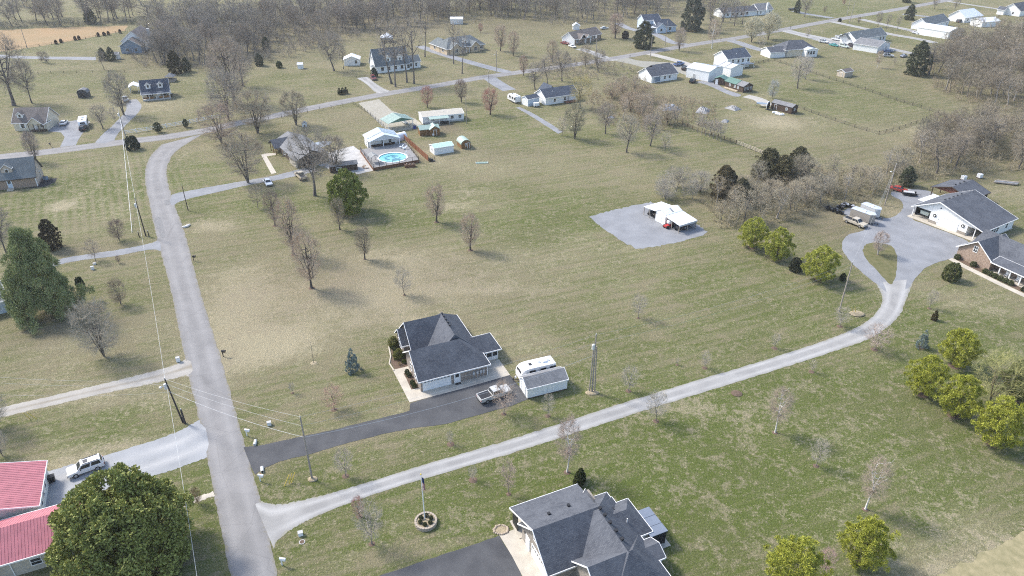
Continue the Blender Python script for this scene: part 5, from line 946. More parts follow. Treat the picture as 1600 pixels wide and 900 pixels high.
for k in range(5): part('beam', MB().box(-3.2+.3*k,2.6+.2*k,-.9+.4*k,-.6+.4*k,.25+.12*(k%3),.5+.14*(k%3)), GALV if k % 2 else POLEW, q)
part('trestle', MB().box(-2,-1.8,-1,1.2,.02,.26).box(1.8,2,-1,1.2,.02,.26), DWOOD, q)
for k, (x, y) in enumerate([(1505,281),(1530,278)]):
    q = thing('liquid_tote', ['white caged liquid tote behind the pole barn', 'white caged liquid tote farther right near the wood'][k], 'tote', g(x,y), .3); part('tank', MB().box(-.55,.55,-.55,.55,.2,1.25), TRIM, q); part('pallet', MB().box(-.6,.6,-.6,.6,.02,.18), DWOOD, q); part('cap', MB().tube((0,0,1.25),(0,0,1.32),.12,.12,10), BLACK, q)
    for zz in (.4,.8,1.2): part('cage_bar', ringmesh(.79,.81,zz,zz+.03,4), GALV, q)
q = thing('satellite_dish', 'white and dark satellite dish leaning by the brown portable shed', 'satellite dish', g(1199,171), R(-40)); part('dish', MB().ball((0,0,1.6),(.35,1.5,1.5),14,8), TRIM, q); part('backing', MB().ball((.18,0,1.55),(.3,1.35,1.35),12,8), BLACK, q); part('stand', MB().tube((.3,0,0),(.3,0,1.5),.09).box(-.6,.9,-.7,.7,.0,.1), BLACK, q)
q = thing('work_table', 'small dark canopy table left of the satellite dish', 'table', g(1190,167), R(-20)); part('top', MB().box(-2,2,-1,1,1.3,1.42), BLUES, q); posts(q, [(-1.8,-.8),(1.8,-.8),(-1.8,.8),(1.8,.8)], 1.3, POLEW, .12, 'leg')
for k, (x, y, w_, lab, m_) in enumerate([(1046,170,3.6,'blue-grey tarp shelter in the brown thicket','tarp_blue'),(1098,174,3.2,'grey tarp heap right of the blue-grey tarp shelter','tarp_grey'),(1145,170,2.6,'low grey heap on grass near the dirt lane','tarp_grey'),(955,184,1.2,'small pale tarp lying under the bare trees','tarp_blue'),(1133,190,1.6,'small grey heap beside the split rail fence','tarp_grey')]):
    q = thing('tarp_heap', lab, 'tarp', g(x,y), .2+k); mm = mat(m_, (.3,.34,.4) if m_ == 'tarp_blue' else (.28,.28,.28), .6, .3, .4, 1.2, bump=.4); s_ = w_
    V_ = []; n_ = 14
    for j in range(n_):
        for i in range(n_): a_, b_ = i/(n_-1)*2-1, j/(n_-1)*2-1; V_.append((a_*s_, b_*s_*.7, max(.02, (1-max(abs(a_),abs(b_))**2)*s_*.42*(.8+.5*rnd.random()))))
    part('tarp', MB().add(V_, [(j*n_+i, j*n_+i+1, (j+1)*n_+i+1, (j+1)*n_+i) for j in range(n_-1) for i in range(n_-1)]), mm, q); part('board', MB().box(-s_,s_*.8,-s_*.75,-s_*.7,.02,.14), POLEW, q)
q = thing('wheelie_bin', 'two-lid black wheelie bin beside the red-roofed garage', 'bin', g(83,752), R(30)); part('body', loft(MB(), (-.32,.32,.3), (-.4,.4,.38), .08, 1.0), BLACK, q); part('lid', MB().box(-.43,.43,-.42,.42,1.0,1.08), BLACK, q); part('wheel', MB().tube((-.3,-.4,.12),(-.3,-.3,.12),.12,.12,10), RUBBER, q); part('wheel', MB().tube((-.3,.3,.12),(-.3,.4,.12),.12,.12,10), RUBBER, q)
q = thing('blue_barrel', 'blue barrel standing beside the pale green carport', 'barrel', g(648,201)); part('drum', MB().tube((0,0,0),(0,0,1.1),.55,.55,14), mat('blue_plastic',(.03,.06,.25),.5,.3,.1,2), q); part('lid', MB().tube((0,0,1.1),(0,0,1.16),.57,.57,14), BLACK, q)
q = thing('golf_cart', 'white golf cart under the pale green carport', 'golf cart', g(633,193), R(-60)); part('body', MB().side([(-1.1,.3),(1.1,.3),(1.1,.6),(.6,.75),(.3,.5),(-.2,.5),(-.3,.85),(-1.1,.8)], -.55, .55), PAINT, q, WH); part('canopy', MB().box(-.9,.6,-.58,.58,1.8,1.86), TRIM, q); posts(q, [(-.85,-.5),(-.85,.5),(.55,-.5),(.55,.5)], 1.8, BLACK, .05, 'strut', .6)
for x in (-.7,.75):
    for s in (-1,1): part('wheel', MB().tube((x,s*.42,.24),(x,s*.6,.24),.24,.24,10), RUBBER, q)
q = thing('pool_pallet', 'flat pale green-grey panel lying on the open lawn', 'panel', g(753,254.5), R(5)); part('board', MB().box(-1.9,1.9,-.7,.7,.03,.1), mat('faded_green_board',(.22,.3,.27),.8,.2,.4,2), q); part('batten', MB().box(-1.9,-1.75,-.7,.7,.1,.14).box(1.75,1.9,-.7,.7,.1,.14), GREYS, q)
q = thing('dog_kennel', 'small white dog house on lawn behind the brown house', 'kennel', g(476,197), R(15)); block(q, -.8,.8,-.9,.9,.9,1.5, WHITE, ROOF_S, 'y', 0,0,.1, trim=None); part('opening', MB().box(-.3,.3,-.92,-.9,.05,.7), BLACK, q)
q = thing('culvert_pipe', 'pale culvert pipe end on upper side of asphalt drive', 'pipe', g(399,693), R(100)); part('pipe', MB().tube((-.5,0,.2),(.5,0,.2),.24,.24,12), INSUL, q); part('bore', MB().tube((.5,0,.2),(.505,0,.2),.18,.18,12), BLACK, q)
q = thing('culvert_pipe', 'grey culvert pipe end on lower side of asphalt drive', 'pipe', g(410,735), R(-70)); part('pipe', MB().tube((-.5,0,.2),(.5,0,.2),.24,.24,12), INSUL, q); part('bore', MB().tube((.5,0,.2),(.505,0,.2),.18,.18,12), BLACK, q)
for x, y, lab, hh in [(421,664,'white utility pedestal on the lawn left of the brick house',.6),(470,836,'white utility cabinet on grass beside the gravel lane mouth',.55),(279,565,'small white marker post where two-track drive meets road',.9),(148,413,'small white garden stone beside the bare sapling',.3),(145,421,'white garden figure on left lawn',.7)]:
    q = thing('utility_pedestal', lab, 'pedestal', g(x,y), R(20)); part('cabinet', MB().box(-.3,.3,-.25,.25,.02,hh), TRIM, q); part('lid', MB().box(-.33,.33,-.28,.28,hh,hh+.06), GREYS, q)
q = thing('water_meter_cover', 'round grey meter cover set in grass below the utility cabinet', 'cover', g(472,847)); part('ring', MB().tube((0,0,.0),(0,0,.05),.38,.4,16), GREYS, q); part('lid', MB().tube((0,0,.05),(0,0,.07),.3,.3,16), MULCH, q)
def mailbox(label, x, y, dark=False, rz=0):
    q = thing('mailbox', label, 'mailbox', g(x,y), rz); m_ = BLACK if dark else TRIM; part('post', MB().box(-.06,.06,-.06,.06,0,1.15).box(-.06,.06,-.55,-.06,.85,.95), DWOOD if dark else TRIM, q)
    part('box', MB().add([(.14*math.cos(math.pi*k/6)+0, yy, 1.28+.14*math.sin(math.pi*k/6)) for yy in (-.65,.15) for k in range(7)] + [(.14,-.65,1.12),(-.14,-.65,1.12),(.14,.15,1.12),(-.14,.15,1.12)], [(k,k+1,k+8,k+7) for k in range(6)]+[(0,7,16,14),(6,15,17,13),(14,16,17,15),(14,15,6,5,4,3,2,1,0),(7,8,9,10,11,12,13,17,16)]), m_, q); part('flag', MB().box(.145,.165,-.2,-.15,1.2,1.5), REDL, q); return q
mailbox('dark mailbox beside the road right of the mulch patch', 303, 408, True, R(100)); mailbox('black mailbox at road edge above the asphalt drive', 349, 557, True, R(90)); mailbox('white mailbox above the mouth of asphalt drive', 386, 681, False, R(80)); mailbox('white mailbox below the mouth of asphalt drive', 407, 752, False, R(80)); mailbox('white mailbox at road below the gravel lane mouth', 441, 883, False, R(80)); mailbox('dark mailbox by the cross road near the pear trees', 1235, 45, True, 0); mailbox('pair of dark mailboxes by the cross road gravel apron', 984, 91, True, 0); mailbox('dark mailbox by drive opposite the far woods', 1126, 64, True, 0); mailbox('black mailbox beside the left camper drive', 80, 229.5, True, 0)
q = thing('white_rock', 'white boulder pile beside the main road curve', 'boulder', g(290,354))
for k in range(6): part('stone', MB().ball((rnd.uniform(-.7,.7),rnd.uniform(-.6,.6),.2),(.45,.35,.28),8,5), mat('white_stone',(.62,.6,.56),.8,.2,.2,3), q)

# ------------------------------------------------------------------ flagpole planter
q = thing('flagpole', 'white flagpole with limp flag standing in the round planter', 'flagpole', g(664,815)); FH = tall(664,815,742)
part('pole', MB().tube((0,0,.2),(0,0,FH),.07,.045,10), TRIM, q); part('ball', MB().ball((0,0,FH+.1),.11,10,6), YELLOW, q); part('rope', MB().tube((.1,0,.8),(.09,0,FH-.1),.01,.01,3), TRIM, q)
fl = MB(); nu, nv = 9, 22; vs = []
for j in range(nv+1):
    f = j/nv
    for i in range(nu+1): a_ = i/nu; vs.append((.08+.42*a_*(.55+.45*f)+.02*math.sin(7*f), .1*math.sin(a_*9+2*f)*(.4+f), FH-.35-f*2.3-.25*a_))
fl.v = vs
for j in range(nv):
    for i in range(nu):
        fl.f.append((j*(nu+1)+i, j*(nu+1)+i+1, (j+1)*(nu+1)+i+1, (j+1)*(nu+1)+i)); fl.m.append(0 if j < nv*.42 else (1 if i % 2 else 2))
part('flag', fl, [mat('flag_blue',(.03,.05,.16),.8,.2,.1,2), mat('flag_white',(.75,.74,.72),.8,.2,.1,2), mat('flag_red',(.4,.04,.05),.8,.2,.1,2)], q)
pt_ = thing('round_planter', 'round tan block planter ring around the flagpole', 'planter', g(665.5,817)); BLK = mat('tan_retaining_block', (.42,.36,.29), .9, .15, .3, 5, bump=.4); bm_ = MB().add([(-.19,-.14,0),(.19,-.14,0),(.17,.14,0),(-.17,.14,0),(-.19,-.14,.17),(.19,-.14,.17),(.17,.14,.17),(-.17,.14,.17)],[(3,2,1,0),(4,5,6,7),(0,1,5,4),(1,2,6,5),(2,3,7,6),(3,0,4,7)]).mesh('block', BLK)
RAD = 1.38
for c in range(3):
    for k in range(22):
        a_ = 2*math.pi*(k+.5*(c % 2))/22; o = link('block', bm_, pt_); o.location = (RAD*math.cos(a_), RAD*math.sin(a_), .005+c*.18); o.rotation_euler = (0,0,a_+math.pi/2+rnd.uniform(-.03,.03))
part('soil', MB().prism([(1.25*math.cos(k*.314), 1.25*math.sin(k*.314)) for k in range(20)], .01, .42), MULCHL, pt_)

# ------------------------------------------------------------------ utility poles and wires
def upole(label, x, y, ytop, dark=False, trans=None, arm=False, lean=0, extra=0, r=.15, lamp=False):
    q = thing('utility_pole', label, 'utility pole', g(x,y)); H = tall(x,y,ytop); m_ = POLED if dark else POLEW; lx = lean*H
    part('pole', MB().tube((0,0,-.1),(lx,0,H),r,r*.68,10), m_, q)
    if trans: part('transformer', MB().tube((lx*trans-.32,-.05,H*trans-.45),(lx*trans-.32,-.05,H*trans+.4),.26,.26,12).ball((lx*trans-.32,-.05,H*trans+.4),(.26,.26,.12),10,6), INSUL, q); part('bracket', MB().box(lx*trans-.2,lx*trans,-.06,.06,H*trans-.1,H*trans), GALV, q)
    if arm: part('crossarm', MB().box(lx-.06-.9,lx-.06+.9,-.2,-.08,H-.65,H-.53), m_, q)
    part('insulator', MB().tube((lx,0,H),(lx,0,H+.25),.06,.06,8), INSUL, q)
    if lamp: part('lamp_arm', MB().tube((lx*.8,0,H*.82),(lx*.8-.9,-.3,H*.86),.03), GALV, q); part('lamp_head', MB().ball((lx*.8-1,-.33,H*.84),(.25,.25,.16),10,6), INSUL, q)
    for k in range(extra): part('side_pole', MB().tube((-.5*(k*2-1)*.9,.1,0),(-.25*(k*2-1),.1,H*(.8-.06*k)),.12,.1,8), POLEW, q)
    q['H'] = H; q['lean'] = lx; del q['H']; del q['lean']
    return (g(x,y)[0]+lx, g(x,y)[1], H)
PA = upole('far pole with transformer by left end of white rail fence', 199, 223, 172, trans=.86)
PB = upole('dark pole with transformer beside the curve of main road', 228, 369, 310, True, .82)
PC = upole('dark leaning pole with transformer and lamp beside two-track drive', 286, 660, 592, True, .84, lean=-.09, lamp=True)
PD = upole('grey pole in a dirt mound below the asphalt drive', 488, 749, 652)
PE = upole('triple grey poles with transformer on lawn right of garden shed', 925, 613, 523, False, .8, extra=2)
PF = upole('slim pole on lawn left of the lane bend', 1311, 487, 410)
PG = upole('tall pole with lamp behind the cargo trailers', 1382, 321, 257, lamp=True)
PH = upole('dark short pole beside the side drive entrance', 294, 329, 290, True, r=.12)
PI_ = upole('pole at cross road beside the barn drive', 1016, 89.5, 58); PJ = upole('pole by cross road below the blue house', 1039, 72, 33)
PK = upole('pole with transformer beside the ranch drive', 931, 87, 50, trans=.8); PL = upole('pole with lamp at tan house drive junction', 776, 114, 80, lamp=True); PM = upole('thin pole at corner of short asphalt pad drive', 764, 136, 111)
PN = upole('white thin pole at right end of mobile home', 729, 193, 153, r=.13); PO_ = upole('leaning far pole near the cross road top', 1327, 36, 2, lean=.05); PP = upole('second far pole close by the leaning far pole', 1323, 25, -4); PQ = upole('pole at the edge of orange field', 43, 76, 43)
upole('dark stub pole below the two-track drive', 289, 661.5, 640, True, r=.2); upole('short black stub post left of the dark transformer pole', 218, 371, 363, True, r=.14); upole('short black stub post right of the dark transformer pole', 233, 369.5, 361, True, r=.14)
def wire(label, a, b, sag=.6, r=.022, m_=None, n=14):
    mb = MB(); P_ = [tuple(np.array(a)*(1-t)+np.array(b)*t-np.array((0,0,sag*4*t*(1-t)))) for t in np.linspace(0,1,n)]
    for p, q_ in zip(P_, P_[1:]): mb.tube(p, q_, r*.75, r*.75, 4, False)
    o = link('overhead_wire', mb.mesh('overhead_wire', m_ or INSUL)); return tag(o, label, 'wire')
def off(p, dz): return (p[0], p[1], p[2]+dz)
wire('upper wire from leaning transformer pole to the dirt-mound pole', off(PC,0), off(PD,.1), .5); wire('middle wire from leaning transformer pole to dirt-mound pole', off(PC,-1), off(PD,-1.5), .5); wire('lowest thick wire from leaning transformer pole to dirt-mound pole', off(PC,-2.4), off(PD,-3.6), .7, .035)
wire('upper wire from dirt-mound pole to the triple poles', off(PD,.1), off(PE,0), .9, .014); wire('lower wire from dirt-mound pole to the triple poles', off(PD,-1.5), off(PE,-1.6), .9, .014); wire('thick looping cable over the asphalt drive to the triple poles', off(PD,-3.6), off(PE,-4), 1.4, .03)
wire('wire from triple poles across lawn to the lane bend pole', off(PE,0), off(PF,0), 1.2, .014); wire('lower wire from triple poles to lane bend pole', off(PE,-1.6), off(PF,-1), 1.4, .014); wire('wire from lane bend pole to the tall lamp pole', off(PF,0), off(PG,0), .8, .014)
wire('long wire along the road from curve pole to leaning pole', off(PB,0), off(PC,-.3), 1.2, .03); wire('long wire along road from leaning pole past bottom edge', off(PC,-1.2), (*g(322,1000,5.5),5.5), 1.0, .03); wire('wire from far fence pole to the curve pole', off(PA,0), off(PB,0), .8, .035); wire('cable from far fence pole to a made-up ground anchor, its glint painted white', off(PA,-3), (*g(206.5,364),.1), .3, .06, TRIM)  # last cable: a wire's glint painted as white colour, ground end made up
PW = (*g(-60,600,8),8); wire('highest wire leaving the leaning pole to the left edge', off(PC,-.2), (*g(-80,582,9),9), .8, .016); wire('second wire leaving the leaning pole to the left edge', off(PC,-1), (*g(-80,592,8),8), .8, .016); wire('lowest wire leaving the leaning pole to the left edge', off(PC,-2.6), (*g(-80,612,7),7), .8, .016)
wire('wire along cross road between its two eastern poles', off(PI_,0), off(PJ,0), .6, .02); wire('guy wire slanting left from the tall lamp pole', off(PG,-2), (*g(1371,327),.05), .0, .02); wire('second guy wire slanting left from the tall lamp pole', off(PG,-3.5), (*g(1373,328),.05), .0, .02)
for grp, labs in (([(444,760,452,741),(452,756,456,740),(455,755,461,738)], ['leftmost yellow guy-wire guard below the asphalt drive','middle yellow guy-wire guard below the asphalt drive','rightmost yellow guy-wire guard below the asphalt drive']), ([(47,655,36,645),(58,655,43,645)], ['left yellow guy-wire guard below the two-track drive','right yellow guy-wire guard below the two-track drive']), ([(1333,489,1331,480),(1337,490,1336,479)], ['left yellow stake in the straw pile by lane bend','right yellow stake in the straw pile by lane bend'])):
    for (x, y, x2, y2), lab in zip(grp, labs):
        A = g(x,y); B = g(x2,y2,1.6); o = link('guy_guard', MB().tube((*A,0),(*B,1.6),.05,.05,6).mesh('guy_guard', YELLOW)); tag(o, lab, 'guy guard')
o = link('straw_pile', MB().ball((*g(1339,491),.15),(1.5,1.1,.3),14,6).mesh('straw_pile', MULCHL)); tag(o, 'round pile of straw mulch by the lane bend', 'straw pile')
o = link('dirt_mound', MB().ball((*g(489,749),.05),(.75,.6,.25),12,6).mesh('dirt_mound', MULCHL)); tag(o, 'small mound of pale dirt at foot of the grey pole', 'dirt mound')
o = link('dirt_mound', MB().ball((*g(925,614),.05),(1.2,.7,.25),12,6).mesh('dirt_mound', MULCHL)); tag(o, 'pale dirt patch heaped at foot of the triple poles', 'dirt mound')

# ------------------------------------------------------------------ fences
def rail_fence(name, label, px, m, bay=2.5, h=1.3, rails=3, rr=.05, pr=.07, wire_=False):
    t = thing(name, label, 'fence'); C = [np.array(g(*p)) for p in px]; tot = 0; pts = []
    for a, b in zip(C, C[1:]):
        n = max(1, int(round(np.linalg.norm(b-a)/bay))); pts += [a+(b-a)*k/n for k in range(n)]
    pts.append(C[-1])
    for p in pts: part('post', MB().box(p[0]-pr,p[0]+pr,p[1]-pr,p[1]+pr,0,h+.1), m, t)
    for a, b in zip(pts, pts[1:]):
        for k in range(rails):
            z = h*(k+1)/rails-.1; part('wire_strand' if wire_ else 'rail', MB().tube((*a,z),(*b,z),rr,rr,4,False), m, t)
    return t
rail_fence('white_rail_fence', 'white three-rail fence along the left cross road', [(196,210),(230,205),(275,197),(319,189),(345,184)], TRIM, 2.7, 1.35, 3, .07, .09)
rail_fence('split_rail_fence', 'pale split rail fence right of the brown thicket', [(1150,225),(1172,233),(1196,243)], mat('pale_rail_wood',(.42,.37,.3),.85,.2,.2,3), 2.6, 1.2, 3, .07, .09)
rail_fence('split_rail_fence', 'brown split rail fence along the lower edge of thicket', [(1058,192),(1090,205),(1122,215),(1150,225)], mat('brown_rail_wood',(.2,.15,.1),.85,.2,.25,3), 2.6, 1.2, 3, .07, .09)
rail_fence('split_rail_fence', 'short dark rail fence by the cedars above the hedgerow', [(1268,263),(1284,270),(1297,276)], mat('brown_rail_wood',(.2,.15,.1)), 2.4, 1.2, 3, .07, .09)
FW = mat('dark_wire_fence', (.06,.055,.05), .8, .2, .2, 3)
rail_fence('paddock_fence', 'dark fence along the far side of the right paddock', [(1200,96),(1210,95),(1265,113),(1340,137),(1400,157),(1466,177)], FW, 4, 1.1, 4, .028, .06)
rail_fence('paddock_fence', 'dark fence along the near left side of right paddock', [(1246,168),(1290,184),(1335,199),(1373,210)], FW, 4, 1.1, 4, .028, .06)
rail_fence('paddock_fence', 'dark fence closing the right end of the paddock', [(1373,210),(1405,202),(1440,190),(1466,177)], FW, 4, 1.1, 4, .028, .06)
rail_fence('wire_fence', 'thin wire fence beside the concrete drive to carport', [(552,163),(575,177),(600,199)], FW, 3, 1.1, 3, .025, .06)
rail_fence('wire_fence', 'thin wire fence along lower edge of the cross road', [(400,192),(440,184),(500,172),(552,163)], FW, 5, 1.1, 2, .02, .06)
rail_fence('field_fence', 'fence line along lower edge of the orange field', [(42,75),(100,67),(150,58),(196,49)], FW, 6, 1.0, 2, .03, .08)
rail_fence('field_fence', 'thin fence across the lawn behind dark shed', [(60,116),(120,114),(195,113)], FW, 6, 1.0, 2, .02, .06)
rail_fence('yard_fence', 'dark fence right of the navy-roofed white house', [(1170,101),(1185,99),(1200,96)], FW, 3, 1.1, 4, .045, .08)

# ------------------------------------------------------------------ vegetation
def unit(v): return v/(np.linalg.norm(v, axis=-1, keepdims=True)+1e-9)
def tubes(segs, n=5):
    # segs: list of (p,q,r0,r1) -> verts, tris
    V = []; F = []
    for p, q, r0, r1 in segs:
        d = q-p; L = np.linalg.norm(d)
        if L < 1e-6: continue
        d = d/L; a = np.cross(d, (0,0,1.) if abs(d[2]) < .9 else (1.,0,0)); a /= np.linalg.norm(a); b = np.cross(d, a); o = len(V)
        for c, r in ((p, r0), (q, r1)):
            for i in range(n): t = 2*math.pi*i/n; V.append(c+r*(math.cos(t)*a+math.sin(t)*b))
        for i in range(n): j = (i+1) % n; F.append((o+i, o+n+j, o+j)); F.append((o+i, o+n+i, o+n+j))
    return np.array(V), np.array(F)
def twig_tris(B, D, Ls, W, rg):
    # one thin tapering triangle per twig
    n = len(B); side = unit(np.cross(D, rg.normal(size=(n,3)))); V = np.empty((n*3,3)); V[0::3] = B-side*W[:,None]; V[1::3] = B+side*W[:,None]; V[2::3] = B+D*Ls[:,None]
    return V, np.arange(n*3).reshape(n,3)
def bare_tree(seed, H=10., tf=.3, rx=3., cz=.6, rz=.42, limbs=9, nb=240, twigs=22, fine=1, r0=.2, up=.5, tw=.012, tl=.8, fork=1, leader=.75, wob=.06, rb2=.02):
    """trunk, limbs, branchlets reaching the skin of an egg-shaped crown, and twigs; returns the two meshes"""
    rg = np.random.default_rng(seed); segs = []
    C = np.array((0,0,cz*H)); E_ = np.array((rx,rx,rz*H)); stems = []; nodes = []
    for f in range(fork):
        az = 2*math.pi*f/max(1,fork)+rg.uniform(0,1); tilt = 0 if fork == 1 else rg.uniform(.12,.32)
        p = np.zeros(3); d = np.array((math.sin(tilt)*math.cos(az), math.sin(tilt)*math.sin(az), math.cos(tilt))); n = 8; Ln = H*leader/n; path = [p]
        for k in range(n):
            d = unit(d+rg.normal(size=3)*wob+np.array((0,0,.06))); p = p+d*Ln; path.append(p)
        rr = r0/(1 if fork == 1 else 1.5)
        for k in range(n):
            segs.append((path[k], path[k+1], rr*(1-.85*k/n)*(1.35 if k == 0 else 1), rr*(1-.85*(k+1)/n)))
            if k/n*leader > tf*.8: nodes.append(path[k+1])
        stems.append((path, rr))
    nl = max(2, limbs//fork)
    for path, rr in stems:
        for i in range(nl):
            t = tf/leader+(1-tf/leader)*(i+rg.uniform(0,.8))/nl; t = min(.98, t); k = min(7, int(t*8)); p = path[k]+(path[k+1]-path[k])*(t*8-k); az = 2.4*i+rg.uniform(-.5,.5)+seed
            target = C+E_*unit(np.array((math.cos(az), math.sin(az), rg.uniform(-.35,.9)+up*.6)))*rg.uniform(.6,.85)
            if target[2] < p[2]+.1*H: target[2] = p[2]+.1*H*rg.uniform(.5,1.5)
            n = 5; rb = rr*(.5-.25*t)+.012; pts = [p]
            for s_ in range(n):
                f = (s_+1)/n; pts.append(p+(target-p)*f+np.array((0,0,-.06*H*math.sin(math.pi*f)*up))+rg.normal(size=3)*.03*H/n*2)
            for s_ in range(n): segs.append((pts[s_], pts[s_+1], rb*(1-.8*s_/n), rb*(1-.8*(s_+1)/n))); nodes.append(pts[s_+1])
    N = np.array(nodes); cs = []
    for j in range(nb):
        u = unit(rg.normal(size=3)+np.array((0,0,.25))); S = C+E_*u*rg.uniform(.78,1.03)
        dd = np.linalg.norm(N-S, axis=1)+np.where(N[:,2] > S[2]-.02*H, .35*H*up+1.0, 0)+rg.uniform(0,.08*H,len(N)); b = N[int(np.argmin(dd))]
        m = (b+S)/2+np.array((0,0,-.02*H*up))+rg.normal(size=3)*.012*H; cs.append((b, m, rb2, rb2*.7)); cs.append((m, S, rb2*.7, rb2*.3))
    V2, F2 = tubes(cs, 3)
    sb = np.array([c[0] for c in cs]); se = np.array([c[1] for c in cs]); wgt = np.where(np.arange(len(cs)) % 2 == 1, 2.2, .8); wgt /= wgt.sum()
    k = nb*twigs; ix = rg.choice(len(cs), k, p=wgt); t = rg.uniform(0,1,k)[:,None]
    B = sb[ix]*(1-t)+se[ix]*t; D = unit(unit(se[ix]-sb[ix])*.8+rg.normal(size=(k,3))*.55+np.array((0,0,up*.45))); Ls = rg.uniform(.45,1.2,k)*tl
    V3, F3 = twig_tris(B, D, Ls, np.full(k, tw), rg); VV = [V2, V3]; FF = [F2, F3+len(V2)]; o = len(V2)+len(V3)
    if fine:
        k2 = k*fine; ix = rg.integers(0, k, k2); t = rg.uniform(.2,1,k2); B2 = B[ix]+D[ix]*(Ls[ix]*t)[:,None]; D2 = unit(D[ix]+rg.normal(size=(k2,3))*.7+np.array((0,0,up*.4))); V4, F4 = twig_tris(B2, D2, rg.uniform(.35,.9,k2)*tl*.7, np.full(k2, tw*.7), rg); VV.append(V4); FF.append(F4+o)
    V1, F1 = tubes(segs, 6)
    return np_mesh('trunk', V1, F1, BARK, True), np_mesh('crown', np.vstack(VV), np.vstack(FF), TWIG)
def leafy(seed, H, prof, R_, nclump, per, ls, rc, z0=.08, lob=.18, wid=.45, up=.35, fill=.35, aspect=1.0, r0=.2, tr=.5, lay=0):
    """evergreen: clumps of leaf faces spread through the crown's outer volume"""
    rg = np.random.default_rng(seed); z = rg.uniform(z0, 1, nclump*3); rad = np.array([prof(q) for q in z]); keep = rg.uniform(0, 1, nclump*3) < (rad+.12); z = z[keep][:nclump]; rad = rad[keep][:nclump]; n = len(z)
    az = rg.uniform(0, 2*math.pi, n); ph = rg.uniform(0, 6.28, 6); lobn = 1+lob*(np.sin(3*az+9*z+ph[0])+.8*np.sin(5*az-14*z+ph[1])+.5*np.sin(9*az+23*z+ph[2]))/1.6
    rr = rad*(1+lay*np.sin(z*41+1.5*np.sin(az)))*R_*lobn*np.where(rg.uniform(size=n) < fill, rg.uniform(.35,.85,n), rg.uniform(.86,1.04,n)); C = np.stack([rr*np.cos(az), rr*np.sin(az)*aspect, z*H], 1)
    out = unit(np.stack([np.cos(az), np.sin(az), (z-.45)*1.2], 1)); m = n*per; ci = np.repeat(np.arange(n), per)
    sph = unit(rg.normal(size=(m,3))+out[ci]*.9+np.array((0,0,up))); B = C[ci]+sph*(rc*rg.uniform(.25,1,m)**.6)[:,None]*rg.uniform(.7,1.3,n)[ci][:,None]
    D = unit(sph+rg.normal(size=(m,3))*.6+np.array((0,0,up))); S = unit(np.cross(D, rg.normal(size=(m,3)))); L = ls*rg.uniform(.7,1.3,m)[:,None]; W = L*wid
    V = np.empty((m*4,3)); V[0::4] = B-D*L*.5; V[1::4] = B+S*W*.5; V[2::4] = B+D*L*.5; V[3::4] = B-S*W*.5; V[:,2] = np.maximum(V[:,2], .03)
    F = np.arange(m*4).reshape(m,4)
    segs = []; p = np.zeros(3)
    for k in range(6): q = np.array((rg.normal()*.03*R_, rg.normal()*.03*R_, H*tr*1.7*(k+1)/6*.55)); segs.append((p, q, r0*(1-.12*k), r0*(1-.12*(k+1)))); p = q
    for k in range(10): a = rg.uniform(0, 6.28); zz = rg.uniform(.15,.75)*H; e = np.array((math.cos(a)*R_*prof(zz/H)*.8, math.sin(a)*R_*prof(zz/H)*.8, zz+.08*H)); segs.append((np.array((0,0,zz*.9)), e, r0*.35, r0*.1))
    V1, F1 = tubes(segs, 6); return np_mesh('trunk', V1, F1, BARK, True), np_mesh('crown', V, F, LEAF)
def dome(q): return math.sqrt(max(0, 1-((q-.38)/.64)**2)) if q > .38 else .78+.22*math.sin((q/.38)*math.pi/2)
def egg(q): return max(.05, math.sin(math.pi*min(1, max(0, (q+.12)/1.14)))**.75)
def cone(q): return max(.03, (1-q)**.85)*1.0
def bush(q): return math.sqrt(max(.02, 1-((q-.4)/.62)**2))
def column(q): return max(.06, min(1, (1-q)*2.2)**.7)
def loose(q): return max(.05, (math.sin(math.pi*min(1,max(0,(q+.05)/1.1)))**.9))
LIB = {}
def lib(k, fn):
    if k not in LIB: LIB[k] = fn()
    return LIB[k]
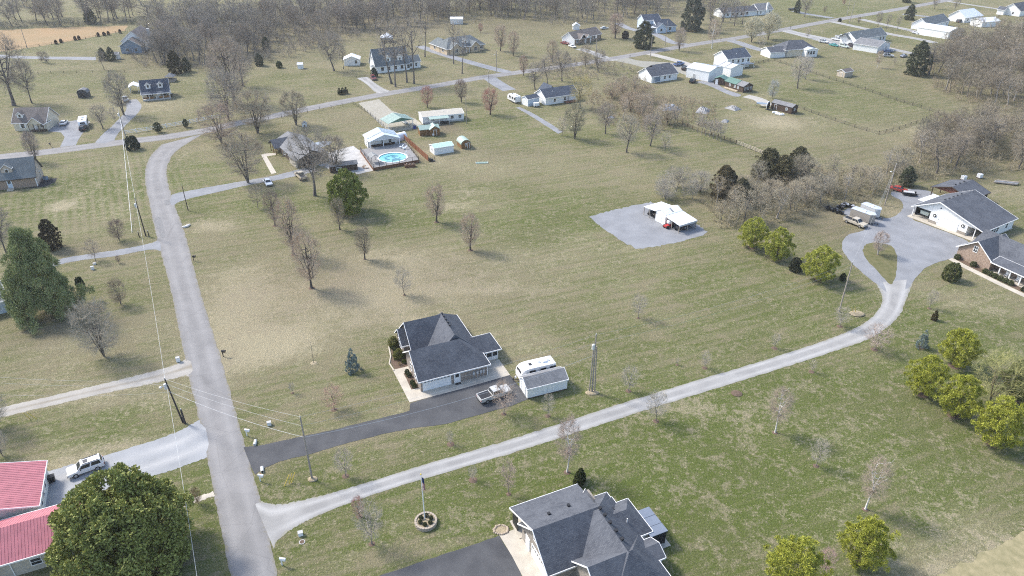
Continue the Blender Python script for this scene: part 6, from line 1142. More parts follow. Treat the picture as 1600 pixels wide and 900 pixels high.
# unit-height trees are built at 10 m and scaled
SPEC = {
 'pear':  [lambda s=s: bare_tree(s, 10, .12, 2.8, .57, .45, 14, 300, 20, 1, .22, .95, .0088, .85, 1, .8) for s in (1,2,3)],
 'sparse': [lambda s=s: bare_tree(s, 10, .4, 2.9, .66, .34, 11, 110, 9, 1, .17, .5, .008, .8, 1, .85, .08, .018) for s in (34,35,36)],
 'bloom': [lambda s=s: bare_tree(s, 10, .14, 4.6, .6, .42, 16, 320, 26, 1, .24, .6, .028, .9, 3, .72) for s in (37,38)],
 'oak':   [lambda s=s: bare_tree(s, 10, .24, 3.8, .6, .42, 12, 280, 18, 1, .24, .45, .0095, .85, 1, .7, .09) for s in (4,5,6)],
 'vase':  [lambda s=s: bare_tree(s, 10, .12, 4.3, .58, .44, 18, 320, 22, 1, .27, .75, .0125, .95, 5, .72) for s in (7,8)],
 'young': [lambda s=s: bare_tree(s, 10, .18, 3.0, .58, .42, 9, 100, 13, 1, .12, .8, .016, 1.2, 1, .7, .06, .035) for s in (9,10,11)],
 'shrub': [lambda s=s: bare_tree(s, 10, .06, 5.0, .53, .48, 20, 220, 16, 1, .18, .6, .016, 1.4, 7, .8, .06, .04) for s in (12,13)],
 'birch': [lambda s=s: bare_tree(s, 10, .3, 2.2, .6, .4, 12, 220, 20, 1, .13, .5, .008, .85, 1, .92) for s in (14,15)],
 'wood':  [lambda s=s: bare_tree(s, 10, .36, 2.5, .66, .36, 10, 140, 12, 1, .18, .6, .009, .8, 1, .88, .08, .034) for s in (16,17,18,19)],
 'magnolia': [lambda: leafy(21, 10, dome, 5.6, 700, 100, .34, .72, .03, .15, .5, .25, .38, 1, .3)],
 'magnolia2': [lambda: leafy(22, 10, egg, 4.6, 330, 60, .42, .62, .03, .14, .5, .25, .3, 1, .3)],
 'pine':  [lambda s=s: leafy(s, 10, loose, 3.9, 190, 110, .55, .68, .1, .34, .16, .5, .35, 1, .22) for s in (23,24,25)],
 'whitepine': [lambda: leafy(26, 10, lambda q: (.88+q if q < .1 else .98*(1-(q-.1)/.92)**.72), 4.3, 340, 150, .46, .75, .03, .34, .17, .3, .25, 1, .22, .5, .22)],
 'cedar': [lambda s=s: leafy(s, 10, lambda q: egg(q)*.6+.42*(1-q), 3.0, 300, 60, .4, .5, .02, .18, .3, .7, .35, 1, .22) for s in (27,28)],
 'spruce':[lambda: leafy(29, 10, cone, 4.6, 120, 40, .8, .7, .02, .3, .24, .2, .3, 1, .2)],
 'arbor': [lambda: leafy(30, 10, column, 2.3, 140, 50, .6, .6, .0, .08, .35, .6, .3, 1, .15)],
 'box':   [lambda: leafy(31, 10, bush, 6.2, 170, 45, 1.0, 1.1, .0, .08, .5, .3, .25, 1, .2)],
 'willow':[lambda: bare_tree(33, 10, .1, 4.4, .5, .46, 16, 170, 14, 1, .16, .1, .012, 1.6, 3, .7)],
}
USE = {}
BK_ = {'sparse':(.3,.27,.25),'bloom':(.22,.18,.15),'pear':(.2,.17,.15),'oak':(.27,.24,.22),'vase':(.26,.23,.2),'young':(.3,.27,.25),'shrub':(.28,.24,.2),'birch':(1.3,1.25,1.18),'wood':(.3,.27,.25),'willow':(.3,.25,.15)}
TW_ = {'sparse':(.4,.36,.33),'bloom':(.62,.6,.48),'pear':(.36,.3,.26),'oak':(.34,.31,.29),'vase':(.42,.37,.31),'young':(.45,.41,.4),'shrub':(.38,.34,.3),'birch':(.46,.39,.34),'wood':(.36,.33,.31),'willow':(.42,.42,.2)}
LF_ = {'magnolia':(.36,.385,.11),'magnolia2':(.28,.32,.07),'pine':(.3,.31,.06),'whitepine':(.34,.385,.17),'cedar':(.14,.155,.09),'spruce':(.27,.34,.33),'arbor':(.14,.16,.04),'box':(.14,.165,.06)}
def plant(kind, name, label, x, y, ytop=None, wide=1.0, col=None, bark=None, mulch=None, group=None, H=None, cat=None, loc=None, pick=None):
    k = USE.get(kind, 0); USE[kind] = k+1; n = len(SPEC[kind]); v = (k if pick is None else pick) % n; tm, cm = lib((kind, v), SPEC[kind][v])
    H = H if H else tall(x, y, ytop)*(.8 if kind == 'pine' else 1); loc = loc if loc else g(x, y)
    t = thing(name, label, cat or ('shrub' if kind in ('shrub','box') else 'tree'), loc, rnd.uniform(0, 6.28), group); s = H/10
    a = link('trunk', tm, t, bark or BK_.get(kind, (.2,.16,.13))); b = link('crown', cm, t, col or TW_.get(kind) or LF_.get(kind))
    a.scale = b.scale = (s*wide, s*wide, s)
    if mulch:
        r_ = mulch if isinstance(mulch, (int, float)) else 1.0; r_ *= .75; part('mulch_ring', MB().ball((0,0,.0),(r_,r_,.07),14,4), MULCHL if col and col[0] > .55 else MULCH, t)
    return t
PK_ = (.52,.43,.37); RD = (.5,.3,.27); PALE = (.46,.43,.39); YG = (.5,.45,.24)
# middle lot
for x, y, yt, w_, lab, c in [(487,450,360,.85,'nearest bare pear tree in the middle lawn, pinkish twigs',PK_),(459,398,310,.8,'bare upright tree just behind the nearest pear, left of it',PK_),(430,353,297,.85,'dark bare pear tree farthest back in the left row',(.36,.3,.27)),(682,347,287,.95,'lone bare tree in open lawn with fuzzy pinkish crown',PK_),(735,391,333,.95,'lone bare round tree right of the fuzzy one, mulch at foot',PK_)]:
    plant('pear', 'bare_pear_tree', lab, x, y, yt, w_, c, None, .9)
plant('pear', 'bare_pear_tree', 'small brown oval tree with yellow base in front of magnolia', 531, 359, 309, .8, (.36,.32,.26), None, .5); plant('pear', 'bare_pear_tree', 'small brown oval tree with yellow base in mid lawn', 570, 405, 353, .85, (.36,.32,.26), None, .5)
plant('young', 'bare_sapling', 'faint grey sapling in middle lawn above the brick house', 632, 461, 420, 1.1, PALE, None, .5); plant('young', 'bare_sapling', 'bare tree at left end of the pear row by white sedan', 403, 325, 288, 1, (.4,.35,.3))
plant('oak', 'tall_bare_tree', 'tallest bare tree beside the brown house and cream pickup', 492, 306, 195, .8, (.36,.33,.31)); plant('vase', 'multi_stem_tree', 'bare multi-stemmed tree between brown house and magnolia', 524, 268, 212, .95, (.38,.34,.31))
plant('vase', 'spreading_bare_tree', 'bare fan-shaped tree by the cross road bend', 403, 208, 140, 1.05); plant('vase', 'spreading_bare_tree', 'dark-limbed bare tree right of the fan-shaped one by cross road', 463, 196, 142, .9, (.4,.36,.3))
plant('vase', 'spreading_bare_tree', 'brown bare fan tree left of the side drive', 388, 286, 208, .95, (.42,.37,.32)); plant('shrub', 'brown_thicket_tree', 'reddish-brown bushy bare tree at junction of roads', 347, 225, 160, .95, (.44,.36,.32))
plant('magnolia2', 'magnolia_tree', 'dense green magnolia in middle lawn left of the pool', 545, 333, 268, .85)
# left side
plant('vase', 'upright_bare_tree', 'upright multi-stemmed bare tree behind brick cape house', 57, 253, 205, .6, (.4,.35,.34)); plant('oak', 'bare_tree', 'bare tree at left edge above the tall pine', 12, 401, 318, .7); plant('shrub', 'dark_bare_shrub', 'rounded dark bare shrub beside the road above gravel drive', 187, 376, 343, .75, (.3,.24,.22)); plant('young', 'bare_sapling', 'wide bare sapling beside the gravel drive', 149, 407, 375, 1.2, (.42,.37,.33)); plant('shrub', 'bare_bush', 'brown bare bush on left lawn below gravel drive', 189, 476, 436, .62, (.38,.32,.26)); plant('shrub', 'small_bush', 'tiny reddish bush on left lawn near gravel drive', 186, 411, 399, .6, (.36,.27,.25)); plant('shrub', 'pale_bare_tree', 'pale twiggy bare tree right of the tall pine', 163, 557, 470, .68, PALE)
plant('cedar', 'brown_cedar', 'dark brownish cedar behind the tall pine', 84, 388, 344, 1.05, (.075,.06,.03)); plant('whitepine', 'tall_pine', 'large dark green pine on the left lawn', 76, 488, 362, .7); plant('box', 'small_evergreen', 'small green shrub right of the tall pine base', 127, 450, 434, .5, (.07,.11,.05))
plant('magnolia', 'large_magnolia', 'huge dense rounded magnolia at bottom left beside red roof', 207, 882, None, .93, H=13.2)
plant('shrub', 'brown_shrub', 'small brown twiggy shrub on the brick path', 310, 787, 762, .5, (.3,.22,.14)); plant('shrub', 'left_edge_shrub', 'grey bare bush at left edge above two-track drive', -4, 668, 600, .6, PALE); plant('shrub', 'left_edge_shrub', 'grey twiggy bush at left edge below two-track drive', 4, 712, 672, .6, PALE)
# near lawn saplings
SAP = [(522,640,603,1.3,(.5,.36,.3),'reddish sapling in pale mulch ring on near lawn',.75),(457,614,598,.9,PALE,'tiny bare sapling on near lawn left of reddish one',.4),(787,647,597,1.1,(.5,.42,.38),'tan-trunked sapling beside the silver pickup',.6),(856,650,616,.9,PALE,'bare sapling with mulch in front of garden shed',.6),(540,744,703,1.0,(.5,.45,.42),'sapling in dark mulch between asphalt drive and gravel lane',.7),(704,694,674,.9,PALE,'small sapling in mulch above the gravel lane, middle',.8),(581,850,783,.85,PALE,'bare sapling with mulch left of the flagpole',.6),(739,750,728,.9,PALE,'small sapling with mulch right of the flagpole',.85),(795,772,722,.7,(.5,.4,.37),'slim pinkish sapling between flagpole and bottom house',.5),(1025,658,612,1.1,PALE,'sapling in mulch on lower edge of gravel lane',.7),(982,611,573,1.1,PALE,'sapling in mulch above the gravel lane right of triple poles',.7),(997,497,460,1.0,PALE,'faint sapling alone in the open middle lawn',.5),(1101,575,549,.9,PALE,'small sapling above the gravel lane, halfway to bend',.7),(1210,544,521,.9,PALE,'small sapling above the lane left of the bend',.8),(1268,581,562,.9,PALE,'small sapling with mulch below the lane',.7),(1366,546,508,1.6,(.48,.4,.38),'wide spreading sapling in mulch inside the lane bend',.9),(1312,510,480,1.3,PALE,'spreading sapling at foot of slim lane bend pole',.8),(1452,482,453,.9,PALE,'sapling right of the gravel lane bend',.6),(1275,728,686,.9,(.48,.45,.41),'pale-stemmed sapling in the lower right field',.6),(1286,898,858,.8,(.6,.42,.45),'pinkish sapling at bottom beside the low pine',.3),(1058,570,560,.8,PALE,'tiny sapling upslope of the lane near right middle',.4)]
for x, y, yt, w_, c, lab, ml in SAP: plant('young', 'sapling', lab, x, y, yt, w_, c, tuple(q*.9 for q in c) if c[0] > .45 else None, ml)
plant('shrub', 'red_bush', 'small reddish bush on near lawn left of the flagpole sapling', 562, 807, 776, .5, (.5,.32,.3), None, .6)
q = thing('thin_sapling', 'thin straight sapling in pale mulch left of the blue spruce', 'tree', g(490,567)); part('trunk', MB().tube((0,0,0),(.1,0,4.6),.05,.015,6), BARK, q, (.3,.28,.25)); part('twigs', MB().tube((.05,0,2.5),(.5,.2,3.4),.015,.005,4).tube((.06,0,3),(-.4,.1,3.8),.015,.005,4).tube((.08,0,3.5),(.4,-.2,4.3),.012,.005,4), BARK, q, (.35,.32,.3)); part('mulch_ring', MB().ball((0,0,0),(.6,.6,.08),12,4), MULCHL, q)
plant('birch', 'birch_tree', 'white-trunked birch beside gravel lane above the bottom house', 886, 738, 652, .8, (.46,.38,.35), None, .7); plant('birch', 'birch_tree', 'white-trunked birch in field below the lane', 1211, 676, 606, .95, None, None, .6); plant('birch', 'birch_tree', 'white-trunked birch above the low pine, lower right', 1352, 796, 716, .9, None, None, .6)
o = link('mulch_mound', MB().ball((*g(1151,615),0),(1.0,.9,.2),12,5).mesh('mulch_mound', MULCH)); tag(o, 'small brown mulch mound below the lane', 'mulch mound')
plant('vase', 'island_tree', 'pale multi-stemmed tree in the gravel loop island', 1371, 398, 362, .75, (.5,.42,.4), (.9,.85,.8), .5)
plant('spruce', 'blue_spruce', 'blue spruce on lawn left of brick house', 552, 579, 546, .62); plant('spruce', 'blue_spruce', 'blue spruce in mulch ring right of the lane bend', 1439, 543, 517, .62, None, None, .95); plant('arbor', 'small_evergreen', 'small brown-green evergreen above the right blue spruce', 1459, 500, 486, 1.0, (.1,.08,.03), None, .6)
PNL = (.44,.46,.07)
for x, y, yt, w_, lab in [(1491,572,504,.92,'rear pine of the yellow-green cluster at right'),(1440,616,546,.9,'left pine of the yellow-green cluster at right'),(1490,649,573,.9,'middle pine of the yellow-green cluster at right'),(1552,694,610,.92,'front pine of the yellow-green cluster at right'),(1590,626,551,.92,'pine at right edge behind the cluster')]: plant('pine', 'yellow_green_pine', lab, x, y, yt, w_, PNL if x < 1580 else (.15,.17,.045), None, 1.4)
plant('pine', 'yellow_green_pine', 'low yellow-green pine in bottom right field', 1345, 880, 800, .92, PNL, None, 1.0); plant('pine', 'yellow_green_pine', 'yellow-green pine cut by bottom edge', 1236, 918, 836, 1.05, PNL)
for x, y, yt, w_, lab in [(1174,387,331,1.0,'left of the three pines by the hedgerow'),(1213,405,346,1.0,'middle of the three pines by the hedgerow'),(1277,437,375,1.05,'right of the three pines, nearest the turning yard')]: plant('pine', 'yellow_green_pine', lab, x, y, yt, w_, (.46,.48,.09), None, 1.1)
plant('willow', 'willow', 'pale yellow-green willow between the right pines', 1546, 628, 548, .95); plant('box', 'round_shrub', 'round green shrub beside the brick house walk', 1484, 437, 413, .68, (.17,.185,.07)); plant('box', 'small_shrub', 'small dark shrub near the right hedgerow pine', 1242, 423, 405, .7, (.08,.085,.05)); plant('box', 'small_shrub', 'small dark shrub by the slim lane bend pole', 1316, 438, 428, .6, (.07,.09,.04))
# shrubs around the brick houses
for x, y, lab in [(-.7,12.0,'cone-shaped evergreen beside the front porch of brick house'),(-.5,16.2,'cone-shaped evergreen at far corner of the brick house front')]: plant('arbor', 'cone_shrub', lab, 0, 0, None, 2.0, (.2,.2,.05), None, None, None, 1.9, 'shrub', hpt(x,y))
BXL = ['first boxwood from garage corner along the brick house walk','second boxwood from garage corner along the brick house walk','third boxwood from garage corner along the brick house walk','fourth boxwood from garage corner along the brick house walk','boxwood between the two cone shrubs, nearer the camera','boxwood between the two cone shrubs, middle','boxwood between the two cone shrubs, farther']
for k, (x, y) in enumerate([(-.6,2.7),(-.65,3.6),(-.6,6.0),(-.65,6.9),(-.9,13.3),(-.8,14.2),(-.9,15.1)]): plant('box', 'boxwood', BXL[k], 0, 0, None, .75, (.15,.175,.075), None, None, 'boxwoods along the brick house', .85, None, hpt(x,y))
plant('shrub', 'garden_grass', 'low tan ornamental grass in the brick house front bed', 0,0,None,1.1,(.42,.34,.2),None,None,None,.7,'shrub',hpt(-1.2,9.9)); plant('box', 'garden_shrub', 'light green low shrub in brick house front bed', 0,0,None,1.2,(.14,.17,.04),None,None,None,.6,None,hpt(-.2,10.2))
FO, FT_ = g(665.5,817), 0
for k in range(6): a_ = k*math.pi/3+.5; plant('box', 'planter_boxwood', 'small clipped boxwood inside the round flagpole planter', 0,0,None,.85,(.13,.15,.065),None,None,'boxwoods in the flagpole planter',.5,None,(FO[0]+.78*math.cos(a_), FO[1]+.78*math.sin(a_)))
for c_ in [o for o in COL.objects if o.name.startswith('planter_boxwood')]: c_.location.z = .4
QL = ['clipped shrub by left corner of right brick house gable','clipped shrub in middle of right brick house gable wall']
for k, x in enumerate((.9, 4.8)): plant('box', 'gable_shrub', QL[k], 0,0,None,.9,(.15,.17,.075),None,None,None,1.1,None,hpt(x,-1.2,QO,QT))
plant('box', 'porch_hedge_shrub', 'dark shrub at far end of the porch hedge', 0,0,None,.9,(.07,.09,.035),None,None,None,.9,None,hpt(16.6,-1.8,QO,QT))
HL = 'clipped hedge shrub in the row before the porch columns'
for k in range(6): plant('box', 'hedge_shrub', HL, 0,0,None,.95,(.15,.17,.075),None,None,'hedge in front of the porch',.95,None,hpt(8.0+k*1.15,-1.75,QO,QT))
for k, (x, y) in enumerate([(907,751),(905,755),(903,759)]): plant('arbor', 'column_shrub', ['columnar evergreen behind bottom house, farthest','columnar evergreen behind bottom house, middle','columnar evergreen behind bottom house, nearest the roof'][k], x, y, None, 1.15, (.075,.095,.022), None, None, None, 2.3, 'shrub')
# around the cross road houses
plant('box', 'round_bush', 'round dark green bush below the white rail fence', 208, 233, 214, .8, (.05,.075,.04)); plant('pine', 'young_evergreen', 'young evergreen behind white fence, left one', 248, 207, 187, .9, (.09,.12,.06)); plant('pine', 'young_evergreen', 'young evergreen behind white fence, right one', 291, 199, 183, .85, (.09,.12,.06))
for k, x in enumerate((531, 536, 541)): plant('arbor', 'arborvitae', ['left of three small dark arborvitae by cross road','middle of three small dark arborvitae by cross road','right of three small dark arborvitae by cross road'][k], x, 148-k*.8, 138-k*.8, 1.2, (.06,.075,.03))
for x, y, yt, w_, lab, c in [(668,168,134,1.0,'red-budded round tree behind the mobile home',RD),(766,179,137,1.0,'red-budded round tree right of the mobile home',RD)]: plant('pear', 'red_bud_tree', lab, x, y, yt, w_*1.15, c)
plant('vase', 'dark_vase_tree', 'dark bare vase-shaped tree behind mobile home', 721, 160, 124, .7, (.34,.27,.24))
for x, y, yt, k, w_, lab, c in [(522,111,50,'oak',1.0,'wide bare tree left of the small white shed',None),(537,108,70,'wood',.8,'thin bare tree beside the small white shed',None),(612,131,22,'sparse',.9,'tall bare tree in front of steep-gabled house, left',None),(618,136,38,'sparse',.8,'second tall bare tree in front of steep-gabled house',None),(636,129,30,'sparse',.9,'third tall bare tree in front of steep-gabled house',None),(647,131,15,'sparse',.75,'thick-trunked bare tree at right of steep-gabled house',None),(664,89,5,'sparse',.7,'tall bare tree with long side limb near tan house',None),(709,100,22,'sparse',.7,'tall bare tree in front of tan house, left',None),(722,115,45,'sparse',.8,'slender bare tree in front of tan house, right',None),(782,80,38,'pear',1,'pinkish bare tree right of the tan house',PK_),(802,87,48,'pear',1,'pinkish bare tree second right of the tan house',PK_),(751,51,36,'pear',1,'small red tree in field behind the tan house',RD),
  (836,140,96,'oak',.9,'bare tree beside cross road above slate-roofed house, left',None),(855,132,84,'wood',1.0,'bare tree beside cross road above slate-roofed house, second',None),(878,127,78,'oak',.9,'bare tree beside cross road above slate-roofed house, third',None),(935,113,76,'oak',.9,'forked bare tree by junction below the brown-roofed ranch',None),(818,118,86,'pear',.9,'reddish small tree by cross road near the camper',(.45,.34,.3)),(915,105,68,'shrub',.6,'pale brush tree beside the ranch junction',(.46,.41,.35)),(863,98,62,'shrub',.6,'fuzzy brown tree above the cross road, mid',(.46,.38,.32)),
  (907,170,116,'oak',.95,'yellowish budding tree behind the slate-roofed house',YG),(898,217,160,'vase',.72,'dark rounded bare tree below the slate-roofed house',(.34,.33,.26)),(878,212,182,'young',1,'small bare tree left of dark rounded one',None),(946,209,160,'oak',.9,'bare tree on lawn right of dark rounded one',(.38,.34,.32)),(979,238,178,'oak',.85,'pale bare tree at lower edge of thicket',(.46,.43,.38)),(1016,228,178,'oak',.9,'grey bare tree in front of tarp shelter',(.42,.38,.36)),(1039,238,205,'young',1.0,'thin pale tree near split rail fence',PALE),(1056,200,165,'wood',1,'thin bare tree rising beside the tarp shelter',None),
  (961,60,20,'pear',1.25,'pink-tinged rounded tree behind the ranch house',(.44,.35,.32)),(1061,80,43,'vase',.7,'pale vase tree by cross road below blue house',(.46,.4,.37)),(1112,76,28,'birch',1.1,'slender pinkish tree by cross road',None),(1174,66,26,'bloom',.9,'left of two white-blooming pear trees',(.62,.6,.49)),(1200,62,20,'bloom',.9,'right of two white-blooming pear trees',(.62,.6,.49)),(1188,80,54,'young',1,'small pale tree in front of the blooming pears',PALE),(1257,26,-8,'oak',.8,'bare tree by the far drive at top',None),(1371,42,18,'oak',.7,'bare tree between drives at upper right',None),(1385,46,22,'wood',.9,'thin bare tree between drives at upper right',None),(1402,46,24,'wood',.9,'second thin bare tree between drives, near evergreen',None),(1341,37,26,'pear',1,'small dark tree beside the upper right gravel drive',None),(1261,60,44,'young',1,'small bare sapling behind the cream house',None),
  (1246,138,84,'oak',.85,'pale grey bare tree standing in right paddock fence',(.52,.49,.47)),(1258,124,88,'oak',.8,'grey bare tree behind the paddock fence tree',(.48,.45,.44)),(1206,154,124,'shrub',.6,'pale blue-grey bush tree near the brown portable shed',(.5,.52,.54)),(1370,106,78,'birch',1,'slim bare tree below the white garage',None),(1397,101,88,'young',.8,'tiny tree on lawn left of dark cedar',None),(1187,60,44,'wood',1,'small bare tree behind the blooming pears',None),(1288,20,9,'shrub',.6,'small shrub tree in far field top right',None),(1318,8,-4,'pear',1,'pink small tree in far field at top',RD),(1460,14,-6,'oak',.8,'bare tree by cross road top right',None),(1492,16,-4,'oak',.8,'second bare tree by cross road top right',None),
  (22,165,52,'oak',1.0,'big bare tree behind the cream cape house',None),(50,161,92,'oak',.7,'smaller bare tree behind the cream cape house',None),(66,97,80,'shrub',.6,'left of two small bare trees by farmhouse drive',None),(74,99,80,'shrub',.6,'right of two small bare trees by farmhouse drive',None),(163,109,78,'wood',1,'slim bare tree below the farmhouse drive',None),(194,180,112,'vase',.7,'bare tree beside the curved drive',(.4,.37,.34)),(161,201,163,'oak',1,'small bare tree right of the large camper',(.4,.36,.33)),(180,191,168,'young',1,'thin bare tree between camper and curved drive',None),(48,228,205,'shrub',.45,'purplish bare bush in front of cream cape house',(.32,.26,.26)),(367,162,58,'pear',1.15,'tall fuzzy pinkish bare tree at edge of left woods',(.44,.38,.34)),(380,135,66,'oak',.95,'bare tree behind the fuzzy pinkish one',None),(358,188,108,'shrub',.75,'grey bare bushy tree below the fuzzy pinkish one',(.4,.37,.35))]:
    plant(k, 'bare_tree', lab, x, y, yt, w_, c)
for x, y, yt, k, w_, lab, c in [(1430,117,66,'cedar',1.15,'big dark cedar at corner of the right wood',None),(1005,75,34,'cedar',1.35,'dark cedar beside cross road below blue house',None),(1080,48,-8,'cedar',1.1,'tall greyish conifer by blue house',(.2,.21,.15)),(1420,31,7,'cedar',1.2,'dark evergreen by far right house',None),(1416,4,-14,'cedar',1.4,'dark evergreen at top edge right',None),(1196,282,233,'cedar',1.6,'left dark cedar in the hedgerow',(.17,.16,.085)),(1244,276,231,'cedar',1.5,'right dark cedar in the hedgerow',(.17,.16,.085)),(1220,288,244,'cedar',1.6,'lower middle cedar in the hedgerow',(.19,.17,.085)),(1128,310,260,'cedar',1.3,'brownish cedar above the gravel pad',(.2,.165,.09)),(1415,290,261,'cedar',1.35,'dark cedar behind the tall lamp pole',None),(1156,318,280,'cedar',1.4,'dark cedar hidden among hedgerow twigs',(.18,.17,.1)),(276,115,80,'cedar',1.1,'brown-green cedar at edge of left woods',(.09,.08,.03)),(293,112,90,'cedar',1.1,'dark green cedar right of the brown-green one',None),(162,94,75,'cedar',1.1,'left dark evergreen before farmhouse',None),(175,95,74,'cedar',1.1,'right dark evergreen before farmhouse',None),(437,106,96,'box',.7,'small dark bush in rough field',None),(417,80,58,'cedar',1.1,'dark cedar in the woods left of rough field',None),(406,103,84,'cedar',1.2,'dark low cedar at edge of rough field',None),(143,37,12,'cedar',1.3,'dark evergreen in front of back tree row',None),(1245,20,0,'cedar',.9,'dark evergreen by black pickup',None),(585,120,106,'cedar',1.4,'small round evergreen at corner of steep-gabled house',(.07,.1,.06)),(977,60,49,'box',.75,'brown round bush beside cedar by ranch house',(.1,.075,.06)),(1312,34,29,'box',.8,'round dark bush by cross road junction top right',(.05,.06,.035)),(1140,305,268,'cedar',.9,'small cedar among twigs above gravel pad',(.09,.085,.05))]:
    plant(k, 'evergreen_tree' if k == 'cedar' else 'bush', lab, x, y, yt, w_, c)
for k, (x, y) in enumerate([(88,69),(96,67),(118,63),(124,62),(154,57),(163,56),(170,55),(188,52)]): plant('box', 'field_shrub', 'small dark shrub in the row along the orange field', x, y, None, .55, (.08,.05,.035), None, None, 'shrubs along the orange field', 2.0)
# row trees along split fence, pale stems
for k in range(7): plant('wood', 'fence_row_tree', 'thin pale-stemmed tree in the row along brown split rail fence', 1090+k*6, 207+k*2.4, None, 1.0, (.46,.42,.4), (.5,.47,.43), None, 'thin trees along the split rail fence', rnd.uniform(5,7))

# ------------------------------------------------------------------ woods and hedgerows
def inpoly(p, P):
    c = False; j = len(P)-1
    for i in range(len(P)):
        if (P[i][1] > p[1]) != (P[j][1] > p[1]) and p[0] < (P[j][0]-P[i][0])*(p[1]-P[i][1])/(P[j][1]-P[i][1])+P[i][0]: c = not c
        j = i
    return c
def scatter(px, n, gap, seed):
    P = [g(*p) for p in px]; xs = [p[0] for p in P]; ys = [p[1] for p in P]; rg = random.Random(seed); out = []; k = 0
    while len(out) < n and k < n*60:
        k += 1; q = (rg.uniform(min(xs), max(xs)), rg.uniform(min(ys), max(ys)))
        if inpoly(q, P) and all((q[0]-o[0])**2+(q[1]-o[1])**2 > gap*gap for o in out): out.append(q)
    return out
WC = [(.29,.265,.25),(.33,.3,.275),(.26,.245,.235),(.34,.295,.26),(.31,.29,.28),(.37,.32,.29)]
def wood(label, group, px, n, gap, hlo, hhi, seed, wide=1.15, cols=WC, kinds=('wood','wood','oak')):
    for q in scatter(px, n, gap, seed):
        k = rnd.choice(kinds); plant(k, 'woodland_tree', label, 0, 0, None, wide*rnd.uniform(.85,1.15)*(.75 if k == 'oak' else 1), rnd.choice(cols), (.62,.58,.53) if (cols is not WC and rnd.random() < .6) else None, None, group, rnd.uniform(hlo,hhi), None, q)
FARW = lib(('farwood',0), lambda: bare_tree(60, 10, .3, 2.7, .6, .42, 8, 90, 9, 1, .16, .6, .016, .95, 1, .88, .08, .03))
FT_V = []; FT_F = []
for m_ in FARW:
    v_ = np.empty(len(m_.vertices)*3, np.float32); m_.vertices.foreach_get('co', v_); f_ = np.empty(len(m_.polygons)*3, np.int32); m_.loops.foreach_get('vertex_index', f_); FT_F.append(f_.reshape(-1,3)+sum(len(a) for a in FT_V)); FT_V.append(v_.reshape(-1,3))
FT_V, FT_F = np.vstack(FT_V), np.vstack(FT_F)
def mass(label, px, n, gap, hlo, hhi, seed, col):
    VV = []; FF = []; o = 0
    for q in scatter(px, n, gap, seed):
        a = rnd.uniform(0,6.28); h = rnd.uniform(hlo,hhi)/10; w_ = h*rnd.uniform(1.1,1.5); ca_, sa_ = math.cos(a), math.sin(a)
        V = np.stack([(FT_V[:,0]*ca_-FT_V[:,1]*sa_)*w_+q[0], (FT_V[:,0]*sa_+FT_V[:,1]*ca_)*w_+q[1], FT_V[:,2]*h], 1); VV.append(V); FF.append(FT_F+o); o += len(V)
    ob = link('distant_wood', np_mesh('distant_wood', np.vstack(VV), np.vstack(FF), TWIG), None, col); ob['kind'] = 'stuff'; ob['label'] = label; ob['category'] = 'wood'
WP = {'row': [(-60,45),(0,44),(120,40),(215,36),(215,22),(100,26),(-60,30)], 'farm': [(222,72),(235,100),(300,107),(345,104),(395,100),(400,70),(395,30),(300,20),(230,35)],
 'rough': [(400,75),(470,62),(560,50),(560,18),(480,15),(400,25)], 'mid': [(560,50),(640,40),(700,32),(790,27),(790,8),(680,8),(560,14)], 'tr': [(790,27),(880,38),(960,30),(1000,24),(1110,20),(1140,10),(1110,-6),(950,-6),(790,2)],
 'right': [(1438,112),(1462,138),(1520,160),(1640,185),(1660,80),(1560,62),(1500,72),(1462,86)], 'strip': [(1420,255),(1440,280),(1500,268),(1560,262),(1650,268),(1660,205),(1560,190),(1470,205),(1425,235)],
 'hedge': [(1105,318),(1130,352),(1190,350),(1270,330),(1330,312),(1420,292),(1420,268),(1340,270),(1280,285),(1220,290),(1160,290)], 'thick': [(945,150),(1000,140),(1015,160),(1045,185),(1060,200),(1020,205),(960,190)]}
RB = [(.29,.26,.225),(.36,.325,.285),(.25,.235,.21),(.33,.29,.245)]
wood('tall bare tree in the row behind the orange field', 'trees behind the orange field', WP['row'], 30, 5, 13, 18, 1)
wood('bare tree in the dense grey wood beside the farmhouse', 'trees of the wood beside the farmhouse', WP['farm'], 36, 5, 10, 16, 2, 1.3)
wood('bare tree in the brushy wood above the rough field', 'trees of the wood above the rough field', WP['rough'], 28, 5, 9, 15, 3, 1.3)
wood('bare tree in the wood along the top behind steep-gabled house', 'trees of the top middle wood', WP['mid'], 28, 5, 11, 16, 4, 1.3)
wood('bare tree in the wood along the top behind ranch house', 'trees of the top right wood', WP['tr'], 32, 5, 12, 17, 5, 1.3)
wood('bare tree with open ground beneath near the far ranch house', 'trees by the far ranch house', [(1080,50),(1120,46),(1160,42),(1160,30),(1110,28),(1080,34)], 9, 7, 12, 16, 6, 1.0)
wood('bare tree in the tangled brown wood at right edge', 'trees of the right edge wood', WP['right'], 50, 4, 9, 15, 7, 1.35, RB)
wood('bare tree in the strip of wood behind the white garage', 'trees of the strip behind the white garage', WP['strip'], 30, 4, 7, 12, 8, 1.4, RB)
wood('bare tree in the hedgerow between gravel pad and cargo trailers', 'trees of the long hedgerow', WP['hedge'], 30, 3.5, 4, 9, 9, 1.25, [(.44,.4,.33),(.5,.45,.37),(.4,.37,.31),(.46,.4,.31)], ('wood','sparse','shrub'))
wood('reddish bare tree in the thicket below the grey-roofed ranch', 'trees of the thicket', WP['thick'], 14, 4, 5, 8, 10, 1.2, [(.46,.38,.31),(.46,.4,.33),(.5,.43,.36)], ('wood','shrub'))
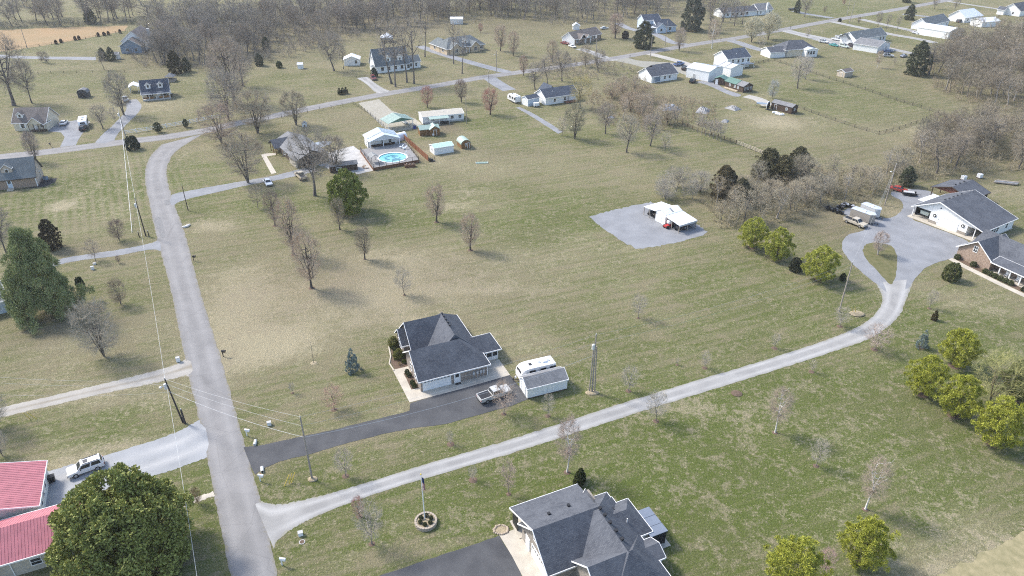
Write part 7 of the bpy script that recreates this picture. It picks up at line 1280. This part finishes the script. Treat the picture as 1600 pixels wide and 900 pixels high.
wood('small bare tree in the clump above gravel pad', 'bare clump above the gravel pad', [(1022,300),(1040,312),(1085,312),(1098,298),(1070,288),(1035,290)], 9, 2.0, 4.5, 6.5, 11, 1.3, [(.42,.4,.37),(.38,.36,.33)], ('shrub','sparse','young'))
for lab, k_, n_, h0, h1, c_ in [('grey mass of bare trees inside the wood beside the farmhouse','farm',70,9,15,(.29,.27,.255)),('brown mass of bare trees inside the brushy wood above rough field','rough',70,8,14,(.29,.265,.24)),('brown mass of bare trees inside the top middle wood','mid',76,10,15,(.29,.265,.24)),('grey mass of bare trees inside the top right wood','tr',90,11,16,(.29,.27,.25)),('brown mass of bare trees inside the right edge wood','right',60,8,14,(.31,.275,.23)),('tangled mass of small trees inside the strip behind white garage','strip',34,6,11,(.34,.305,.25)),('tangled mass of small trees inside the long hedgerow','hedge',40,3,7,(.42,.38,.31)),('reddish mass of small trees inside the thicket','thick',8,4,7,(.46,.38,.31))]: mass(lab, WP[k_], n_, 3, h0, h1, len(lab), c_)
mass('brown shrubby mass at lower edge of wood above rough field', [(395,106),(440,92),(480,84),(560,66),(560,44),(480,55),(400,62)], 60, 2.5, 3.5, 8, 78, (.33,.295,.26))
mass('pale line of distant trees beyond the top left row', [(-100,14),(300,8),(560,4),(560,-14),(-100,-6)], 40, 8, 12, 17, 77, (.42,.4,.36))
# brush: low uncountable undergrowth
def brush(name, label, px, n, gap, hlo, hhi, seed, col, per=170):
    pts = scatter(px, n, gap, seed); rg = np.random.default_rng(seed); VV = []; FF = []; o = 0
    for q in pts:
        h = rg.uniform(hlo, hhi); k = per; B = np.stack([q[0]+rg.normal(size=k)*h*.22, q[1]+rg.normal(size=k)*h*.22, np.abs(rg.normal(size=k))*h*.35], 1); D = unit(rg.normal(size=(k,3))*.55+np.array((0,0,.9))); V, F = twig_tris(B, D, rg.uniform(.3,.65,k)*h, np.full(k,.028), rg); VV.append(V); FF.append(F+o); o += len(V)
    me_ = np_mesh(name, np.vstack(VV), np.vstack(FF), TWIG); ob = link(name, me_, None, col); ob['kind'] = 'stuff'; ob['label'] = label; ob['category'] = 'brush'; return ob
brush('undergrowth', 'brown undergrowth beneath the right edge wood', [(1432,108),(1462,142),(1520,166),(1640,190),(1660,80),(1560,60),(1500,72),(1460,84)], 420, 1.6, 1.5, 3.5, 21, (.34,.29,.23), 80)
brush('undergrowth', 'brushy undergrowth behind the white garage', [(1400,258),(1430,288),(1500,275),(1560,268),(1650,275),(1660,195),(1560,180),(1470,195),(1410,232)], 330, 1.5, 1.2, 3.0, 22, (.38,.34,.26), 80)
brush('undergrowth', 'brushy undergrowth of the long hedgerow', [(1095,315),(1125,358),(1190,356),(1270,336),(1330,320),(1400,300),(1425,285),(1420,262),(1340,262),(1280,278),(1220,285),(1160,282)], 420, 1.3, .8, 2.4, 23, (.4,.36,.27), 80)
brush('undergrowth', 'reddish brush of the thicket below the grey-roofed ranch', [(900,150),(1000,136),(1020,150),(1060,150),(1120,165),(1120,200),(1060,200),(1020,210),(950,195)], 330, 1.7, .7, 1.9, 24, (.42,.35,.27), 70)
brush('undergrowth', 'dark undergrowth of the wood beside the farmhouse', [(200,85),(225,106),(300,111),(400,108),(410,60),(300,20),(225,40)], 360, 2.6, 2, 5, 25, (.34,.3,.28), 90)
brush('undergrowth', 'brown undergrowth of the wood above the rough field', [(395,108),(440,90),(480,80),(560,62),(640,48),(800,30),(800,10),(560,12),(400,25)], 520, 3.0, 2, 5, 26, (.36,.32,.28), 80)
brush('undergrowth', 'brown undergrowth of the woods along the top right', [(800,28),(880,42),(950,34),(1000,26),(1110,20),(1110,-5),(800,2)], 300, 3.4, 2, 5, 27, (.37,.33,.3), 80)
brush('undergrowth', 'dark brush line behind the orange field', [(-60,47),(0,46),(120,42),(215,38),(215,33),(100,36),(-60,40)], 120, 2.2, 1.5, 4, 28, (.26,.25,.22), 90)
brush('roadside_brush', 'fuzzy brush along cross road above slate-roofed house', [(830,108),(860,90),(930,92),(1005,112),(1010,128),(950,125),(860,125)], 130, 2.2, 1.0, 3.2, 29, (.42,.37,.31), 90)

# ------------------------------------------------------------------ air: thin haze over the whole place
hz = MB().box(-12000, 12000, -12000, 12000, -1.0, 90).mesh('haze', mat('haze_air', (1,1,1))); hm = bpy.data.materials.new('thin_haze'); hm.use_nodes = True; t_ = hm.node_tree
for n_ in list(t_.nodes):
    if n_.type == 'BSDF_PRINCIPLED': t_.nodes.remove(n_)
pv = t_.nodes.new('ShaderNodeVolumePrincipled'); pv.inputs['Color'].default_value = (.95,.96,.98,1); pv.inputs['Density'].default_value = .00013; pv.inputs['Anisotropy'].default_value = .2
t_.links.new(pv.outputs[0], [n_ for n_ in t_.nodes if n_.type == 'OUTPUT_MATERIAL'][0].inputs['Volume'])
hz.materials.clear(); hz.materials.append(hm); ho = link('haze', hz); ho['kind'] = 'stuff'
